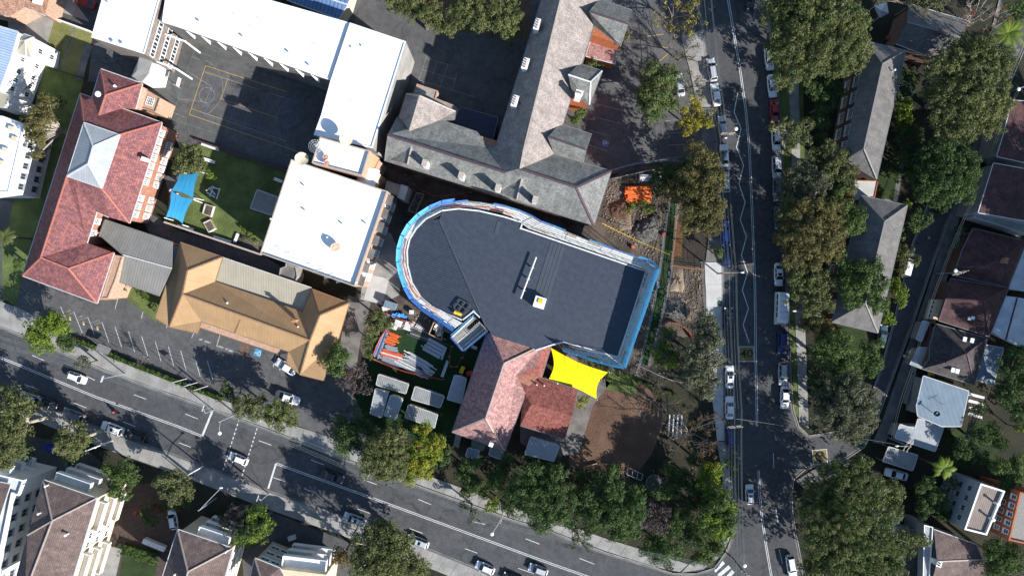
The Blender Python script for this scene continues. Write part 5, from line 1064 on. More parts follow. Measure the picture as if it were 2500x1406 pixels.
    mm = MB(); mm.box((0, 0, 0), (.13, .2, .12)); mme = mm.mesh('mirror', []); mme.materials.append(None); parts['mirror'] = [(mme, (xw-.35, s*(W/2+.06), belt+.04)) for s in (-1, 1)]
    if kind == 'ute': parts['tray'] = [tr.mesh('tray', [steel_dark])]
    if kind in ('suv', 'wagon', 'hatch'):
        q = MB(); 
        for s in (-1, 1): q.bar((xf-.1, s*yt*.92, H+.01), (xr+.15, s*yt*.92, H+.01), .05, .06)
        parts['roof_rail'] = [q.mesh('roof_rail', [steel_dark])]
    sr = MB(); sr.box(((xf+xr)/2+.35, 0, H+.004), (.55, .75, .012)); parts['sunroof'] = [sr.mesh('sunroof', [carglass])]
    CARM[kind] = parts; return parts
PAINT = {}
def carpaint(n, c):
    if n not in PAINT: PAINT[n] = mat('car_'+n, c, c, .28, 1, spec=.6, fine=.02)
    return PAINT[n]
CC = dict(white=(.70, .71, .72), silver=(.40, .42, .44), grey=(.14, .15, .17), dark=(.025, .028, .032), blue=(.02, .10, .38), navy=(.018, .03, .12), red=(.30, .02, .02), teal=(.05, .09, .11))
def car(px, py, ang, kind, col, label, sunroof=False, group='cars on the streets', z=0.045):
    """ang: heading in degrees, 0 = right in the photograph, 90 = up"""
    x, y, _ = P(px, py, .9); o = thing('car', (x, y, z), label, {'ute': 'pickup', 'van': 'van'}.get(kind, 'car'), group, rad(ang)); pm = carpaint(col, CC[col])
    for nm, lst in car_meshes(kind).items():
        if nm == 'sunroof' and not sunroof: continue
        for it in lst:
            me, lc = it if isinstance(it, tuple) else (it, (0, 0, 0))
            c = bpy.data.objects.new(nm, me); COL.objects.link(c); c.parent = o; c.location = lc
            if nm in ('body', 'mirror'): c.material_slots[0].link = 'OBJECT'; c.material_slots[0].material = pm
    return o
for a in [
 (1739, 170, 99, 'wagon', 'silver', 'topmost silver-white car parked on the left kerb of the right-hand street'),
 (1748, 231, 98, 'sedan', 'white', 'second white car from the top on the left kerb'),
 (1765, 311, 95, 'wagon', 'silver', 'silver car under the round street lamp, left kerb'),
 (1769, 380, 94, 'sedan', 'white', 'white car half under a small round kerb tree, left kerb'),
 (1773, 445, 93, 'hatch', 'silver', 'silver car beside the big tree edge, left kerb'),
 (1772, 568, 92, 'wagon', 'blue', 'bright blue car on the left kerb'),
 (1775, 624, 91, 'sedan', 'navy', 'dark navy car just below the bright blue car', ),
 (1779, 778, 91, 'suv', 'dark', 'dark car in shade opposite the minibus, under the wires'),
 (1782, 920, 90, 'sedan', 'white', 'white sedan with sunroof on the left kerb, below the painted 40', True),
 (1782, 995, 90, 'sedan', 'white', 'lower white sedan on the left kerb, below the sunroof one'),
 (1785, 1066, 90, 'hatch', 'navy', 'dark blue hatchback at the foot of the left kerb row'),
 (1831, 1207, 92, 'hatch', 'white', 'white car driving up the right-hand street beyond the junction', True),
 (1933, 1383, -80, 'wagon', 'white', 'white car with roof rails driving down at the bottom of the right-hand street'),
 (1831, -4, -82, 'suv', 'dark', 'dark car cut by the top edge in the right-hand street'),
 (1879, 143, -83, 'sedan', 'white', 'white car half hidden under the big gum, right kerb top'),
 (1886, 210, -84, 'sedan', 'white', 'white car poking out below the big gum, right kerb'),
 (1892, 271, -85, 'sedan', 'red', 'dark red car on the right kerb'),
 (1896, 340, -87, 'wagon', 'white', 'white car under the small gum, right kerb'),
 (1897, 408, -88, 'suv', 'silver', 'silver four-wheel drive on the right kerb, shadow bonnet'),
 (1899, 464, -88, 'suv', 'grey', 'dark grey car under branches on the right kerb'),
 (1902, 532, -88, 'suv', 'teal', 'dark teal car under overhanging gum on the right kerb'),
 (1902, 670, -89, 'sedan', 'white', 'white sedan with sunroof on the right kerb above the minibus', True),
 (1910, 836, -90, 'suv', 'navy', 'navy car in shade below the minibus, right kerb'),
 (1912, 912, -90, 'wagon', 'silver', 'silver wagon with roof rails on the right kerb'),
 (1917, 970, -91, 'sedan', 'white', 'lowest white sedan on the right kerb, before the junction'),
 (186, 922, -21, 'hatch', 'white', 'white hatchback driving right in the upper lane of the main road'),
 (74, 973, 159, 'sedan', 'silver', 'grey-blue car half under a tree on the main road, far left', ),
 (113, 984, 159, 'sedan', 'dark', 'black car parked between two grey cars on the main road'),
 (179, 1013, 159, 'suv', 'grey', 'dark grey four-wheel drive parked on the main road, left'),
 (274, 1046, 160, 'suv', 'white', 'white car with sunroof parked on the lower side of the main road', True),
 (330, 1065, 160, 'hatch', 'dark', 'black car in shade behind the white car with sunroof'),
 (581, 1120, 158, 'hatch', 'white', 'white car crossing the dashed pedestrian lines'),
 (812, 1163, -20, 'sedan', 'dark', 'black car in tree shade driving right on the main road'),
 (865, 1268, 160, 'wagon', 'silver', 'silver wagon with sunroof parked on the lower kerb, bottom centre', True),
 (1020, 1322, 160, 'wagon', 'silver', 'silver car with sunroof half under the bottom gum', True),
 (1184, 1386, 157, 'hatch', 'white', 'white car at the bottom edge below the centre line'),
 (1314, 1391, 160, 'hatch', 'silver', 'small silver-white car at the bottom edge, second from the junction'),
 (1254, 1414, 160, 'sedan', 'dark', 'dark car cut by the bottom edge between two pale cars'),
 (1660, 207, 98, 'sedan', 'silver', 'silver car parked beside the round green tree in the north car park'),
 (697, 896, 148, 'sedan', 'white', 'white sedan half under the tan roof beside the disabled bay'),
 (702, 971, -19, 'ute', 'white', 'white pickup parked in the sun by the roadside trees'),
 (2215, 646, 75, 'van', 'white', 'white van in the shaded lane under a small tree'),
 (2155, 820, 78, 'sedan', 'teal', 'dark car at the end of the long tiled flats'),
 (2189, 1158, 165, 'sedan', 'white', 'white car under the ribbed carport'),
 (421, 1268, 100, 'hatch', 'white', 'pale blue-white car under shrubs in the brick driveway'),
 (205, 4, 160, 'sedan', 'red', 'dark red car in the yard at the top left edge'),
]: car(*a)
# minibus
mbx, mby, _ = P(1910, 753, 1.6); bus = thing('minibus', (mbx, mby, .045), 'white minibus with a yellow roof hatch, parked on the right kerb', 'minibus', None, rad(-92))
b = MB(); Lb, Wb, Hb = 6.6, 2.3, 2.55; rings = []
for i, x in enumerate([-3.3, -3.2, -2.6, 0, 2.4, 2.9, 3.15, 3.3]):
    top = [2.3, 2.5, 2.55, 2.55, 2.5, 2.3, 1.35, 1.0][i]; w_ = Wb/2*[.92, .98, 1, 1, 1, .99, .96, .88][i]
    rings.append([(x, -w_, .3), (x, -w_, top*.55), (x, -w_*.97, top*.86), (x, -w_*.8, top-.05), (x, 0, top), (x, w_*.8, top-.05), (x, w_*.97, top*.86), (x, w_, top*.55), (x, w_, .3)])
v = [p for r_ in rings for p in r_]; f = [(i*9+k, i*9+(k+1) % 9, (i+1)*9+(k+1) % 9, (i+1)*9+k) for i in range(7) for k in range(9)]+[tuple(range(9))[::-1], tuple(range(63, 72))]
b.add(v, f); me = b.mesh('body', [carpaint('white', CC['white'])], smooth=False); o = bpy.data.objects.new('body', me); COL.objects.link(o); o.parent = bus
def bpart(nm, bx, m):
    q = MB(); q.box(*bx); o = bpy.data.objects.new(nm, q.mesh(nm, [m])); COL.objects.link(o); o.parent = bus
for s in (-1, 1):
    for i in range(4): bpart('side_window', ((-2.3+1.2*i, s*1.135, 1.75), (1.0, .05, .62)), carglass)
bpart('windscreen', ((2.98, 0, 1.78), (.1, 1.9, .75), 0, 0, -.35), carglass); bpart('rear_window', ((-3.31, 0, 1.8), (.05, 1.6, .6)), carglass)
for i in range(5): bpart('roof_rib', ((-2.6+1.1*i, 0, 2.565), (.06, 1.9, .03)), steel)
bpart('roof_hatch', ((-1.2, 0, 2.6), (.6, .6, .1)), yellow_m)
for sx in (-1, 1):
    for sy in (-1, 1): bpart('wheel', ((2.1*sx, sy*1.02, .32), (.66, .22, .64)), rubber)
# ---------------- people ----------------
def person(px, py, rz, label, shirt, trousers, hair=(.05, .03, .02), hat=None, ride=False):
    x, y, _ = P(px, py, 1.0); zb = .13; me = bpy.data.meshes.new('body')
    if ride: V = [(0, 0, .75), (.12, 0, 1.05), (.2, 0, 1.3), (.26, 0, 1.42), (.3, 0, 1.62), (.1, .2, 1.32), (.38, .3, 1.1), (.6, .3, 1.0), (.1, -.2, 1.32), (.38, -.3, 1.1), (.6, -.3, 1.0), (.35, .17, .7), (.2, .2, .3), (.35, -.17, .7), (.2, -.2, .3), (.35, .2, .27), (.35, -.2, .27)]
    else: V = [(0, 0, .93), (0, 0, 1.15), (0, 0, 1.4), (0, 0, 1.5), (.02, 0, 1.68), (0, .19, 1.4), (-.05, .27, 1.12), (.08, .28, .88), (0, -.19, 1.4), (.08, -.27, 1.12), (.2, -.27, .92), (.12, .09, .5), (.16, .1, .07), (-.04, -.09, .5), (-.22, -.1, .09), (.32, .1, .05), (-.06, -.1, .04)]
    Ed = [(0, 1), (1, 2), (2, 3), (3, 4), (2, 5), (5, 6), (6, 7), (2, 8), (8, 9), (9, 10), (0, 11), (11, 12), (0, 13), (13, 14), (12, 15), (14, 16)]
    RR = [.16, .15, .17, .06, .11, .075, .055, .035, .075, .055, .035, .085, .055, .085, .055, .04, .04]
    me.from_pydata(V, Ed, []); o = bpy.data.objects.new('person', me); COL.objects.link(o); mo = o.modifiers.new('s', 'SKIN'); su = o.modifiers.new('u', 'SUBSURF'); su.levels = 1
    for i, sv in enumerate(me.skin_vertices[0].data): sv.radius = (RR[i], RR[i]); sv.use_root = i == 0
    bpy.context.view_layer.update(); m2 = bpy.data.meshes.new_from_object(o.evaluated_get(bpy.context.evaluated_depsgraph_get())); bpy.data.objects.remove(o)
    m2.materials.clear()
    for mt in (skin_m, shirt, trousers): m2.materials.append(mt)
    for p in m2.polygons: p.material_index = 0 if p.center.z > 1.47 else (2 if p.center.z < .95 and not abs(p.center.y) > .22 else (0 if abs(p.center.y) > .24 and p.center.z < 1.05 else 1)); p.use_smooth = True
    t = thing('person', (x, y, zb if not ride else .05), label, 'person', None, rad(rz)); b_ = bpy.data.objects.new('body', m2); COL.objects.link(b_); b_.parent = t
    h = MB(); hx = .31 if ride else .0; hz = 1.68 if ride else 1.72; h.tube([(hx, 0, hz-.08), (hx, 0, hz), (hx, 0, hz+.07), (hx, 0, hz+.11)], [.125, .13, .1, .03], 10); ho = bpy.data.objects.new('helmet' if ride else 'hair', h.mesh('hair', [hat or mat('hair%d' % (hair[0]*100), hair, None, .8, 3, fine=0)], smooth=True)); COL.objects.link(ho); ho.parent = t
    return t
cl = lambda n, c: mat('cloth_'+n, c, None, .9, 3)
def motorbike(px, py, rz, label, m):
    x, y, _ = P(px, py, .5); t = thing('motorcycle', (x, y, .045), label, 'motorcycle', 'motorcycles on the main road', rad(rz))
    def pt(nm, fn, mt): q = MB(); fn(q); o = bpy.data.objects.new(nm, q.mesh(nm, [mt])); COL.objects.link(o); o.parent = t
    for sx in (-.68, .68): pt('wheel', lambda q: q.tube([(sx, -.06, .3), (sx, .06, .3)], .3, 14), rubber)
    pt('tank', lambda q: q.tube([(.35, 0, .82), (.15, 0, .88), (-.1, 0, .78)], [.1, .19, .12], 8), m); pt('seat', lambda q: q.box((-.38, 0, .76), (.62, .28, .1)), rubber); pt('handlebar', lambda q: q.tube([(.38, -.36, 1.0), (.5, 0, .96), (.38, .36, 1.0)], .025, 5), steel_dark)
    pt('engine', lambda q: q.box((.05, 0, .45), (.5, .3, .36)), steel_dark); pt('fork', lambda q: q.tube([(.68, 0, .3), (.48, 0, .95)], .05, 6), steel); pt('headlight', lambda q: q.box((.6, 0, .86), (.12, .18, .16)), head_l); return t
motorbike(281, 1006, 160, 'motorcycle being ridden by a rider in red and black on the main road', cl('dark', (.03, .03, .03)))
motorbike(349, 1075, 150, 'motorcycle with a red tail parked at the shaded lower kerb', mat('bike_red', (.5, .03, .04), None, .4, 3))
person(280, 1006, 160, 'rider in a red and black jacket bent over a motorcycle on the main road', cl('redjacket', (.30, .05, .06)), cl('black', (.02, .02, .02)), ride=True, hat=rubber)
person(340, 1102, 30, 'person in a pale pink top walking on the shaded lower footpath', cl('pink', (.60, .40, .42)), cl('grey', (.12, .12, .13)))
person(738, 1277, 150, 'person in a red top on the lower footpath, by the forecourt wall', cl('red', (.45, .06, .10)), cl('navyc', (.04, .05, .09)))
person(749, 1281, 150, 'second person in dark pink beside the one in red on the footpath', cl('rose', (.40, .10, .14)), cl('grey', (.12, .12, .13)))
person(2266, 581, 20, 'person in a pale lilac top walking along the shaded lane', cl('lilac', (.55, .45, .60)), cl('navyc', (.04, .05, .09)))
# ---------------- scaffold round the new hall ----------------
HS = HN+.1
inner = [(1129, 788), (1091, 768), (1056, 751), (1028, 729), (1002, 692), (990, 648), (989, 612), (996, 582), (1014, 556), (1040, 530), (1078, 511), (1120, 506), (1170, 509), (1232, 522), (1262, 536), (1272, 552), (1340, 576), (1440, 610), (1582, 660), (1559, 730), (1536, 800), (1513, 871), (1440, 856), (1375, 842)]
outer = [(1100, 808), (1065, 778), (1037, 760), (1002, 727), (983, 688), (973, 646), (975, 609), (990, 564), (1014, 530), (1047, 509), (1082, 496), (1142, 493), (1185, 497), (1240, 508), (1285, 522), (1310, 540), (1352, 555), (1450, 594), (1604, 647), (1580, 718), (1551, 803), (1519, 896), (1440, 874), (1373, 852)]
sc_ = thing('scaffolding', P(1000, 650), 'tube scaffold with pale planks and blue mesh all round the dark roof', 'scaffolding')
outer = [((a*.62+i_[0]*.38), (b*.62+i_[1]*.38)) if k < 11 else (a, b) for k, ((a, b), i_) in enumerate(zip(outer, inner))]
pi = [P(a, b, HS) for a, b in inner]; po = [P(a, b, HS) for a, b in outer]
LEN = sum((Vector(po[i+1])-Vector(po[i])).length for i in range(len(po)-1)); NB = int(LEN/2.4)
# resample both lines by the same parameter (vertex index)
def par(line, u):
    i = min(int(u), len(line)-2); t = u-i; return Vector(line[i])+(Vector(line[i+1])-Vector(line[i]))*t
acc = [0]
for i in range(len(po)-1): acc.append(acc[-1]+(Vector(po[i+1])-Vector(po[i])).length)
def u_of(s):
    for i in range(len(acc)-1):
        if acc[i+1] >= s-1e-6: return i+(s-acc[i])/(acc[i+1]-acc[i])
    return len(acc)-1
polem = MB(); polem.tube([(0, 0, 0), (0, 0, 1)], .045, 5); polemesh = polem.mesh('standard', [steel])
OR = [orange_p, red_orange]
U = [u_of(LEN*k/NB) for k in range(NB+1)]
for k in range(NB+1):
    I, O = par(pi, U[k]), par(po, U[k]); west = U[k] < 13
    east = 17.6 < U[k]; hi = HS+(2.9 if east else 1.4)
    for q, hh in ((I, HS+1.1), (O, hi)):
        o = bpy.data.objects.new('standard', polemesh); COL.objects.link(o); o.parent = sc_; o.location = Vector((q.x, q.y, 0))-sc_.location; o.scale = (1, 1, hh)
    c = MB(); c.bar((I.x, I.y, HS-.12), (O.x, O.y, HS-.12), .06, .06); c.bar((O.x, O.y, HS+1.0), (I.x, I.y, HS+1.0), .05, .05) if k % 3 == 0 else None; c.build('transom', steel, sc_)
    if k == NB: break
    I2, O2 = par(pi, U[k+1]), par(po, U[k+1]); npl = max(2, round((O-I).length/.42))
    for j in range(npl):
        if R.random() < .02: continue
        t0, t1 = j/npl+.02, (j+1)/npl-.02; z = HS-.03+R.uniform(-.02, .03)+(.02 if k % 2 else 0)
        A, B, C2, D2 = I+(O-I)*t0, I+(O-I)*t1, I2+(O2-I2)*t1, I2+(O2-I2)*t0; c = MB(); c.prism([(p.x, p.y) for p in (A, B, C2, D2)], z-.05, z); c.build('plank', plank_m if R.random() < .93 else timber, sc_)
    for z, q, q2, m_ in ((HS+.55, O, O2, steel), (HS+1.05, O, O2, steel), (HS+1.05, I, I2, (OR[k % 2] if west and R.random() < .55 else steel))):
        c = MB(); c.bar((q.x, q.y, z), (q2.x, q2.y, z), .05, .05); c.build('guard_rail', m_, sc_)
    if west and R.random() < .5: 
        t = R.uniform(.1, .6); A = I+(O-I)*.3; B = I2+(O2-I2)*(.3+t*.4); c = MB(); c.bar((A.x, A.y, HS+.1), (B.x, B.y, HS+.12), .12, .06); c.build('loose_tube', OR[k % 2], sc_)
    d = (O2-O); d.z = 0; n_ = Vector((-d.y, d.x, 0)).normalized(); cI = (I+I2)/2
    if n_.dot(O-cI) < 0: n_ = -n_
    mt = mesh_cyan if (U[k] > 3.6 and U[k] < 8.6) or 17.5 < U[k] or R.random() < .15 else mesh_blue
    if 2.2 < U[k] < 3.6 and False: continue
    gap = 10.6 < U[k] < 17 and R.random() < .4
    if not gap:
        c = MB(); g1, g2 = (.35, .35); z1 = HS-2.5; z2 = hi
        out_ = .7 if U[k] < 10.5 else .15; bow = R.uniform(.0, .12)
        a0, a1 = O+n_*.08, O2+n_*.08; 
        P0 = [(a0.x, a0.y, z1), (a1.x, a1.y, z1), (a1.x, a1.y, HS+.1), (a0.x, a0.y, HS+.1)]; c.face(P0)
        b0, b1 = O+n_*(out_+bow), O2+n_*(out_+bow); c.face([P0[3], P0[2], (b1.x, b1.y, z2), (b0.x, b0.y, z2)]); c.build('mesh_sheet', mt, sc_)
    if k % 2 == 0: c = MB(); c.bar((O.x, O.y, HS+.1), (O2.x, O2.y, hi), .045, .045); c.build('brace', steel, sc_)
# stair tower scaffold
tw = thing('stair_scaffold', P(1145, 805), 'square scaffold loading tower of planks and blue sheet beside the round roof end', 'scaffolding')
tq = [P(*p, HS-2.6) for p in ((1103, 821), (1158, 770), (1189, 806), (1132, 854))]; tv = [Vector(p) for p in tq]
for q in tv: o = bpy.data.objects.new('standard', polemesh); COL.objects.link(o); o.parent = tw; o.location = Vector((q.x, q.y, 0))-tw.location; o.scale = (1, 1, HS-.6)
for i in range(10):
    t0, t1 = i/10+.008, (i+1)/10-.008; A = tv[0]+(tv[3]-tv[0])*t0; B = tv[0]+(tv[3]-tv[0])*t1; C2 = tv[1]+(tv[2]-tv[1])*t1; D2 = tv[1]+(tv[2]-tv[1])*t0
    if i in (2, 3): s_ = .55; D2 = A+(D2-A)*s_; C2 = B+(C2-B)*s_
    c = MB(); z = HS-2.6+R.uniform(-.02, .03); c.prism([(p.x, p.y) for p in (A, B, C2, D2)], z-.06, z); c.build('plank', [plank_m, concrete, steel, timber][i % 4], tw)
for i in range(4):
    a_, b_ = tv[i], tv[(i+1) % 4]
    for dz in (.6, 1.15): c = MB(); c.bar((a_.x, a_.y, a_.z+dz), (b_.x, b_.y, b_.z+dz), .05, .05); c.build('guard_rail', steel, tw)
    if i != 1: n_ = Vector(((b_-a_).y, -(b_-a_).x, 0)).normalized()*(.25); 
    if i in (2, 3, 0): c = MB(); e = (a_+b_)/2-sum(tv, Vector())/4; e.z = 0; e = e.normalized()*.3; c.face([(a_.x, a_.y, a_.z-4), (b_.x, b_.y, b_.z-4), (b_.x+e.x, b_.y+e.y, b_.z+1.1), (a_.x+e.x, a_.y+e.y, a_.z+1.1)]); c.build('blue_sheet', mesh_cyan if i == 0 else mesh_blue, tw)
for i in range(7): c = MB(); A = tv[0]*.35+tv[2]*.35+tv[1]*.3; c.bar((A.x-1.2+i*.35, A.y-.4+i*.28, A.z+.1), (A.x-.5+i*.35, A.y-1.2+i*.28, A.z+.1), .08, .08); c.build('loose_tube', steel_dark, tw)
# ---------------- shade sails ----------------
seam_m = {'yellow_sail': mat('yellow_seam', (.80, .56, .0), None, .8, 1), 'blue_sail': mat('blue_seam', (.025, .21, .38), None, .8, 1)}
def sail(pts, m, label, sag=.16, N_=14):
    """pts: corners (px,py,h) in order; edges curve inwards"""
    W4 = [Vector(P(*p)) for p in pts]; cen = sum(W4, Vector())/4; o = thing('shade_sail', (cen.x, cen.y, 0), label, 'shade sail', 'shade sails')
    def edge(a, b, t): p = a+(b-a)*t; mid = 4*t*(1-t)*sag; return p+(cen-p)*mid
    A, B, Cc, D = W4; v = []; 
    for j in range(N_+1):
        for i in range(N_+1):
            u, w_ = i/N_, j/N_
            top, bot, lf, rt = edge(A, B, u), edge(D, Cc, u), edge(A, D, w_), edge(B, Cc, w_)
            p = top*(1-w_)+bot*w_+lf*(1-u)+rt*u-(A*(1-u)*(1-w_)+B*u*(1-w_)+Cc*u*w_+D*(1-u)*w_); v.append(p)
    f = [(j*(N_+1)+i, j*(N_+1)+i+1, (j+1)*(N_+1)+i+1, (j+1)*(N_+1)+i) for j in range(N_) for i in range(N_)]
    mb = MB(); mb.add(v, f); mb.build('fabric', m, o, smooth=True)
    for jj in range(3, N_, 4):
        mb = MB(); row = [v[i*(N_+1)+jj]+Vector((0, 0, .012)) for i in range(N_+1)]; mb.tube(row, .03, 4, cap=False); mb.build('seam', seam_m[m.name], o)
    for p in W4: mb = MB(); d = (p-cen); d.z = 0; d.normalize(); mb.tube([(p.x+d.x*.5, p.y+d.y*.5, 0), (p.x+d.x*.25, p.y+d.y*.25, p.z+.2)], .09, 8); mb.build('post', white, o)
    return o
sail([(1345, 849, 3.6), (1484, 909, 5.0), (1456, 973, 3.4), (1339, 926, 4.8)], sail_y, 'bright yellow four-cornered shade sail beside the tiled annexe')
sail([(438, 422, 3.4), (486, 422, 4.0), (472, 485, 3.6), (418, 465, 3.8)], sail_b, 'blue shade sail, upper half nearest the round tree')
sail([(418, 466, 3.8), (472, 486, 3.6), (446, 546, 3.2), (405, 530, 4.2)], sail_b, 'blue shade sail, lower half beside the two planter boxes')
# ---------------- trees and shrubs ----------------
def leaf_mesh(cl, dens, size, name, m, o0, up=.15):
    """cl: list of (centre, radius); leaves on the outside of every clump"""
    cs = np.array([c for c, r in cl]); rs = np.array([r for c, r in cl]); cnt = np.maximum(6, (dens*rs**2).astype(int)); idx = np.repeat(np.arange(len(cl)), cnt); n = len(idx)
    d = NR.normal(size=(n, 3)); d[:, 2] += .35; d /= np.linalg.norm(d, axis=1)[:, None]; low = d[:, 2] < -.35; d[low, 2] *= -1
    rr = rs[idx]*(.72+.36*NR.random(n)); pos = cs[idx]+d*rr[:, None]*np.array([1, 1, .8])
    nn = d+NR.normal(size=(n, 3))*.48; nn[:, 2] += up; nn /= np.linalg.norm(nn, axis=1)[:, None]
    a = np.cross(nn, NR.normal(size=(n, 3))); a /= np.linalg.norm(a, axis=1)[:, None]; b = np.cross(nn, a); s = (size*(.55+.8*NR.random(n)))[:, None]
    V = np.empty((n, 4, 3)); V[:, 0] = pos-a*s*.5; V[:, 1] = pos+b*s*.32; V[:, 2] = pos+a*s*.55; V[:, 3] = pos-b*s*.32
    V = V.reshape(-1, 3)-np.array(o0); me = bpy.data.meshes.new(name); me.vertices.add(4*n); me.vertices.foreach_set('co', V.ravel()); me.loops.add(4*n); me.loops.foreach_set('vertex_index', np.arange(4*n)); me.polygons.add(n); me.polygons.foreach_set('loop_start', np.arange(0, 4*n, 4)); me.polygons.foreach_set('loop_total', np.full(n, 4))
    at = me.attributes.new('tint', 'FLOAT', 'POINT'); ct = NR.random(len(cl)); t = .7*ct[idx]+.3*NR.random(n); at.data.foreach_set('value', np.repeat(t, 4)); me.materials.append(m); me.update(); return me
NLEAF = [0]
def limbs(mb, base, targets, r0, rng):
    for t in targets:
        mid = base*.45+t*.55; mid.z = base.z*.35+t.z*.65; mid += Vector((rng.uniform(-.4, .4), rng.uniform(-.4, .4), 0))
        mb.tube([base, base*.7+mid*.3, mid, t], [r0, r0*.8, r0*.55, r0*.2], 5, cap=False)
def tree(name, label, kind, lobes, h=9.0, dens=110, size=.30, drop=.06, bk=None, clump=1.0, group='trees', cat='tree', trunk=None, extra=None, base=None):
    """lobes: (px, py, radius_px[, centre height]) seen in the photograph; kind: key of LEAF"""
    rng = random.Random(hash(label) % 9973 if False else sum(map(ord, label))); L3 = []
    for l in lobes:
        l = (l[0], l[1], l[2]*1.16, *l[3:])
        hh = l[3] if len(l) > 3 else h*rng.uniform(.72, .88); L3.append((Vector(P(l[0], l[1], hh)), l[2]/SC*(CAMH-hh)/CAMH))
    W_ = sum(r*r for c, r in L3); cx = sum(c.x*r*r for c, r in L3)/W_; cy = sum(c.y*r*r for c, r in L3)/W_
    if base: cx, cy, _ = P(*base)
    o = thing(name, (cx, cy, 0), label, cat, group); cl = []
    for c, r in L3:
        k = max(4, int(3.6*(r/clump)**2))
        for i in range(k):
            if rng.random() < drop: continue
            z = rng.uniform(-.25, 1); t = rng.uniform(0, 2*math.pi); q = math.sqrt(max(0, 1-z*z)); rr = r*rng.uniform(.45, 1.0)*(1 if rng.random() < .85 else 1.12)
            cr = clump*rng.uniform(.5, 1.15)*min(1, .45+r*.22); rr = max(0, rr-cr*.6); cl.append(((c.x+q*math.cos(t)*rr, c.y+q*math.sin(t)*rr, max(.3, c.z+z*rr*.75-r*.1)), cr))
    sets = [(kind, cl)]
    if h >= 12:   # lower, shaded storey of the crown
        lo_ = [((*P(l[0]+rng.uniform(-6, 6), l[1]+rng.uniform(-6, 6), hh*.58)[:2], hh*.58), l[2]/SC*.55) for l, hh in [(l, l[3] if len(l) > 3 else h*.8) for l in lobes]]
        lc = [((c[0]+rng.uniform(-r, r), c[1]+rng.uniform(-r, r), c[2]+rng.uniform(-3, 2.2)), rng.uniform(.7, 1.3)) for c, r in lo_ for _ in range(max(4, int(r*r*2.2)))]
        me = leaf_mesh(lc, 42, .5, 'crown', LEAF[kind], (cx, cy, 0)); NLEAF[0] += len(me.polygons); link('crown', me, o, None, (cx, cy, 0))
    if extra:  # a share of the clumps in another leaf colour
        k2, sh = extra; a = [x for x in cl if rng.random() < sh]; sets = [(kind, [x for x in cl if x not in a]), (k2, a)]
    for kk, cc in sets:
        if cc: me = leaf_mesh(cc, dens, size, 'crown', LEAF[kk], (cx, cy, 0)); NLEAF[0] += len(me.polygons); link('crown', me, o, None, (cx, cy, 0))
    if trunk is not False:
        mb = MB(); hm = max(.5, h*.42); r0 = max(.05, .028*h); tb = Vector((cx, cy, hm))
        mb.tube([(cx, cy, 0), (cx+.05, cy, hm*.5), tb], [r0*1.25, r0, r0*.8], 7, cap=False); mt = bk or bark; mb.build('trunk', mt, o)
        mb = MB(); tg = [c for c, r in L3]+[Vector(x[0])+Vector((0, 0, x[1]*(.95 if bk else 0))) for x in cl[::max(1, len(cl)//34)]]; limbs(mb, tb, tg, r0*.5, rng); mb.build('branches', mt, o)
    return o
def bare(name, label, px, py, r, h, leaves=None, share=.25, m=None, group='bare winter trees', n1=8, dens=60, base=None, size=.3):
    rng = random.Random(sum(map(ord, label))); cx, cy, _ = P(*(base or (px, py)), 0) if base else P(px, py, h*.6); R_ = r/SC; c0 = Vector(P(px, py, h*.75)); o = thing(name, (cx, cy, 0), label, 'tree', group); m = m or twig_m
    mb = MB(); tb = Vector((cx, cy, h*.3)); mb.tube([(cx, cy, 0), tb], [.024*h, .019*h], 6, cap=False); mb.build('trunk', m, o); mb = MB(); ends = []
    for i in range(n1):
        a = 2*math.pi*(i+rng.random()*.7)/n1; rr = R_*rng.uniform(.55, .95); e = Vector((c0.x+math.cos(a)*rr, c0.y+math.sin(a)*rr, h*rng.uniform(.65, .95))); mid = (tb+e)/2+Vector((rng.uniform(-.6, .6), rng.uniform(-.6, .6), .5))
        mb.tube([tb, mid, e], [.013*h, .008*h, .0025*h], 4, cap=False)
        for j in range(6):
            s = tb+(mid-tb)*rng.uniform(.5, 1) if j < 2 else mid+(e-mid)*rng.random(); d = Vector((rng.uniform(-1, 1), rng.uniform(-1, 1), rng.uniform(.1, .8))); d += (e-tb).normalized()*.6; d.normalize(); e2 = s+d*R_*rng.uniform(.3, .55); mb.tube([s, (s+e2)/2+Vector((0, 0, .1)), e2], [.005*h, .0035*h, .0018*h], 3, cap=False)
            for k in range(7):
                s2 = s+(e2-s)*rng.uniform(.2, 1); d2 = (d+Vector((rng.uniform(-1, 1), rng.uniform(-1, 1), rng.uniform(-.2, .7)))*1.1).normalized(); e3 = s2+d2*R_*rng.uniform(.12, .28); mb.tube([s2, e3], [.0024*h+.004, .0012*h+.004], 3, cap=False); ends.append(e3)
    mb.build('branches', m, o)
    if leaves:
        cl = [((e.x, e.y, e.z), rng.uniform(.3, .6)) for e in ends if rng.random() < share]
        if cl: me = leaf_mesh(cl, dens, size, 'crown', LEAF[leaves], (cx, cy, 0)); NLEAF[0] += len(me.polygons); link('crown', me, o, None, (cx, cy, 0))
    return o
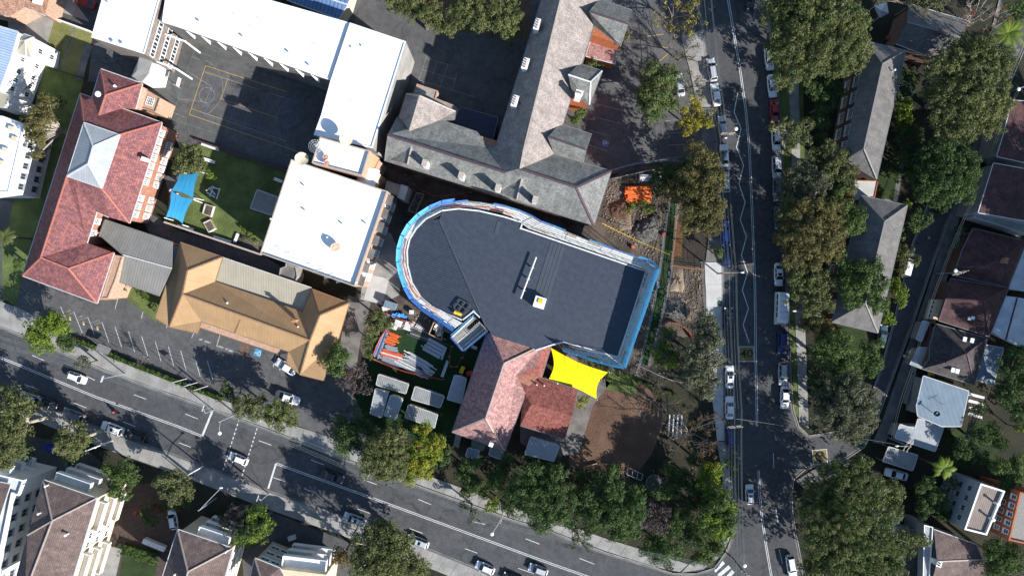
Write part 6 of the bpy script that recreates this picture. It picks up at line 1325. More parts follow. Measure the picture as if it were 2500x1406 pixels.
def palm(label, px, py, r, h, m='lime', n=26, droop=.5):
    rng = random.Random(px); c = Vector(P(px, py, h)); o = thing('palm_tree', (c.x, c.y, 0), label, 'palm', 'palms'); mb = MB(); mb.tube([(c.x, c.y, 0), (c.x, c.y, h*.6), (c.x, c.y, h-.2)], [.24, .2, .24], 8); mb.build('trunk', bark, o); R_ = r/SC
    for i in range(n):
        a = 2*math.pi*i/n*2.4+rng.uniform(-.1, .1); L_ = R_*rng.uniform(.75, 1.05); up = rng.uniform(.1, .9); mb = MB(); pts = []
        for k in range(7): t = k/6; pts.append(Vector((c.x+math.cos(a)*L_*t, c.y+math.sin(a)*L_*t, h+up*math.sin(t*2.2)*L_*.3-droop*t*t*L_*.55)))
        s = Vector((-math.sin(a), math.cos(a), 0))
        for k in range(1, 7):
            w_ = .42*math.sin(math.pi*min(1, (k/6)*.85+.12))*min(1, R_/2.2)
            for sg in (-1, 1):
                for q in range(3):
                    p = pts[k-1]+(pts[k]-pts[k-1])*(q/3); tip = p+s*sg*w_*1.5+(pts[k]-pts[k-1]).normalized()*w_*.9-Vector((0, 0, w_*.35)); e = (pts[k]-pts[k-1]).normalized()*.09; mb.face([p-e, p+e, tip])
        fo = mb.build('frond', LEAF[m], o)
        at = fo.data.attributes.new('tint', 'FLOAT', 'POINT'); tv_ = rng.random(); at.data.foreach_set('value', [tv_]*len(fo.data.vertices))
    return o
G = 'gum trees'
TREES = [
 ('gum_tree', 'slender tall olive gum standing over the side lawn, left', 'gumbrown', [(112, 248, 22, 12), (98, 288, 32, 12), (118, 290, 24, 11), (86, 320, 26, 11), (100, 340, 24, 11), (92, 378, 16, 10), (135, 292, 10, 10)], 13, G, 'bp'),
 ('shrub', 'round dark shrub against the white flats, left edge', 'green', [(66, 172, 13), (50, 205, 16), (45, 190, 12)], 4, 'shrubs'),
 ('leafy_tree', 'lime-green tree beside the main road and car park, far left', 'lime', [(132, 790, 34), (88, 800, 28), (108, 835, 32), (78, 825, 22), (150, 800, 22)], 8, 'trees'),
 ('leafy_tree', 'dark green shrubby tree just right of the lime-green tree', 'green', [(160, 830, 24), (172, 842, 18)], 5, 'trees'),
 ('street_tree', 'small sparse street tree overhanging the upper kerb, left', 'grey', [(203, 882, 17), (193, 892, 10), (212, 898, 10)], 6, 'street trees'),
 ('gum_tree', 'left gum of the row on the planted bank, top centre', 'gum', [(968, 6, 34, 10), (1010, 14, 38, 10), (1052, 28, 34, 10), (1068, 62, 22, 9), (1097, 72, 22, 9), (1036, 2, 30, 10)], 12, G),
 ('gum_tree', 'right large gum of the row on the planted bank, top centre', 'gum', [(1128, 35, 34, 11), (1165, 50, 32, 11), (1205, 30, 40, 11), (1245, 45, 34, 11), (1225, 72, 26, 10), (1258, 78, 18, 10), (1250, 98, 10, 9), (1150, 5, 34, 11), (1230, 5, 34, 11)], 13, G),
 ('leafy_tree', 'round olive tree above the blue shade sail', 'gum', [(458, 382, 36), (446, 400, 28), (478, 398, 26), (438, 412, 18), (482, 362, 12)], 8, 'trees'),
 ('shrub', 'small lime shrub at the edge of the little lawn', 'lime', [(509, 426, 11), (520, 432, 10)], 3, 'shrubs'),
 ('leafy_tree', 'dense round green tree in the north car park', 'green', [(1590, 185, 40), (1622, 190, 36), (1604, 225, 46), (1576, 235, 32), (1590, 268, 34), (1625, 250, 32)], 9, 'trees', 'gum', .4),
 ('gum_tree', 'very large spreading gum over the street, top right', 'gum', [(1900, 30, 45, 13), (1940, 10, 55, 13), (1985, 40, 60, 15), (2045, 30, 60, 15), (2085, 70, 45, 14), (2100, 115, 32, 13), (2050, 110, 52, 14), (1990, 110, 50, 14), (1930, 100, 50, 13), (1900, 130, 34, 12), (1930, 180, 40, 12), (1905, 195, 22, 11), (1985, 165, 36, 12), (2045, 165, 32, 12), (2090, 150, 28, 12)], 17, G, 'bp', 'dense', .15),
 ('gum_tree', 'small airy gum over the right kerb by the white car', 'gum', [(1885, 312, 16, 8), (1915, 306, 22, 8), (1940, 318, 22, 8), (1968, 308, 20, 8), (1970, 345, 18, 8), (1935, 350, 22, 8), (1915, 372, 14, 8)], 10, G, 'bp'),
 ('street_tree', 'big olive tree over the building site and left kerb', 'gumbrown', [(1700, 375, 28, 11), (1722, 400, 34, 11), (1690, 425, 36, 11), (1738, 440, 34, 12), (1712, 470, 40, 12), (1740, 500, 34, 12), (1690, 510, 34, 11), (1730, 545, 34, 11), (1682, 550, 22, 10), (1665, 470, 32, 10), (1640, 460, 26, 9)], 14, G),
 ('leafy_tree', 'dark green tree behind the stacked orange pipes', 'dense', [(1625, 425, 32, 7), (1655, 440, 28, 7), (1620, 460, 24, 7), (1590, 440, 14, 6), (1668, 400, 22, 7)], 9, 'trees'),
 ('street_tree', 'small round green tree, upper of two on the left kerb', 'green', [(1757, 391, 19), (1762, 378, 12)], 5, 'street trees'),
 ('street_tree', 'small round green tree, lower of two on the left kerb', 'green', [(1751, 612, 15), (1756, 625, 10)], 4, 'street trees'),
 ('gum_tree', 'grey-green gum over the kerb right of the street, centre', 'grey', [(1930, 440, 28, 11), (1960, 425, 34, 11), (1950, 470, 34, 11), (1985, 480, 34, 12), (2000, 445, 28, 12), (1925, 475, 22, 10)], 14, G, 'bp'),
 ('leafy_tree', 'bushy green tree by the roof corner of the upper tiled flats', 'gum', [(2022, 365, 24, 9), (2045, 390, 30, 9), (2060, 420, 34, 9), (2030, 415, 28, 9), (2070, 455, 26, 9), (1985, 380, 20, 8)], 11, 'trees'),
 ('gum_tree', 'huge dark olive gum over the kerb right of the street, centre', 'gumbrown', [(1940, 530, 44, 13), (1990, 520, 48, 14), (2030, 520, 36, 13), (1925, 575, 36, 12), (1970, 580, 52, 14), (2020, 575, 44, 14), (2035, 610, 26, 12), (1990, 630, 34, 12), (1940, 620, 34, 12), (1925, 645, 18, 10)], 16, G, 'bp'),
 ('leafy_tree', 'mid-green tree touching the lower tiled flats on their left', 'green', [(2060, 510, 26, 10), (2085, 530, 28, 10), (2095, 555, 22, 10), (2065, 550, 30, 10), (2045, 470, 20, 10)], 12, 'trees'),
 ('leafy_tree', 'pale green tree over the lower end of the tiled flats', 'green', [(2055, 640, 26, 11), (2070, 665, 30, 11), (2110, 655, 24, 12), (2140, 650, 24, 12), (2110, 690, 34, 12), (2150, 690, 26, 12), (2070, 700, 32, 11), (2125, 725, 32, 11), (2150, 745, 24, 11), (2080, 730, 28, 11), (2135, 760, 16, 10)], 14, 'trees', 'gaps'),
 ('leafy_tree', 'lime-tinted tree between the kerb and the tiled flats', 'gum', [(1945, 680, 28, 10), (1980, 670, 32, 10), (2015, 690, 30, 10), (1990, 710, 34, 10), (1955, 715, 26, 9), (2010, 740, 28, 10), (1975, 750, 26, 9)], 12, 'trees'),
 ('shrub', 'lime bush at the foot of the long tiled flats', 'lime', [(2190, 710, 24, 4), (2200, 730, 20, 4), (2185, 690, 16, 4)], 5, 'shrubs'),
 ('shrub', 'bright green bush near the dark car beside the flats', 'lime', [(2168, 775, 18, 4), (2178, 788, 12, 4)], 4, 'shrubs'),
 ('leafy_tree', 'big round dense dark tree over the lane, right', 'dense', [(2270, 400, 44, 10), (2310, 380, 46, 11), (2350, 395, 40, 11), (2290, 440, 50, 11), (2335, 435, 48, 11), (2265, 470, 34, 9), (2375, 430, 24, 10), (2310, 480, 34, 10), (2360, 470, 26, 10), (2245, 430, 26, 9)], 14, 'trees', 'gaps'),
 ('gum_tree', 'very large airy gum over the lane, top right', 'gum', [(2300, 165, 44, 13), (2350, 130, 44, 13), (2400, 120, 38, 14), (2440, 150, 40, 14), (2380, 175, 50, 14), (2320, 220, 46, 13), (2430, 210, 44, 14), (2375, 240, 50, 14), (2440, 260, 32, 13), (2310, 275, 40, 12), (2360, 300, 44, 12), (2415, 300, 36, 12), (2310, 325, 32, 11), (2275, 230, 28, 11)], 17, G, 'bp'),
 ('shrub', 'bright lime bush beside the upper tiled flats', 'lime', [(2205, 262, 22, 4), (2208, 288, 22, 4)], 5, 'shrubs'),
 ('leafy_tree', 'dark green tree by the lane below the big round tree', 'green', [(2245, 530, 22, 5), (2240, 548, 20, 5), (2262, 540, 16, 5)], 7, 'trees', 'dense', .6),
 ('street_tree', 'small olive tree over the white van in the lane', 'gum', [(2205, 620, 20, 5), (2200, 655, 18, 5), (2235, 640, 16, 5), (2222, 612, 14, 5)], 7, 'street trees'),
 ('leafy_tree', 'round cauliflower-like dark green tree near the lower footpath', 'green', [(2010, 850, 34, 9), (2045, 845, 38, 9), (2065, 875, 30, 9), (2020, 885, 38, 9), (2050, 905, 30, 9), (1992, 880, 22, 8)], 11, 'trees', 'dense', .3),
 ('leafy_tree', 'green tree between the lane and the round dark tree', 'green', [(2120, 855, 26, 8), (2140, 880, 24, 8), (2125, 905, 22, 8), (2100, 895, 22, 8), (2145, 840, 16, 7)], 10, 'trees'),
 ('shrub', 'olive bush on the verge below the lower tiled flats', 'gumbrown', [(2015, 790, 20, 5), (2035, 805, 18, 5), (2000, 770, 16, 5)], 5, 'shrubs'),
 ('gum_tree', 'grey hazy gum by the side road junction', 'grey', [(2030, 950, 38, 11), (2075, 950, 42, 12), (2110, 975, 36, 11), (2050, 995, 48, 12), (2095, 1010, 44, 12), (2120, 1030, 26, 11), (2060, 1045, 40, 11), (2020, 1020, 34, 11), (2090, 1065, 26, 10), (2010, 970, 28, 10)], 15, G, 'bp'),
 ('gum_tree', 'enormous gum covering the corner, lower right', 'gum', [(2000, 1195, 40, 11), (2050, 1160, 44, 12), (2100, 1140, 30, 12), (2060, 1210, 54, 13), (2120, 1190, 44, 13), (2175, 1200, 32, 12), (2000, 1260, 50, 12), (2070, 1270, 60, 14), (2140, 1260, 46, 13), (2190, 1250, 22, 12), (2010, 1330, 50, 12), (2075, 1340, 56, 13), (2140, 1320, 48, 13), (2190, 1335, 38, 12), (2040, 1390, 50, 12), (2120, 1390, 50, 12), (2225, 1310, 22, 11), (2250, 1320, 18, 10), (2175, 1385, 36, 12), (1985, 1385, 34, 10)], 17, G, 'bp', 'green', .35),
 ('leafy_tree', 'dark tree beside the orange flats, right edge', 'green', [(2440, 1140, 28, 8), (2465, 1165, 30, 8), (2450, 1190, 22, 8), (2490, 1150, 24, 8), (2480, 1125, 20, 7)], 10, 'trees'),
 ('leafy_tree', 'round dense green tree at the bottom right corner', 'green', [(2430, 1340, 32, 9), (2465, 1350, 34, 9), (2445, 1375, 36, 9), (2420, 1385, 26, 8), (2475, 1380, 22, 8)], 11, 'trees', 'dense', .3),
 ('leafy_tree', 'large glossy dark tree over the corner garden, left one', 'dense', [(1270, 1190, 38, 11), (1310, 1165, 40, 12), (1350, 1155, 32, 11), (1345, 1195, 44, 12), (1295, 1225, 46, 12), (1350, 1240, 44, 12), (1390, 1220, 26, 11), (1250, 1230, 30, 10), (1320, 1270, 32, 10), (1375, 1270, 22, 9)], 15, 'trees', 'gaps'),
 ('leafy_tree', 'large glossy dark tree over the corner garden, right one', 'dense', [(1470, 1170, 28, 11), (1490, 1200, 34, 12), (1450, 1220, 36, 11), (1510, 1240, 44, 12), (1550, 1210, 28, 11), (1550, 1250, 34, 12), (1470, 1265, 38, 11), (1510, 1290, 34, 10), (1430, 1250, 22, 9), (1545, 1295, 24, 9), (1495, 1150, 18, 11)], 15, 'trees', 'gaps'),
 ('leafy_tree', 'dark olive bushy tree on the corner footpath edge', 'dense', [(1590, 1325, 30, 6), (1625, 1330, 34, 6), (1605, 1350, 30, 6), (1650, 1350, 24, 5), (1635, 1375, 16, 4), (1575, 1345, 18, 5)], 8, 'trees'),
 ('leafy_tree', 'tall yellow-green tree on the inner street corner', 'lime', [(1735, 1195, 30, 9), (1760, 1225, 36, 10), (1775, 1260, 32, 10), (1740, 1255, 38, 10), (1765, 1290, 34, 9), (1725, 1285, 30, 8)], 13, 'trees', 'dense', .5),
 ('leafy_tree', 'green tree below the yellow-green corner tree', 'green', [(1715, 1340, 28, 6), (1745, 1340, 26, 6), (1760, 1320, 22, 6), (1725, 1365, 22, 5), (1700, 1360, 20, 5)], 8, 'trees'),
 ('leafy_tree', 'pale yellow tree between the footpath and dark garden', 'gold', [(1735, 1145, 26, 7), (1720, 1160, 24, 7), (1755, 1160, 20, 7), (1760, 1135, 12, 6)], 9, 'trees', 'lime', .6),
 ('street_tree', 'dark green kerbside bush above the junction', 'green', [(1782, 1120, 14, 4), (1788, 1140, 16, 4), (1790, 1155, 12, 4)], 5, 'street trees'),
 ('leafy_tree', 'dark tree at the left of the roadside thicket, bottom centre', 'dense', [(830, 1040, 30, 7), (860, 1065, 36, 8), (835, 1085, 28, 7), (880, 1030, 28, 7), (905, 1050, 24, 7)], 11, 'trees'),
 ('leafy_tree', 'tall olive gum in the middle of the roadside thicket', 'gum', [(925, 1085, 42, 11), (955, 1115, 42, 11), (905, 1115, 34, 10), (965, 1070, 34, 10), (940, 1150, 32, 10), (900, 1145, 22, 8), (975, 1145, 26, 10)], 14, 'trees'),
 ('leafy_tree', 'golden-green tree at the right of the roadside thicket', 'lime', [(1030, 1045, 22, 8), (1060, 1085, 26, 8), (1020, 1100, 26, 8), (1035, 1070, 20, 8), (1075, 1075, 16, 7), (1060, 1110, 22, 7), (1045, 1130, 20, 7)], 11, 'trees', 'gold', .35),
 ('leafy_tree', 'orange-gold tree hanging over the kerb in the thicket', 'gold', [(1020, 1140, 28, 8), (1000, 1160, 26, 7), (1035, 1160, 20, 7), (1005, 1130, 20, 8)], 10, 'trees', 'lime', .35),
 ('leafy_tree', 'dark bush below the pink schoolhouse', 'dense', [(1075, 1115, 22, 5), (1060, 1130, 18, 5), (1090, 1100, 16, 5)], 6, 'trees'),
 ('leafy_tree', 'dark narrow tree on the bank below the water tank', 'dense', [(1148, 1138, 22, 6), (1130, 1165, 20, 5), (1155, 1180, 26, 5), (1140, 1200, 20, 4), (1165, 1125, 16, 6)], 8, 'trees'),
 ('shrub', 'bright green shrub on the bank beside the footpath', 'green', [(1175, 1190, 18, 3), (1185, 1205, 14, 3), (1168, 1208, 12, 3)], 4, 'shrubs'),
 ('shrub', 'lime-yellow shrub on the bank beside the footpath', 'lime', [(1200, 1225, 18, 3), (1192, 1240, 14, 3), (1212, 1238, 12, 3)], 4, 'shrubs'),
 ('street_tree', 'thin sparse street tree over the upper kerb, bottom centre', 'grey', [(1135, 1235, 16, 5), (1160, 1250, 14, 5), (1150, 1270, 10, 5), (1168, 1270, 8, 5)], 7, 'street trees'),
 ('street_tree', 'sparse two-clump street tree beside the corner footpath', 'grey', [(1405, 1315, 16, 6), (1435, 1330, 12, 6), (1400, 1335, 10, 5), (1440, 1345, 9, 5)], 7, 'street trees'),
 ('shrub', 'small green tree at the hedge end above the parking bays', 'green', [(556, 945, 18, 5), (562, 965, 16, 5), (545, 955, 10, 4)], 6, 'shrubs'),
 ('street_tree', 'left roadside tree beside the white pickup', 'gum', [(600, 985, 26, 7), (625, 1000, 28, 7), (590, 1005, 20, 6), (640, 975, 16, 6), (575, 985, 16, 6)], 9, 'street trees'),
 ('street_tree', 'right roadside tree beside the white pickup', 'gum', [(672, 1000, 28, 7), (700, 1005, 28, 7), (690, 1030, 26, 7), (715, 1028, 18, 6), (660, 1022, 20, 6)], 9, 'street trees', 'lime', .3),
 ('leafy_tree', 'pale green tree at the end of the tan roof', 'green', [(822, 850, 24, 7), (838, 870, 22, 7), (812, 880, 26, 7), (826, 900, 20, 7), (800, 900, 12, 6)], 9, 'trees'),
 ('leafy_tree', 'olive tree at the top corner of the green turf yard', 'gum', [(915, 780, 26, 6), (935, 790, 24, 6), (905, 800, 20, 6), (930, 770, 16, 6)], 8, 'trees'),
 ('shrub', 'green climbing shrub along the left side of the turf yard', 'green', [(903, 830, 16, 4), (895, 850, 14, 4), (900, 868, 12, 4), (912, 818, 12, 4)], 5, 'shrubs'),
 ('gum_tree', 'olive-brown gum over the lower kerb, far left edge', 'gum', [(15, 965, 26, 9), (45, 975, 28, 9), (25, 1010, 36, 10), (60, 1000, 22, 9), (75, 990, 14, 8), (15, 1050, 40, 11), (50, 1045, 28, 10), (20, 1095, 40, 11), (55, 1095, 22, 10), (10, 1125, 26, 10)], 14, G, 'bp'),
 ('gum_tree', 'gum leaning over the flats forecourt and signal mast, lower left', 'gum', [(190, 1040, 18, 9), (200, 1060, 16, 9), (165, 1070, 30, 10), (190, 1090, 24, 10), (150, 1085, 24, 10), (175, 1112, 18, 9), (205, 1075, 16, 9)], 13, G, 'bp'),
 ('leafy_tree', 'green broadleaf tree in front of the brown-roofed flats', 'green', [(310, 1145, 30, 7), (280, 1160, 26, 7), (325, 1165, 22, 7), (285, 1195, 26, 6), (300, 1210, 18, 6), (262, 1145, 16, 6)], 9, 'trees'),
 ('street_tree', 'rounded olive street tree left of the signal pole', 'gum', [(400, 1175, 26, 8), (430, 1170, 28, 8), (450, 1190, 24, 8), (420, 1205, 30, 8), (460, 1210, 14, 7), (395, 1200, 16, 7)], 10, 'street trees', 'grey', .2),
 ('shrub', 'mixed green and red bush beside the brick driveway', 'green', [(375, 1230, 18, 3), (400, 1240, 16, 3), (355, 1250, 16, 3), (370, 1272, 20, 3), (430, 1235, 18, 3), (455, 1230, 14, 3)], 4, 'shrubs', 'red', .12),
 ('shrub', 'small red shrub at the driveway edge', 'red', [(334, 1255, 9, 2.5), (342, 1238, 8, 2.5)], 3, 'shrubs'),
 ('leafy_tree', 'tall yellow-green tree between the bottom apartment blocks', 'lime', [(625, 1255, 26, 9), (645, 1275, 28, 9), (615, 1290, 30, 9), (590, 1310, 22, 8), (640, 1300, 24, 8), (600, 1320, 16, 7)], 12, 'trees', 'dense', .55),
 ('shrub', 'green shrub between apartment balconies and the yellow-green tree', 'green', [(548, 1282, 18, 5), (560, 1305, 14, 4), (540, 1262, 12, 4)], 6, 'shrubs'),
 ('gum_tree', 'large gum along the bottom edge, centre', 'gum', [(920, 1290, 30, 11), (955, 1300, 32, 12), (985, 1325, 30, 11), (890, 1320, 34, 11), (930, 1340, 44, 12), (975, 1360, 38, 12), (1010, 1375, 30, 11), (880, 1370, 34, 11), (930, 1390, 44, 12), (1030, 1395, 26, 10), (985, 1400, 30, 11)], 16, G, 'bp'),
 ('leafy_tree', 'orange-brown tree left of the bottom gum', 'orange', [(830, 1350, 20, 8), (845, 1372, 18, 8), (822, 1368, 14, 7)], 10, 'trees', 'gumbrown', .4),
 ('gum_tree', 'grey leafy gum beside the new concrete footpath', 'grey', [(1720, 790, 32, 9), (1735, 830, 32, 10), (1705, 850, 38, 10), (1740, 880, 30, 10), (1700, 900, 36, 10), (1735, 925, 26, 9), (1690, 930, 28, 9), (1725, 955, 22, 8)], 12, G),
 ('leafy_tree', 'lime and brown thin tree in the fenced site garden', 'lime', [(1622, 820, 24, 5), (1615, 855, 26, 5), (1640, 880, 26, 5), (1605, 880, 16, 4)], 7, 'trees', 'grey', .45),
 ('shrub', 'yellow-green shrub at the corner of the tiled annexe', 'lime', [(1420, 985, 16, 2.5), (1428, 975, 12, 2.5)], 3, 'shrubs', 'yellow', .35),
 ('shrub', 'dark green shrub between the first two slate dormer wings', 'green', [(1448, 155, 16, 4), (1462, 160, 12, 4)], 5, 'shrubs'),
 ('shrub', 'round green shrub between the lower slate dormer wings', 'green', [(1408, 285, 18, 4), (1418, 275, 14, 4), (1398, 292, 12, 4)], 5, 'shrubs'),
 ('shrub', 'pale green shrub at the top slate dormer wing', 'gum', [(1534, 78, 10, 4), (1527, 95, 12, 4)], 5, 'shrubs'),
 ('leafy_tree', 'grey-green tree at the very top edge beside the street', 'grey', [(1690, 0, 20, 7), (1675, 15, 16, 7), (1700, 15, 10, 7)], 9, 'trees'),
 ('leafy_tree', 'dull green tree above the gabled house, top edge', 'grey', [(2265, 5, 26, 8), (2295, 0, 26, 8), (2240, -5, 24, 8), (2150, -5, 22, 8)], 10, 'trees', 'gum', .5),
 ('leafy_tree', 'dark tree at the top right corner behind the palm', 'green', [(2485, 45, 20, 5), (2470, 25, 20, 5), (2500, 20, 22, 5)], 8, 'trees'),
 ('leafy_tree', 'dark shady tree on the right edge beside the blue-grey roofs', 'dense', [(2470, 900, 34, 8), (2490, 940, 34, 8), (2460, 970, 28, 8), (2490, 1000, 30, 8), (2440, 955, 20, 7), (2495, 860, 24, 8)], 12, 'trees', 'gaps'),
 ('leafy_tree', 'dark tree in the yard below the rusty awning', 'dense', [(2350, 1090, 24, 6), (2370, 1110, 22, 6), (2400, 1120, 22, 6), (2390, 1000, 20, 5)], 8, 'trees'),
 ('shrub', 'lime shrub in the dark yard on the right edge', 'lime', [(2493, 1045, 14, 4)], 4, 'shrubs'),
 ('shrub', 'low green hedge bush on the strip below the grey link roof', 'green', [(355, 725, 14, 2.5), (372, 748, 12, 2.5), (338, 712, 10, 2.5), (300, 700, 12, 2.5)], 3, 'shrubs', 'lime', .25),
 ('shrub', 'patchy creeping plants in the garden bed by the hall', 'green', [(600, 560, 12, .8), (612, 575, 12, .8), (596, 580, 8, .6), (625, 590, 8, .6)], 1.2, 'shrubs', 'lime', .4),
 ('shrub', 'weedy green patch on the spoil heap', 'green', [(1545, 508, 14, .8), (1570, 500, 16, .9), (1590, 512, 14, .9), (1530, 515, 10, .7)], 1.2, 'shrubs', 'lime', .4),
 ('shrub', 'leafy garden strip below the scaffold, beside the yellow sail', 'green', [(1420, 880, 10, 1.5), (1440, 888, 12, 1.5), (1460, 895, 12, 1.6), (1485, 905, 12, 1.6), (1505, 912, 10, 1.5), (1535, 922, 12, 1.2)], 2.4, 'shrubs', 'lime', .3),
 ('shrub', 'green hedge beside the lane and tiled flats', 'lime', [(2200, 560, 10, 2), (2205, 580, 10, 2), (2195, 605, 10, 2), (2190, 630, 10, 2), (2215, 500, 14, 3)], 3, 'shrubs', 'green', .4),
 ('leafy_tree', 'deep green tree filling the bank left of the glossy trees', 'dense', [(1225, 1150, 26, 6), (1240, 1120, 20, 6), (1215, 1180, 24, 6), (1200, 1160, 18, 5)], 8, 'trees'),
 ('leafy_tree', 'dark understorey tree between the two glossy trees', 'dense', [(1415, 1170, 24, 6), (1425, 1200, 26, 6), (1410, 1245, 22, 5), (1400, 1280, 20, 5), (1440, 1295, 20, 5)], 8, 'trees'),
 ('leafy_tree', 'dark bushy tree in the shaded corner garden, upper', 'dense', [(1640, 1150, 24, 5), (1665, 1170, 26, 5), (1640, 1200, 28, 5), (1600, 1200, 22, 5)], 7, 'trees'),
 ('leafy_tree', 'dark bushy tree in the shaded corner garden, lower', 'dense', [(1660, 1260, 30, 5), (1690, 1230, 26, 5), (1695, 1290, 26, 5), (1640, 1290, 26, 5), (1670, 1310, 22, 5)], 7, 'trees'),
 ('leafy_tree', 'dark bushy tree left of the pale yellow tree', 'dense', [(1690, 1120, 20, 5), (1700, 1190, 26, 6), (1715, 1225, 22, 6)], 8, 'trees'),
 ('shrub', 'dark shrubs below the skillion roof', 'dense', [(1290, 1130, 18, 3), (1330, 1130, 18, 3), (1360, 1120, 12, 3)], 4, 'shrubs'),
 ('leafy_tree', 'deep green tree between upper tiled flats and street gums', 'dense', [(2030, 215, 30, 6), (2015, 255, 28, 6), (2000, 300, 26, 6), (1990, 220, 24, 6), (2005, 340, 20, 5)], 8, 'trees'),
 ('leafy_tree', 'dark undergrowth tree along the back of the upper flats', 'dense', [(2200, 330, 22, 5), (2215, 380, 26, 5), (2235, 330, 22, 5), (2190, 420, 18, 4), (2230, 440, 20, 4)], 7, 'trees'),
 ('leafy_tree', 'olive tree filling the verge below the dark olive gum', 'gumbrown', [(1990, 790, 26, 8), (2010, 815, 24, 8), (1965, 790, 18, 7)], 10, 'trees'),
 ('leafy_tree', 'dark green tree between the junction gum and the round tree', 'dense', [(2000, 930, 28, 8), (2080, 920, 26, 8), (2010, 1000, 20, 8)], 10, 'trees'),
 ('leafy_tree', 'dark garden tree right of the enormous corner gum', 'dense', [(2260, 1190, 28, 6), (2290, 1215, 30, 6), (2250, 1240, 26, 6), (2300, 1260, 24, 5), (2320, 1180, 18, 5)], 8, 'trees'),
 ('leafy_tree', 'dark garden tree behind the metal roofs, right side', 'dense', [(2390, 1060, 26, 6), (2420, 1050, 24, 6), (2440, 1080, 24, 6), (2340, 1110, 20, 5)], 8, 'trees'),
 ('leafy_tree', 'dark tree at the right edge above the red cottages', 'dense', [(2495, 600, 12, 5), (2340, 560, 16, 4), (2330, 600, 14, 4)], 6, 'trees'),
]
for i, (gx, gy) in enumerate(((2620, 690), (2600, 800), (2615, 905), (2725, 560), (2720, 680), (2715, 800), (2720, 925), (2735, 1050), (2600, 590), (2740, 440))):
    f = 1.165; L5 = [(1250+(gx-1250+dx)*f, 703+(gy-703+dy)*f, 52, hh) for dx, dy, hh in ((0, 0, 21), (45, 25, 20), (-25, 45, 20), (30, -45, 20), (-30, -25, 19), (5, 60, 18))]
    TREES.append(('leafy_tree', 'tall tree standing beyond the right edge, %s' % ['behind the plum roof', 'above the red cottages', 'level with the red cottages', 'far upper back row', 'second of the back row', 'middle of the back row', 'fourth of the back row', 'lowest of the back row', 'nearest the dark red house', 'topmost'][i], 'gum', L5, 24, 'trees'))
for T in TREES:
    name, label, kind, lob, h, grp = T[:6]; kw = {}
    rest = T[6:]
    if 'bp' in rest: kw['bk'] = bark_pale; kw['drop'] = .12
    if 'gaps' in rest: kw['drop'] = .16; kw['clump'] = .85
    ex = [r for r in rest if r not in ('bp', 'gaps')]
    if len(ex) > 1: kw['extra'] = (ex[0], ex[1])
    cat = {'shrub': 'shrub'}.get(name, 'tree')
    if kind in ('gum', 'gumbrown', 'grey', 'lime') and name != 'shrub': kw['clump'] = .78
    if name == 'shrub': kw['clump'] = .6; kw['size'] = .3; kw['dens'] = 110; kw['trunk'] = None if h > 3 else False
    tree(name, label, kind, lob, h, group=grp, cat=cat, **kw)
for a in [
 ('bare_tree', 'bare twiggy tree with some yellow leaves, top of north car park', 1650, 30, 62, 9, 'yellow', .22),
 ('bare_tree', 'leafless tree over the path beside the north car park', 1672, 130, 48, 8, 'grey', .05),
 ('bare_tree', 'bare tree behind the round car park tree', 1690, 205, 42, 8, 'grey', .08),
 ('autumn_tree', 'bright yellow autumn tree at the footpath bend', 1692, 290, 44, 9, 'yellow', .75),
 ('bare_tree', 'grey bare tree in the top right garden', 2400, 30, 62, 9, 'red', .03),
 ('bare_tree', 'bare shrubby tree beneath the upper tiled flats', 2020, 215, 38, 6, None, 0),
 ('bare_tree', 'grey bare thicket inside the fenced garden', 1665, 880, 58, 7, 'grey', .25),
 ('autumn_tree', 'dark bare tree with rusty leaves above the junction', 1690, 1060, 74, 10, 'orange', .2),
 ('bare_tree', 'spreading dark bare tree at the edge of the brown yard', 1600, 985, 60, 8, 'orange', .05),
 ('bare_tree', 'purple-grey bare tree beside the glossy dark tree', 1595, 1258, 42, 8, 'purple', .6),
 ('bare_tree', 'purple-grey bushy bare tree by the turf yard corner', 870, 925, 40, 6, 'purple', .7),
 ('bare_tree', 'grey bare tree beside the bottom apartment balconies', 575, 1262, 32, 9, 'purple', .25),
 ('bare_tree', 'pale bare sapling on the lane footpath', 2222, 868, 18, 4, None, 0),
 ('bare_tree', 'thin bare tree over the clipped hedge', 350, 878, 20, 4, None, 0),
]: bare(a[0], a[1], a[2], a[3], a[4], a[5], a[6], a[7], m=bark_pale if 'sapling' in a[1] or 'top right' in a[1] else None)
palm('large fan palm near the top right corner', 2462, 80, 52, 7, 'lime', 34, .6)
palm('feathery palm in the shaded yard, lower right', 2305, 1143, 32, 8, 'lime', 22, .5)
palm('pale palm crown on the left edge', 12, 577, 26, 8, 'gum', 24, .6)
palm('shaggy palm beside the lawn corner, left', 45, 645, 20, 3, 'green', 18, .6)
# clipped hedges
def hedge(label, pts, wd, h, kind='green', extra=None):
    q = resample([P(*p)[:2] for p in pts], .55); o = thing('hedge', (q[0].x, q[0].y, 0), label, 'hedge', 'hedges'); cl = []
    for p in q:
        for j in range(max(1, int(wd/.5))): cl.append(((p.x+R.uniform(-wd/2, wd/2)*.7, p.y+R.uniform(-wd/2, wd/2)*.7, h-.35+R.uniform(-.1, .1)), R.uniform(.3, .45)))
    k = (q[0].x, q[0].y, 0); me = leaf_mesh(cl, 160, .22, 'foliage', LEAF[kind], k); NLEAF[0] += len(me.polygons); link('foliage', me, o, None, k)
    mb = MB()
    for i in range(len(q)-1): mb.bar((q[i].x, q[i].y, (h-.4)/2), (q[i+1].x, q[i+1].y, (h-.4)/2), wd*.7, h-.4)
    mb.build('stems', LEAF['dense'], o); return o
hedge('clipped hedge left of the bus shelter along the front car park', [(186, 828), (215, 838), (238, 848)], 1.2, 1.5)
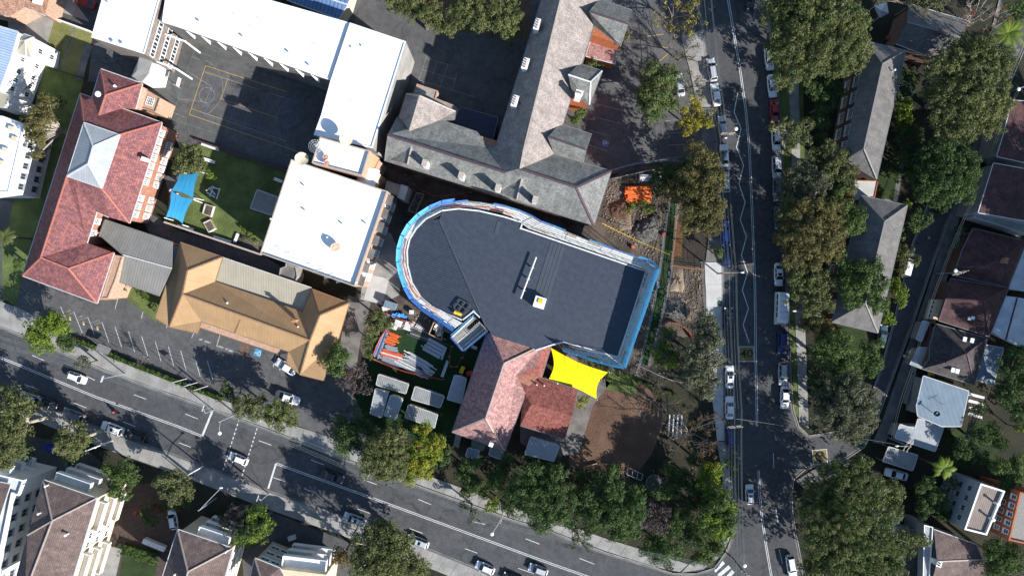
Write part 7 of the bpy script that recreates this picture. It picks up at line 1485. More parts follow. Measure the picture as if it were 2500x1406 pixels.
hedge('long clipped hedge right of the bus shelter along the front car park', [(268, 862), (330, 888), (400, 915), (470, 943), (545, 972)], 1.3, 1.5)
hedge('thick hedge above the courtyard lawn, bottom left', [(306, 1335), (345, 1348), (385, 1358)], 3.0, 1.6)
hedge('low hedge behind the yellow sail path', [(1555, 930), (1600, 948), (1650, 965)], .9, 1.2)
hedge('hedge on the far side of the lane', [(2285, 520), (2300, 480), (2330, 400)], 1.2, 1.8)
# ---------------- building site: sheds, stacks, fences ----------------
def shed(px4, h, label, m=shed_metal, wallm=cream, name='site_shed', ud=(.3, -1)):
    o = thing(name, P(*px4[0]), label, 'site shed', 'portable site sheds'); p = [(a, b, h+(.12 if i < 2 else 0)) for i, (a, b) in enumerate(px4)]; roof(o, [p], m, gut=gut_white, updir=ud, thick=.12); q = walls(o, px4, h, wallm, .12, drop=.04); return o, q
for px4, lb, ud in (([(925, 914), (997, 938), (990, 960), (919, 939)], 'long pale ribbed site shed, topmost of the sheds on turf', (.3, -1)),
                    ([(917, 949), (947, 958), (931, 1018), (904, 1009)], 'upright blue-white site shed at the left of the shed group', (1, .3)),
                    ([(954, 965), (983, 974), (966, 1022), (938, 1014)], 'upright grey site shed between the blue-white one and the turf', (1, .3)),
                    ([(1014, 944), (1084, 968), (1074, 994), (1005, 974)], 'long site shed with a shadow across it, right of the group', (.3, -1)),
                    ([(998, 988), (1068, 1012), (1060, 1044), (989, 1018)], 'long site shed half under shrubs, lowest of the group', (.3, -1)),
                    ([(1110, 916), (1138, 924), (1126, 984), (1092, 974)], 'blue-grey site shed in the shade of the pink roof', (1, .3))):
    o, q = shed(px4, 2.7, lb, zinc if 'blue' in lb else shed_metal, cream, ud=ud)
    x = (q[0][0]+q[1][0])/2; y = (q[0][1]+q[1][1])/2; c = MB(); c.box((x, y+.1, 1.9), (.9, .5, .6), rad(-18)); c.build('air_conditioner', cap_white, o)
def stack(name, label, cat, a, b, n, wd, ht, m, gap=.02, rows=1, grp=None, h0=.06, piece='beam', jit=.25, rnd=None):
    """n long pieces side by side from pixel a to pixel b"""
    A = Vector(P(*a)[:2]); B = Vector(P(*b)[:2]); d = (B-A).normalized(); s = Vector((-d.y, d.x)); o = thing(name, (A.x, A.y, 0), label, cat, grp)
    for r_ in range(rows):
        for i in range(n-r_):
            off = (i-(n-1-r_)/2)*(wd+gap); e0, e1 = R.uniform(-jit, jit), R.uniform(-jit, jit); p0 = A+s*off+d*e0; p1 = B+s*off+d*e1; z = h0+ht/2+r_*(ht+.005); c = MB()
            if rnd: c.tube([(*p0, z), (*p1, z)], wd/2, 8)
            else: c.bar((*p0, z), (*p1, z), wd, ht)
            c.build(piece, m[i % len(m)] if isinstance(m, list) else m, o)
    return o
SB = 'stacks of building material'
stack('pipe_stack', 'stack of bright orange pipes on the spoil beside the slate building', 'pipe stack', (1527, 475), (1587, 474), 12, .27, .27, [orange_p, red_orange, orange_p], rows=3, grp=SB, piece='pipe', rnd=True, jit=.35)
stack('tube_stack', 'white plastic tubes stacked in the tree shade', 'tube stack', (1562, 434), (1616, 437), 6, .22, .2, white, rows=2, grp=SB, piece='tube', jit=.2)
stack('beam_stack', 'four wide pale steel channels on the turf, upper stack', 'beam stack', (1041, 839), (1083, 862), 4, .62, .3, steel, .12, grp=SB)
stack('beam_stack', 'single pale steel beam lying across the channel stack end', 'beam', (1090, 846), (1079, 875), 1, .4, .5, steel, grp=SB)
stack('beam_stack', 'single short steel beam at the left of the channel stack', 'beam', (1028, 842), (1037, 851), 1, .25, .2, steel, grp=SB)
stack('beam_stack', 'pale steel beam upright on the right side of the turf', 'beam', (1093, 882), (1080, 918), 2, .3, .4, steel, grp=SB)
stack('tube_stack', 'long bundle of pale scaffold tubes across the turf, upper', 'tube stack', (990, 868), (1052, 903), 9, .2, .14, [steel, plank_m, steel], .07, 2, grp=SB, piece='tube', jit=1.2)
stack('tube_stack', 'long bundle of pale scaffold tubes across the turf, lower', 'tube stack', (965, 876), (1036, 912), 7, .22, .14, [steel, plank_m], .06, 2, grp=SB, piece='tube', jit=1.3)
stack('tube_stack', 'tangled grey scaffold tubes at the lower left of the turf', 'tube stack', (926, 868), (972, 886), 10, .16, .12, steel, .08, 2, grp=SB, piece='tube', jit=.9)
stack('tube_stack', 'upright blue scaffold tubes along the turf fence, left', 'tube stack', (944, 806), (920, 868), 6, .2, .2, [mesh_blue, steel, steel_dark], .03, 2, grp=SB, piece='tube', jit=.5)
stack('plank_stack', 'grey timber planks laid above the turf, beside the white boxes', 'plank stack', (1000, 807), (1085, 838), 5, .3, .12, [steel_dark, cap_grey, steel_dark], .12, grp=SB, piece='plank', jit=1.0)
for i in range(2): stack('scaffold_parts', ('orange scaffold brackets piled on the turf, upper pile', 'orange and white scaffold parts, lower long pile')[i], 'scaffold parts', ((944, 822), (930, 857))[i], ((971, 832), (978, 871))[i], (10, 5)[i], (.2, .3)[i], .2, [red_orange, orange_p] if i == 0 else [red_orange, plank_m, red_orange], (.07, .04)[i], 2, grp=SB, piece='bracket', jit=.6)
stack('scaffold_parts', 'grey scaffold brackets piled under the orange ones', 'scaffold parts', (942, 846), (968, 855), 7, .15, .2, steel, .04, 2, grp=SB, piece='bracket', jit=.5)
stack('plank_stack', 'white steel panels stacked by the fence above the turf', 'plank stack', (989, 791), (1009, 798), 6, .26, .1, white, .1, grp=SB, piece='panel', jit=.1)
stack('plank_stack', 'blue-white steel panels next to the white stack', 'plank stack', (1019, 804), (1032, 796), 5, .25, .1, cap_white, .1, grp=SB, piece='panel', jit=.1)
# small huts on the ground by the round end
wb = thing('waste_skip', P(1065, 800), 'open-topped bin full of pale timber offcuts beside the loading tower', 'skip bin')
sk = [(1047, 815), (1063, 777), (1084, 785), (1077, 830)]
q = [Vector((*p, 0)) for p in ppoly(sk, 2)]
for i in range(4): c = MB(); a_, b_ = q[i], q[(i+1) % 4]; c.bar((a_.x, a_.y, 1), (b_.x, b_.y, 1), .15, 2 if i % 2 else 1.996); c.build('side', timber, wb)
for i in range(14): c = MB(); cx_, cy_ = sum(p.x for p in q)/4+R.uniform(-.8, .8), sum(p.y for p in q)/4+R.uniform(-1.2, 1.2); c.box((cx_, cy_, 1.5+i*.03), (R.uniform(.5, 1.4), R.uniform(.3, .9), .05), R.uniform(0, 3), 0, R.uniform(-.2, .2), R.uniform(-.2, .2)); c.build('offcut', [white, timber, plank_m][i % 3], wb)
def slabbox(name, label, cat, pts, z0, z1, m, grp=None):
    c = MB(); c.prism([p for p in ppoly(pts, z1)], z0, z1); return setp(c.build(name, m), label, cat, grp)
slabbox('hut', 'blue-grey flat hut roof in shade left of the loading tower', 'hut', [(1084, 788), (1116, 800), (1106, 818), (1078, 806)], 0, 2.4, mat('green_grey', (.10, .12, .12), None, .6, 1))
for i, (px, py, w_, d_, h, a, m_, lb, ct) in enumerate([
 (961, 797, 1.3, 1.1, .9, -20, plank_m, 'left open white crate above the turf', 'crate'), (972, 789, 1.4, 1.2, .8, -20, cap_white, 'right open white crate above the turf', 'crate'),
 (952, 745, 2.4, 1.4, 1.6, -18, blue_metal, 'blue-grey box by the site track', 'box'), (943, 752, 1.6, .9, .8, 15, plank_m, 'crumpled white bundle beside the blue-grey box', 'bundle'),
 (1128, 903, .8, 1.4, 1.3, -25, yellow_m, 'mustard upright locker in the shaded corner of the turf', 'locker'), (1146, 911, 1.2, .9, .8, 20, red_orange, 'orange crate beside the shaded site shed', 'crate'),
 (1158, 848, 1.1, .6, .7, -20, cap_white, 'white bin in the shade of the pink roof', 'bin'), (1620, 572, .55, .55, .6, 0, red_orange, 'orange crate beside the site fence', 'crate'), (1545, 603, .5, .6, .6, 10, red_orange, 'small orange box by the yellow cable', 'crate'),
 (1004, 762, .8, .8, .9, 0, cap_white, 'round white tub by the scaffold foot', 'tub'), (1757, 741, .75, .9, .04, 0, mat('pit_green', (.02, .07, .05), None, .7, 1), 'square dark green cover in the new footpath', 'cover'),
 (712, 1313, 1.5, .9, .5, 20, cap_white, 'pale box lying in the dark forecourt', 'box'), (1607, 696, .5, 1.2, .15, 0, steel, 'small steel bar by the trench', 'bar'),
 (375, 1330, 4.6, 1.0, 1.0, -22, cap_white, 'long pale bench wall in front of the courtyard lawn', 'bench'), (118, 1096, 2.0, .9, 1.1, -25, mat('bin_blue', (.02, .04, .30), None, .5, 1), 'blue bin under the leaning gum, lower left', 'bin')]):
    x, y, _ = P(px, py, h); c = MB(); r_ = rad(a); z0 = .13 if 'footpath' in lb else 0
    c.box((x, y, z0+h/2), (w_, d_, h), r_)
    c.box((x, y, z0+h+.03), (w_*1.04, d_*1.04, .06), r_); setp(c.build(ct.replace(' ', '_'), m_), lb, ct)
for i, (px, py) in enumerate(((960, 770), (973, 768), (985, 771))):
    c = MB(); x, y, _ = P(px, py, .4)
    for j in range(4): c.box((x+R.uniform(-.3, .3), y+R.uniform(-.2, .2), .3+.1*j), (R.uniform(.5, 1.1), R.uniform(.4, .8), .3), R.uniform(0, 3), 0, R.uniform(-.4, .4), R.uniform(-.4, .4))
    setp(c.build('tarp', mat('tarp_blue', (.06, .25, .62), None, .6, 2)), ('left', 'middle', 'right')[i]+' crumpled bright blue tarp by the orange barrier', 'tarp', 'blue tarps')
# planters on the lawn
for pts, lb in (([(500, 497), (523, 504), (515, 530), (493, 522)], 'upper square timber planter box on the small lawn'), ([(514, 535), (527, 558), (509, 569), (495, 544)], 'lower tilted timber planter box on the small lawn')):
    o = thing('planter_box', P(*pts[0]), lb, 'planter', 'planter boxes on the lawn'); q = ppoly(pts, .6); qi = inset(q, .22)
    for i in range(4): c = MB(); j = (i+1) % 4; A, B, C2, D2 = q[i], q[j], qi[j], qi[i]; c.prism([A, B, C2, D2], 0, .6); c.build('side_board', plank_m if i % 2 else timber, o)
    c = MB(); c.prism(qi, .05, .48); c.build('soil_bed', soil, o)
for i, (a_, b_) in enumerate((((494, 352), (537, 367)), ((497, 388), (527, 398)), ((671, 437), (691, 445)), ((435, 552), (475, 562)), ((523, 578), (566, 592)), ((583, 571), (575, 592)))):
    o = thing('bench', P(*a_), ('white bench at the court end of the lawn', 'second white bench below the first by the court wall', 'white bench against the hall wall', 'white bench under the lower end of blue sail', 'white bench along the low brick wall', 'white bench beside the garden bed')[i], 'bench', 'white benches')
    A = Vector(P(*a_)); B = Vector(P(*b_))
    for s in (-.16, .16): d = (B-A).normalized(); n_ = Vector((-d.y, d.x, 0))*s; c = MB(); c.bar(A+n_+Vector((0, 0, .45)), B+n_+Vector((0, 0, .45)), .28, .06); c.build('seat_board', white, o)
    for t in (.1, .9): p = A+(B-A)*t; c = MB(); c.box((p.x, p.y, .21), (.1, .4, .42), math.atan2((B-A).y, (B-A).x)); c.build('leg', steel, o)
sw = thing('play_frame', P(520, 470), 'white play frame with crossed slides on the shaded lawn', 'play equipment')
for a_, b_ in (((503, 466), (522, 455)), ((505, 470), (525, 482)), ((510, 458), (526, 476)), ((512, 480), (520, 458)), ((529, 486), (537, 460)), ((515, 456), (535, 462))): c = MB(); c.bar(P(*a_, 1.3), P(*b_, .9), .25, .08); c.build('frame_bar', cap_white, sw)
bh = thing('basketball_hoop', P(425, 200), 'white basketball backboard and pole at the left end of the court', 'hoop'); c = MB(); x, y, _ = P(436, 201, 3.2); c.box((x, y, 3.2), (.12, 1.7, 1.1), rad(-16)); c.box((x-.05, y, 3.2), (.5, 1.7, .08), rad(-16)); c.build('backboard', white, bh); c = MB(); c.tube([(x-1.2, y-.3, 0), (x-1.2, y-.3, 2.9), (x, y, 3.1)], .08, 8); c.build('pole', steel, bh); c = MB(); c.tube([(x+.45+math.cos(t)*.22, y+math.sin(t)*.22, 3.0) for t in [2*math.pi*k/12 for k in range(13)]], .02, 4); c.build('ring', orange_p, bh)
# fences of the site: posts and rails
def mfence(label, pts, h=1.8, m=steel, sp=2.4, shade=None, name='fence', rails=(.15, .95, 1.75)):
    q = resample([P(*p)[:2] for p in pts], sp); o = thing(name, (*q[0], 0), label, 'fence', 'site fences')
    for p in q: c = MB(); c.tube([(p.x, p.y, 0), (p.x, p.y, h)], .04, 5); c.build('post', m, o); c = MB(); c.box((p.x, p.y, .08), (.6, .25, .15)); c.build('foot_block', concrete_dark, o)
    for i in range(len(q)-1):
        for z in rails: c = MB(); c.bar((q[i].x, q[i].y, z*h/1.8), (q[i+1].x, q[i+1].y, z*h/1.8), .04, .04); c.build('rail', m, o)
        if shade: c = MB(); d = (q[i+1]-q[i]).normalized(); n_ = Vector((-d.y, d.x))*.06; c.bar((*(q[i]+n_), h*.5), (*(q[i+1]+n_), h*.5), .02, h*.92); c.build('shade_panel', shade, o)
    return o
green_cloth = mat('green_cloth', (.015, .10, .035), None, .9, 1)
mfence('steel fence left of the green strip beside the new hall', [(1634, 485), (1622, 560), (1612, 640), (1598, 720), (1582, 800), (1562, 880), (1552, 915)])
mfence('steel fence with green cloth right of the green strip', [(1651, 500), (1643, 600), (1634, 680), (1614, 770), (1594, 850), (1580, 892)], shade=None)
flat('green_strip', [(1636, 490), (1652, 500), (1644, 600), (1634, 680), (1612, 780), (1580, 892), (1562, 884), (1585, 790), (1604, 700), (1620, 600)], 6, mat('dark_turf', (.012, .04, .012), (.018, .028, .012), 1, .8, fine=.4))
mfence('steel fence along the new concrete footpath', [(1712, 640), (1716, 700), (1720, 760), (1724, 840), (1732, 920)], 2.1)
mfence('curved steel fence at the bottom of the north car park', [(1492, 418), (1540, 404), (1590, 396), (1640, 392), (1682, 400)], 2.0)
mfence('pale barrier fence with green cloth below the curved fence', [(1490, 438), (1530, 430), (1570, 420), (1618, 412)], 1.2, white, 2.4, green_cloth)
mfence('steel fence between path and site garden, lower side', [(1556, 890), (1600, 912), (1650, 932), (1690, 935)], 1.8)
mfence('orange barrier fence round the turf yard, lower side', [(908, 872), (940, 888), (985, 905), (1040, 918), (1082, 926)], 1.0, red_orange, 2.4, red_orange, rails=(.9, 1.7))
mfence('orange barrier fence round the turf yard, left side', [(946, 802), (925, 830), (912, 868)], 1.0, red_orange, 2.4, red_orange, rails=(.9, 1.7))
mfence('orange barrier fence above the turf yard', [(945, 765), (975, 778), (1012, 790)], 1.0, red_orange, 2.4, red_orange, rails=(.9, 1.7))
mfence('orange barrier fence in the shade right of the turf', [(1103, 845), (1095, 880), (1105, 905), (1120, 890), (1140, 850)], 1.0, red_orange, 2.4, None, rails=(1.0, 1.7))
mfence('orange barrier fence curving through the site garden', [(1616, 795), (1632, 785), (1655, 790), (1678, 808), (1690, 828)], 1.0, red_orange, 1.6, red_orange, rails=(.9, 1.7))
mfence('orange barrier fence in the deep shade below the slate building', [(1010, 450), (1050, 480), (1100, 478), (1150, 470)], 1.0, red_orange, 2.4, None, rails=(1.0, 1.7))
# excavation and spoil
def heap(name, label, cat, pts, h, m, n=18, kind=None):
    q = ppoly(pts); c0 = Vector((sum(p[0] for p in q)/len(q), sum(p[1] for p in q)/len(q))); K = 5; V = []; F = []; q = [ (v.x, v.y) for v in resample_n(q+[q[0]], n)][:-1]
    for k in range(K):
        t = k/(K-1)
        for p in q: V.append((c0.x+(p[0]-c0.x)*(1-t*.85)*(1+R.uniform(-.08, .08)), c0.y+(p[1]-c0.y)*(1-t*.85)*(1+R.uniform(-.08, .08)), .03+h*math.sin(t*math.pi/2)*(1+R.uniform(-.22, .22)) if k else -.02))
    for k in range(K-1):
        for i in range(n): F.append((k*n+i, k*n+(i+1) % n, (k+1)*n+(i+1) % n, (k+1)*n+i))
    F.append(tuple((K-1)*n+i for i in range(n))); mb = MB(); mb.add(V, F); o = mb.build(name, m, smooth=False)
    if kind: o['kind'] = kind; o['label'] = label
    else: setp(o, label, cat)
    return o
heap('soil_heap', 'pale heap of broken rubble beside the dark pit', 'heap', [(1552, 545), (1600, 520), (1618, 545), (1600, 590), (1560, 600), (1540, 570)], 1.1, rubble_m, kind='stuff')
heap('soil_heap', 'pale sandy mound in the trench by the footpath', 'heap', [(1634, 650), (1668, 655), (1672, 715), (1632, 712)], .8, dirt_pale, kind='stuff')
heap('soil_heap', 'brown soil mound below the orange pipes', 'heap', [(1484, 500), (1530, 480), (1550, 510), (1530, 545), (1490, 530)], .9, mulch, kind='stuff')
heap('soil_heap', 'pale sand patch in the middle of the spoil', 'heap', [(1505, 530), (1540, 528), (1545, 560), (1510, 565)], .35, dirt_pale, kind='stuff')
heap('soil_heap', 'yellowish sandstone ridge in the fenced garden', 'heap', [(1672, 740), (1686, 745), (1688, 785), (1674, 780)], .8, dirt_pale, kind='stuff')
heap('soil_heap', 'dark leafy heap in the fenced garden', 'heap', [(1625, 725), (1670, 722), (1676, 780), (1640, 775), (1618, 760)], .7, rubble_m, kind='stuff')
flat('trench', [(1672, 545), (1725, 560), (1718, 655), (1668, 645)], 7, mat('trench_soil', (.045, .036, .03), (.03, .025, .02), 1, .6, bump=.5, fine=.3))
flat('pit', [(1556, 512), (1585, 510), (1580, 545), (1547, 548)], 8, MATS['trench_soil'])
rust = mat('rusty_steel', (.40, .17, .05), (.25, .10, .04), .8, 3)
rb = thing('rebar_mesh', P(1660, 575), 'yellow-orange reinforcing steel mesh standing in the trench', 'reinforcement')
for i in range(9): A = P(1652+i*1.9, 540+i*2, 1.2); B = P(1647+i*1.9, 625, 1.2); c = MB(); c.bar(A, B, .035, .035); c.build('bar', rust, rb)
for i in range(15): A = P(1650, 543+i*5.8, 1.25); B = P(1668, 546+i*5.8, 1.25); c = MB(); c.bar(A, B, .035, .035); c.build('bar', rust, rb)
for pts, lb in (([(1652, 520), (1648, 580), (1640, 648)], 'orange handrail along the left edge of the trench'), ([(1640, 648), (1680, 655), (1716, 658)], 'orange handrail across the lower end of the trench')):
    o = thing('trench_rail', P(*pts[0]), lb, 'barrier', 'orange trench rails')
    for z in (.7, 1.2):
        for i in range(len(pts)-1): c = MB(); c.bar(P(*pts[i], z), P(*pts[i+1], z), .06, .08); c.build('rail', orange_p, o)
    for p in pts: c = MB(); x, y, _ = P(*p); c.tube([(x, y, 0), (x, y, 1.2)], .04, 5); c.build('post', red_orange, o)
cb = thing('covered_cable', P(1500, 560), 'yellow-sleeved power cable slung across the building site', 'cable')
A = Vector(P(1470, 545, 5.5)); B = Vector(P(1636, 622, 6.0)); pts = [A+(B-A)*t+Vector((0, 0, -1.2*4*t*(1-t))) for t in [i/24 for i in range(25)]]
for i in range(24): c = MB(); c.tube([pts[i], pts[i]+(pts[i+1]-pts[i])*.8], .07, 6); c.build('sleeve', yellow_m, cb)
c = MB(); c.tube(pts, .03, 4); c.build('wire', steel_dark, cb)
heap('soil_heap', 'debris in the deep shade beneath the slate building', 'heap', [(975, 420), (1010, 430), (1000, 460), (965, 450)], .5, rubble_m, kind='stuff')
bx = thing('skip_bin', P(1010, 485), 'long narrow open skip of rubble in deep shade beside the white hall', 'skip bin'); q = [Vector((*p, 0)) for p in ppoly([(1017, 471), (1035, 474), (1014, 520), (997, 514)], 1.4)]
for i in range(4): c = MB(); a_, b_ = q[i], q[(i+1) % 4]; c.bar((a_.x, a_.y, .7), (b_.x, b_.y, .7), .12, 1.4 if i % 2 else 1.396); c.build('side', timber, bx)
c = MB(); c.prism([(p.x, p.y) for p in q], .02, 1.0); c.build('rubble', rubble_m, bx)
# garden frames, tables in the shaded yard
pg = thing('pergola', P(1655, 1030), 'blue-white pergola beams under the rusty-leaved bare tree', 'pergola')
for i in range(4): c = MB(); c.bar(P(1635+i*10, 1012, 2.6), P(1632+i*10, 1066, 2.6), .22, .2); c.build('beam', cap_white, pg)
for px, py in ((1634, 1014), (1664, 1014), (1632, 1064), (1662, 1064)): c = MB(); x, y, _ = P(px, py, 2.5); c.tube([(x, y, 0), (x, y, 2.5)], .07, 6); c.build('post', white, pg)
gb = thing('garden_frame', P(1550, 1150), 'green-edged climbing frame in the shaded yard', 'play equipment')
for a_, b_ in (((1533, 1140), (1570, 1158)), ((1531, 1158), (1565, 1172)), ((1533, 1140), (1531, 1158)), ((1570, 1158), (1565, 1172)), ((1545, 1146), (1543, 1163)), ((1557, 1152), (1555, 1168))): c = MB(); c.bar(P(*a_, .9), P(*b_, .9), .1, .1); c.build('frame_bar', steel, gb)
c = MB(); x, y, _ = P(1597, 1178, .5)
tp = thing('trampoline', (x, y, 0), 'dark rounded trampoline in the shaded yard', 'trampoline'); c.tube([(x, y, .45), (x, y, .55)], [1.6, 1.6], 20); c.build('bed', steel_dark, tp); c = MB(); c.tube([(x+math.cos(t)*1.65, y+math.sin(t)*1.65, .56) for t in [2*math.pi*k/20 for k in range(21)]], .07, 5); c.build('rim', cap_grey, tp)
sl_ = thing('planter_box', P(1460, 1145), 'long timber garden bed edge in the shaded yard', 'planter', 'planter boxes in the yard')
for a_, b_ in (((1425, 1140), (1458, 1130)), ((1475, 1132), (1512, 1134)), ((1425, 1140), (1428, 1158)), ((1512, 1134), (1512, 1150))): c = MB(); c.bar(P(*a_, .3), P(*b_, .3), .15, .5); c.build('side_board', timber, sl_)
ct_ = thing('clothes_line', P(2225, 210), 'white rotary clothes line on the back lawn, upper right', 'clothes line')
for a_, b_ in (((2192, 212), (2222, 204)), ((2222, 204), (2228, 235)), ((2192, 212), (2202, 240)), ((2202, 240), (2228, 235))): c = MB(); c.bar(P(*a_, 2), P(*b_, 2), .08, .06); c.build('arm', cap_white, ct_)
gz = thing('gazebo', P(2150, 25), 'small white-framed gazebo roof by the big gum, top right', 'gazebo'); roof(gz, [[(2135, 14, 2.6), (2164, 8, 2.6), (2150, 25, 3.5)], [(2164, 8, 2.6), (2168, 32, 2.6), (2150, 25, 3.5)], [(2168, 32, 2.6), (2148, 42, 2.6), (2150, 25, 3.5)], [(2148, 42, 2.6), (2135, 14, 2.6), (2150, 25, 3.5)]], white_roof_w, gut=gut_white, thick=.08, cap=cap_white)
for px, py in ((2136, 15), (2163, 9), (2167, 31), (2149, 41)): c = MB(); x, y, _ = P(px, py, 2.6); c.tube([(x, y, 0), (x, y, 2.6)], .05, 6); c.build('post', white, gz)
for i, (px, py, m_, lb) in enumerate(((2170, 92, red_orange, 'red bin beside the gabled house, top right'), (2176, 93, mat('bin_green', (.03, .16, .10), None, .6, 1), 'green bin beside the gabled house, top right'), (2280, 786, yellow_m, 'yellow-lidded bin in front of the dark red cottage'), (2269, 912, yellow_m, 'yellow-lidded bin beside the charcoal cottage'), (2234, 914, MATS['bin_green'], 'green bin at the front of the blue-grey metal roof'), (162, 1134, MATS['bin_green'], 'green bin on the flats forecourt, lower left'), (855, 14, yellow_m, 'yellow bin at the top of the school yard'), (859, 4, mat('bin_pink', (.6, .05, .15), None, .6, 1), 'pink bin at the top of the school yard'))):
    x, y, _ = P(px, py, 1.0); o = thing('wheelie_bin', (x, y, 0), lb, 'bin', 'wheelie bins'); c = MB(); c.add([(x-.25, y-.25, 0), (x+.25, y-.25, 0), (x+.25, y+.25, 0), (x-.25, y+.25, 0), (x-.33, y-.36, 1), (x+.33, y-.36, 1), (x+.33, y+.36, 1), (x-.33, y+.36, 1)], [(0, 1, 5, 4), (1, 2, 6, 5), (2, 3, 7, 6), (3, 0, 4, 7), (0, 3, 2, 1)]); c.build('body', steel_dark, o); c = MB(); c.box((x, y, 1.04), (.74, .8, .08)); c.build('lid', m_, o)
# bus shelter
bs_ = thing('bus_shelter', P(252, 852), 'grey curved-top bus shelter between the two clipped hedges', 'bus shelter'); roof(bs_, [[(240, 839, 2.5), (270, 851, 2.5), (262, 864, 2.7), (235, 855, 2.7)]], cap_grey, gut=gut_grey, thick=.12)
for px, py in ((241, 841), (268, 851), (261, 862), (237, 853)): c = MB(); x, y, _ = P(px, py, 2.5); c.tube([(x, y, .1), (x, y, 2.45)], .05, 6); c.build('post', steel_dark, bs_)
c = MB(); c.bar(P(244, 846, .55), P(264, 854, .55), .4, .08); c.build('seat', timber, bs_)
# ---------------- poles, lamps, signals, wires ----------------
def pole(px, py, h, label, arm=None, lamp=None, m=steel, r=.13, name='street_lamp', cat='street lamp', cross=None, base=None):
    """px,py: pixel of the foot on the ground; arm: pixel of the lamp end at height h"""
    x, y, _ = P(px, py); o = thing(name, (x, y, 0), label, cat, 'street poles'); c = MB(); c.tube([(x, y, 0), (x, y, h)], [r*1.2, r*.8], 8); c.build('pole', m, o)
    if arm:
        ax, ay, _ = P(*arm, h); c = MB(); c.tube([(x, y, h-.6), ((x+ax)/2, (y+ay)/2, h-.05), (ax, ay, h)], .06, 6); c.build('arm', m, o)
        c = MB()
        if lamp == 'round': c.tube([(ax, ay, h-.12), (ax, ay, h), (ax, ay, h+.12), (ax, ay, h+.2)], [.3, .38, .3, .06], 14)
        else: c.tube([(ax-.35, ay, h), (ax, ay, h+.02), (ax+.3, ay, h)], [.1, .2, .08], 8)
        c.build('lamp_head', white, o)
    if cross is not None:
        for i, zz in enumerate((h-.4, h-1.5)):
            c = MB(); a = rad(cross); c.bar((x-math.cos(a)*1.3, y-math.sin(a)*1.3, zz), (x+math.cos(a)*1.3, y+math.sin(a)*1.3, zz), .12, .12); c.build('cross_arm', timber, o)
            for t in (-1.1, -.4, .4, 1.1): c = MB(); c.tube([(x+math.cos(a)*t, y+math.sin(a)*t, zz+.05), (x+math.cos(a)*t, y+math.sin(a)*t, zz+.28)], .05, 6); c.build('insulator', white, o)
    return o
pole(1748, 347, 8.5, 'lamp post with a round white head over the upper street', (1797, 315), 'round', bark, cross=0, name='power_pole', cat='power pole')
pole(1752, 668, 9, 'lamp post with a long arm over the new footpath', (1813, 665), None, bark, cross=90-90, name='power_pole', cat='power pole')
pole(1764, 1022, 9, 'power pole with crossed arms above the junction', None, None, bark, cross=5, name='power_pole', cat='power pole')
pole(1786, 1358, 9, 'lamp post with a round white head at the bottom junction', (1818, 1380), 'round', bark, cross=-35, name='power_pole', cat='power pole')
pole(1960, 768, 8, 'white lamp post on the east footpath by the minibus', (1940, 759), None)
pole(2286, 668, 8.5, 'lamp post with a white head over the cottage lane', (2333, 661), 'round', steel, cross=20, name='power_pole', cat='power pole')
pole(2168, 1068, 8, 'lamp post with crossed arms at the lane mouth', (2190, 1088), None, steel, cross=60, name='power_pole', cat='power pole')
pole(2440, 235, 8.5, 'lamp post beneath the airy gum, top right', (2487, 218), 'round', steel)
pole(1228, 1225, 9.5, 'power pole standing over the upper kerb, bottom centre', (1201, 1303), 'round', steel, cross=75, name='power_pole', cat='power pole')
pole(926, 1118, 9.5, 'power pole with crossed arms over the upper kerb below the thicket', None, None, steel, cross=75, name='power_pole', cat='power pole')
pole(578, 1010, 8.5, 'lamp and signal mast with a long arm by the crossing', (536, 1057), 'round', steel)
pole(275, 1075, 9, 'tall pale lamp post by the lower left kerb', (232, 1092), None, white)
pole(495, 1138, 8, 'pale lamp post beside the lower footpath, left of the crossing', (446, 1170), None, white)
pole(528, 1215, 8, 'angled steel lamp post below the crossing', (540, 1190), None, steel)
pole(875, 1283, 6, 'dark post by the silver wagon, lower footpath', (885, 1278), None, steel_dark)
pole(1400, 425, 5, 'white bent vent pipe at the fence end', (1405, 420), None, white)
for i, (px, py) in enumerate(((456, 924), (483, 933), (507, 942))):
    x, y, _ = P(px, py); o = thing('flag_pole', (x, y, .1), ('left', 'middle', 'right')[i]+' one of three white flag poles by the hedge', 'flag pole', 'three flag poles'); c = MB(); c.tube([(x, y, .1), (x, y, 6.0)], [.07, .04], 7); c.build('pole', white, o)
    if i == 1: c = MB(); c.face([(x, y, 5.8), (x+.9, y+.5, 5.6), (x+.9, y+.5, 4.8), (x, y, 4.9)]); c.build('flag', mesh_blue, o)
def signal(px, py, h, label, arm, heads=2):
    x, y, _ = P(px, py); ax, ay, _ = P(*arm, h); o = thing('traffic_signal', (x, y, .1), label, 'traffic signal', 'traffic signals'); c = MB(); c.tube([(x, y, .1), (x, y, h), (ax, ay, h+.1)], [.12, .1, .07], 7); c.build('mast', steel, o)
    for k in range(heads):
        t = 1-.16*k; hx, hy = x+(ax-x)*t, y+(ay-y)*t; c = MB(); c.box((hx, hy, h-.35), (.34, .34, 1.1), rad(20)); hd = c.build('signal_head', steel_dark, o)
        c = MB(); c.box((hx, hy, h+.25), (.16, 1.3, .06), rad(-20)); c.build('backing_bar', cap_white, o)
signal(306, 912, 5.6, 'signal mast with an arm reaching over the upper lane', (250, 925))
signal(522, 1000, 4.0, 'signal post at the stop line by the upper kerb', (497, 996), 1)
signal(657, 1204, 4.6, 'signal post by the lower kerb, below the stop line', (630, 1215), 1)
signal(610, 1010, 4.0, 'yellow-faced signal under the roadside trees', (640, 1022), 1)
ORD = ['leftmost', 'second', 'third', 'fourth', 'fifth', 'sixth', 'rightmost']
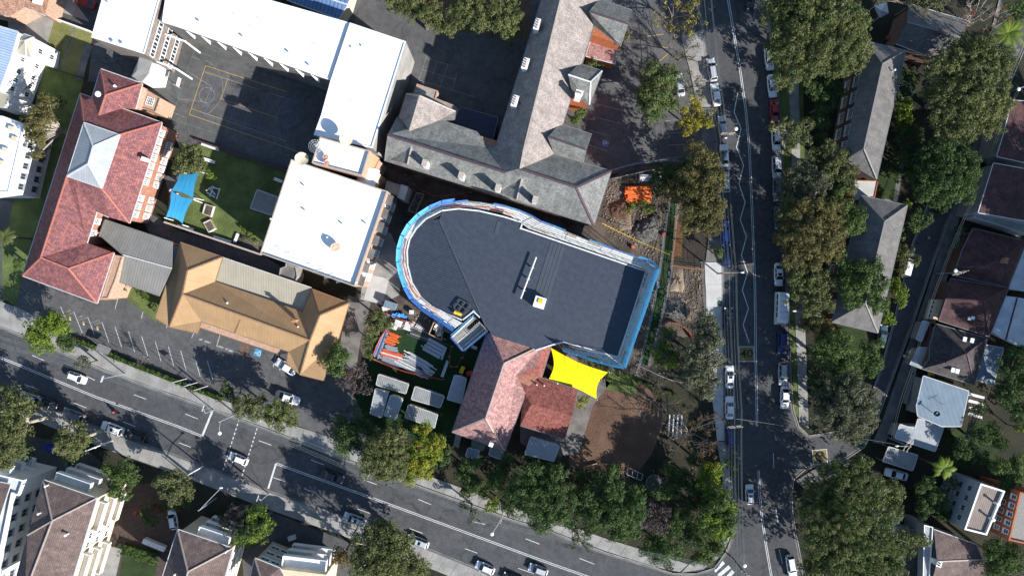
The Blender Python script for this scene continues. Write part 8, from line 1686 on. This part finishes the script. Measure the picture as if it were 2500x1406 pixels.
def wires(label, path, n, spread, zs, grp):
    """path: [(px,py,h)] pole tops; n strands fanned across"""
    W_ = [Vector(P(*p)) for p in path]
    for k in range(n):
        mb = MB(); pts = []
        for i in range(len(W_)-1):
            d = (W_[i+1]-W_[i]); n_ = Vector((-d.y, d.x, 0)).normalized()*((k-(n-1)/2)*spread)
            for j in range(9 if i == len(W_)-2 else 8): t = j/8; pts.append(W_[i]+d*t+n_+Vector((0, 0, zs*(k % 3)-.7*4*t*(1-t))))
        mb.tube(pts, .022, 3, cap=False); o = mb.build('overhead_wire', wire_m); setp(o, ('%s %s' % (ORD[k] if n > 1 else 'lone', label)), 'wire', grp)
wires('overhead wire counted across the left kerb of the right-hand street', [(1716, -60, 8.6), (1760, 315, 8.6), (1783, 665, 8.6), (1796, 1000, 8.6), (1802, 1352, 8.6), (1806, 1500, 8.6)], 7, .42, .35, 'power wires beside the right-hand street')
wires('overhead wire counted across the upper kerb of the main road', [(-80, 810, 9), (300, 925, 9), (560, 1015, 9), (888, 1150, 9), (1208, 1268, 9), (1500, 1345, 9), (1790, 1400, 9)], 6, .42, .35, 'power wires beside the main road')
wires('wire crossing the junction of the right-hand street', [(1796, 1022, 8.6), (1960, 1048, 8), (2190, 1085, 8)], 1, .3, 0, 'service wires')
wires('of two wires along the lane of cottages', [(2487, 218, 8.4), (2400, 440, 8.2), (2300, 668, 8.2), (2235, 880, 8.2), (2178, 1070, 8.2)], 2, .3, .1, 'lane wires')
# litter of leaves and stones, uncountable
def scatter(name, label, poly, n, size, m, z=.03, flatq=False):
    q = ppoly(poly); xs = [p[0] for p in q]; ys = [p[1] for p in q]; mb = MB(); k = 0
    while k < n:
        x, y = R.uniform(min(xs), max(xs)), R.uniform(min(ys), max(ys)); ins = False; j = len(q)-1
        for i in range(len(q)):
            if (q[i][1] > y) != (q[j][1] > y) and x < (q[j][0]-q[i][0])*(y-q[i][1])/(q[j][1]-q[i][1])+q[i][0]: ins = not ins
            j = i
        if not ins: continue
        k += 1; s = size*R.uniform(.4, 1.3); a = R.uniform(0, 3)
        if flatq: c_, s_ = math.cos(a)*s/2, math.sin(a)*s/2; mb.face([(x-c_, y-s_, z), (x+s_*.5, y-c_*.5, z+.01), (x+c_, y+s_, z+.02), (x-s_*.5, y+c_*.5, z+.01)])
        else: mb.box((x, y, z+s*.2), (s, s*R.uniform(.5, 1), s*.5), a, 0, R.uniform(-.3, .3), R.uniform(-.3, .3))
    o = mb.build(name, m); o['kind'] = 'stuff'; o['label'] = label
scatter('rubble', 'loose stones over the building site', [(1480, 440), (1620, 480), (1600, 640), (1470, 560)], 500, .28, dirt_pale)
scatter('rubble', 'loose stones along the trench', [(1630, 660), (1715, 660), (1700, 790), (1610, 780)], 350, .26, dirt_pale)
scatter('site_debris', 'scraps of timber in the deep shade by the slate building', [(960, 420), (1240, 490), (1180, 495), (1010, 510), (960, 600), (930, 500)], 90, .4, soil)
scatter('site_debris', 'scraps and offcuts on the site ground by the round scaffold', [(930, 735), (1040, 770), (1070, 800), (960, 800)], 40, .4, cap_grey)
scatter('leaf_litter', 'fallen leaves on the brown yard', [(1432, 940), (1560, 950), (1560, 1150), (1400, 1120)], 1400, .16, mulch, .03, True)
scatter('leaf_litter', 'fallen yellow leaves on the upper footpath', [(1665, 100), (1735, 180), (1735, 262), (1705, 262)], 120, .2, paint_y, .15, True)
for i, (cx_, cy_) in enumerate(((1500, 700),)): pass
print('leaves', NLEAF[0])
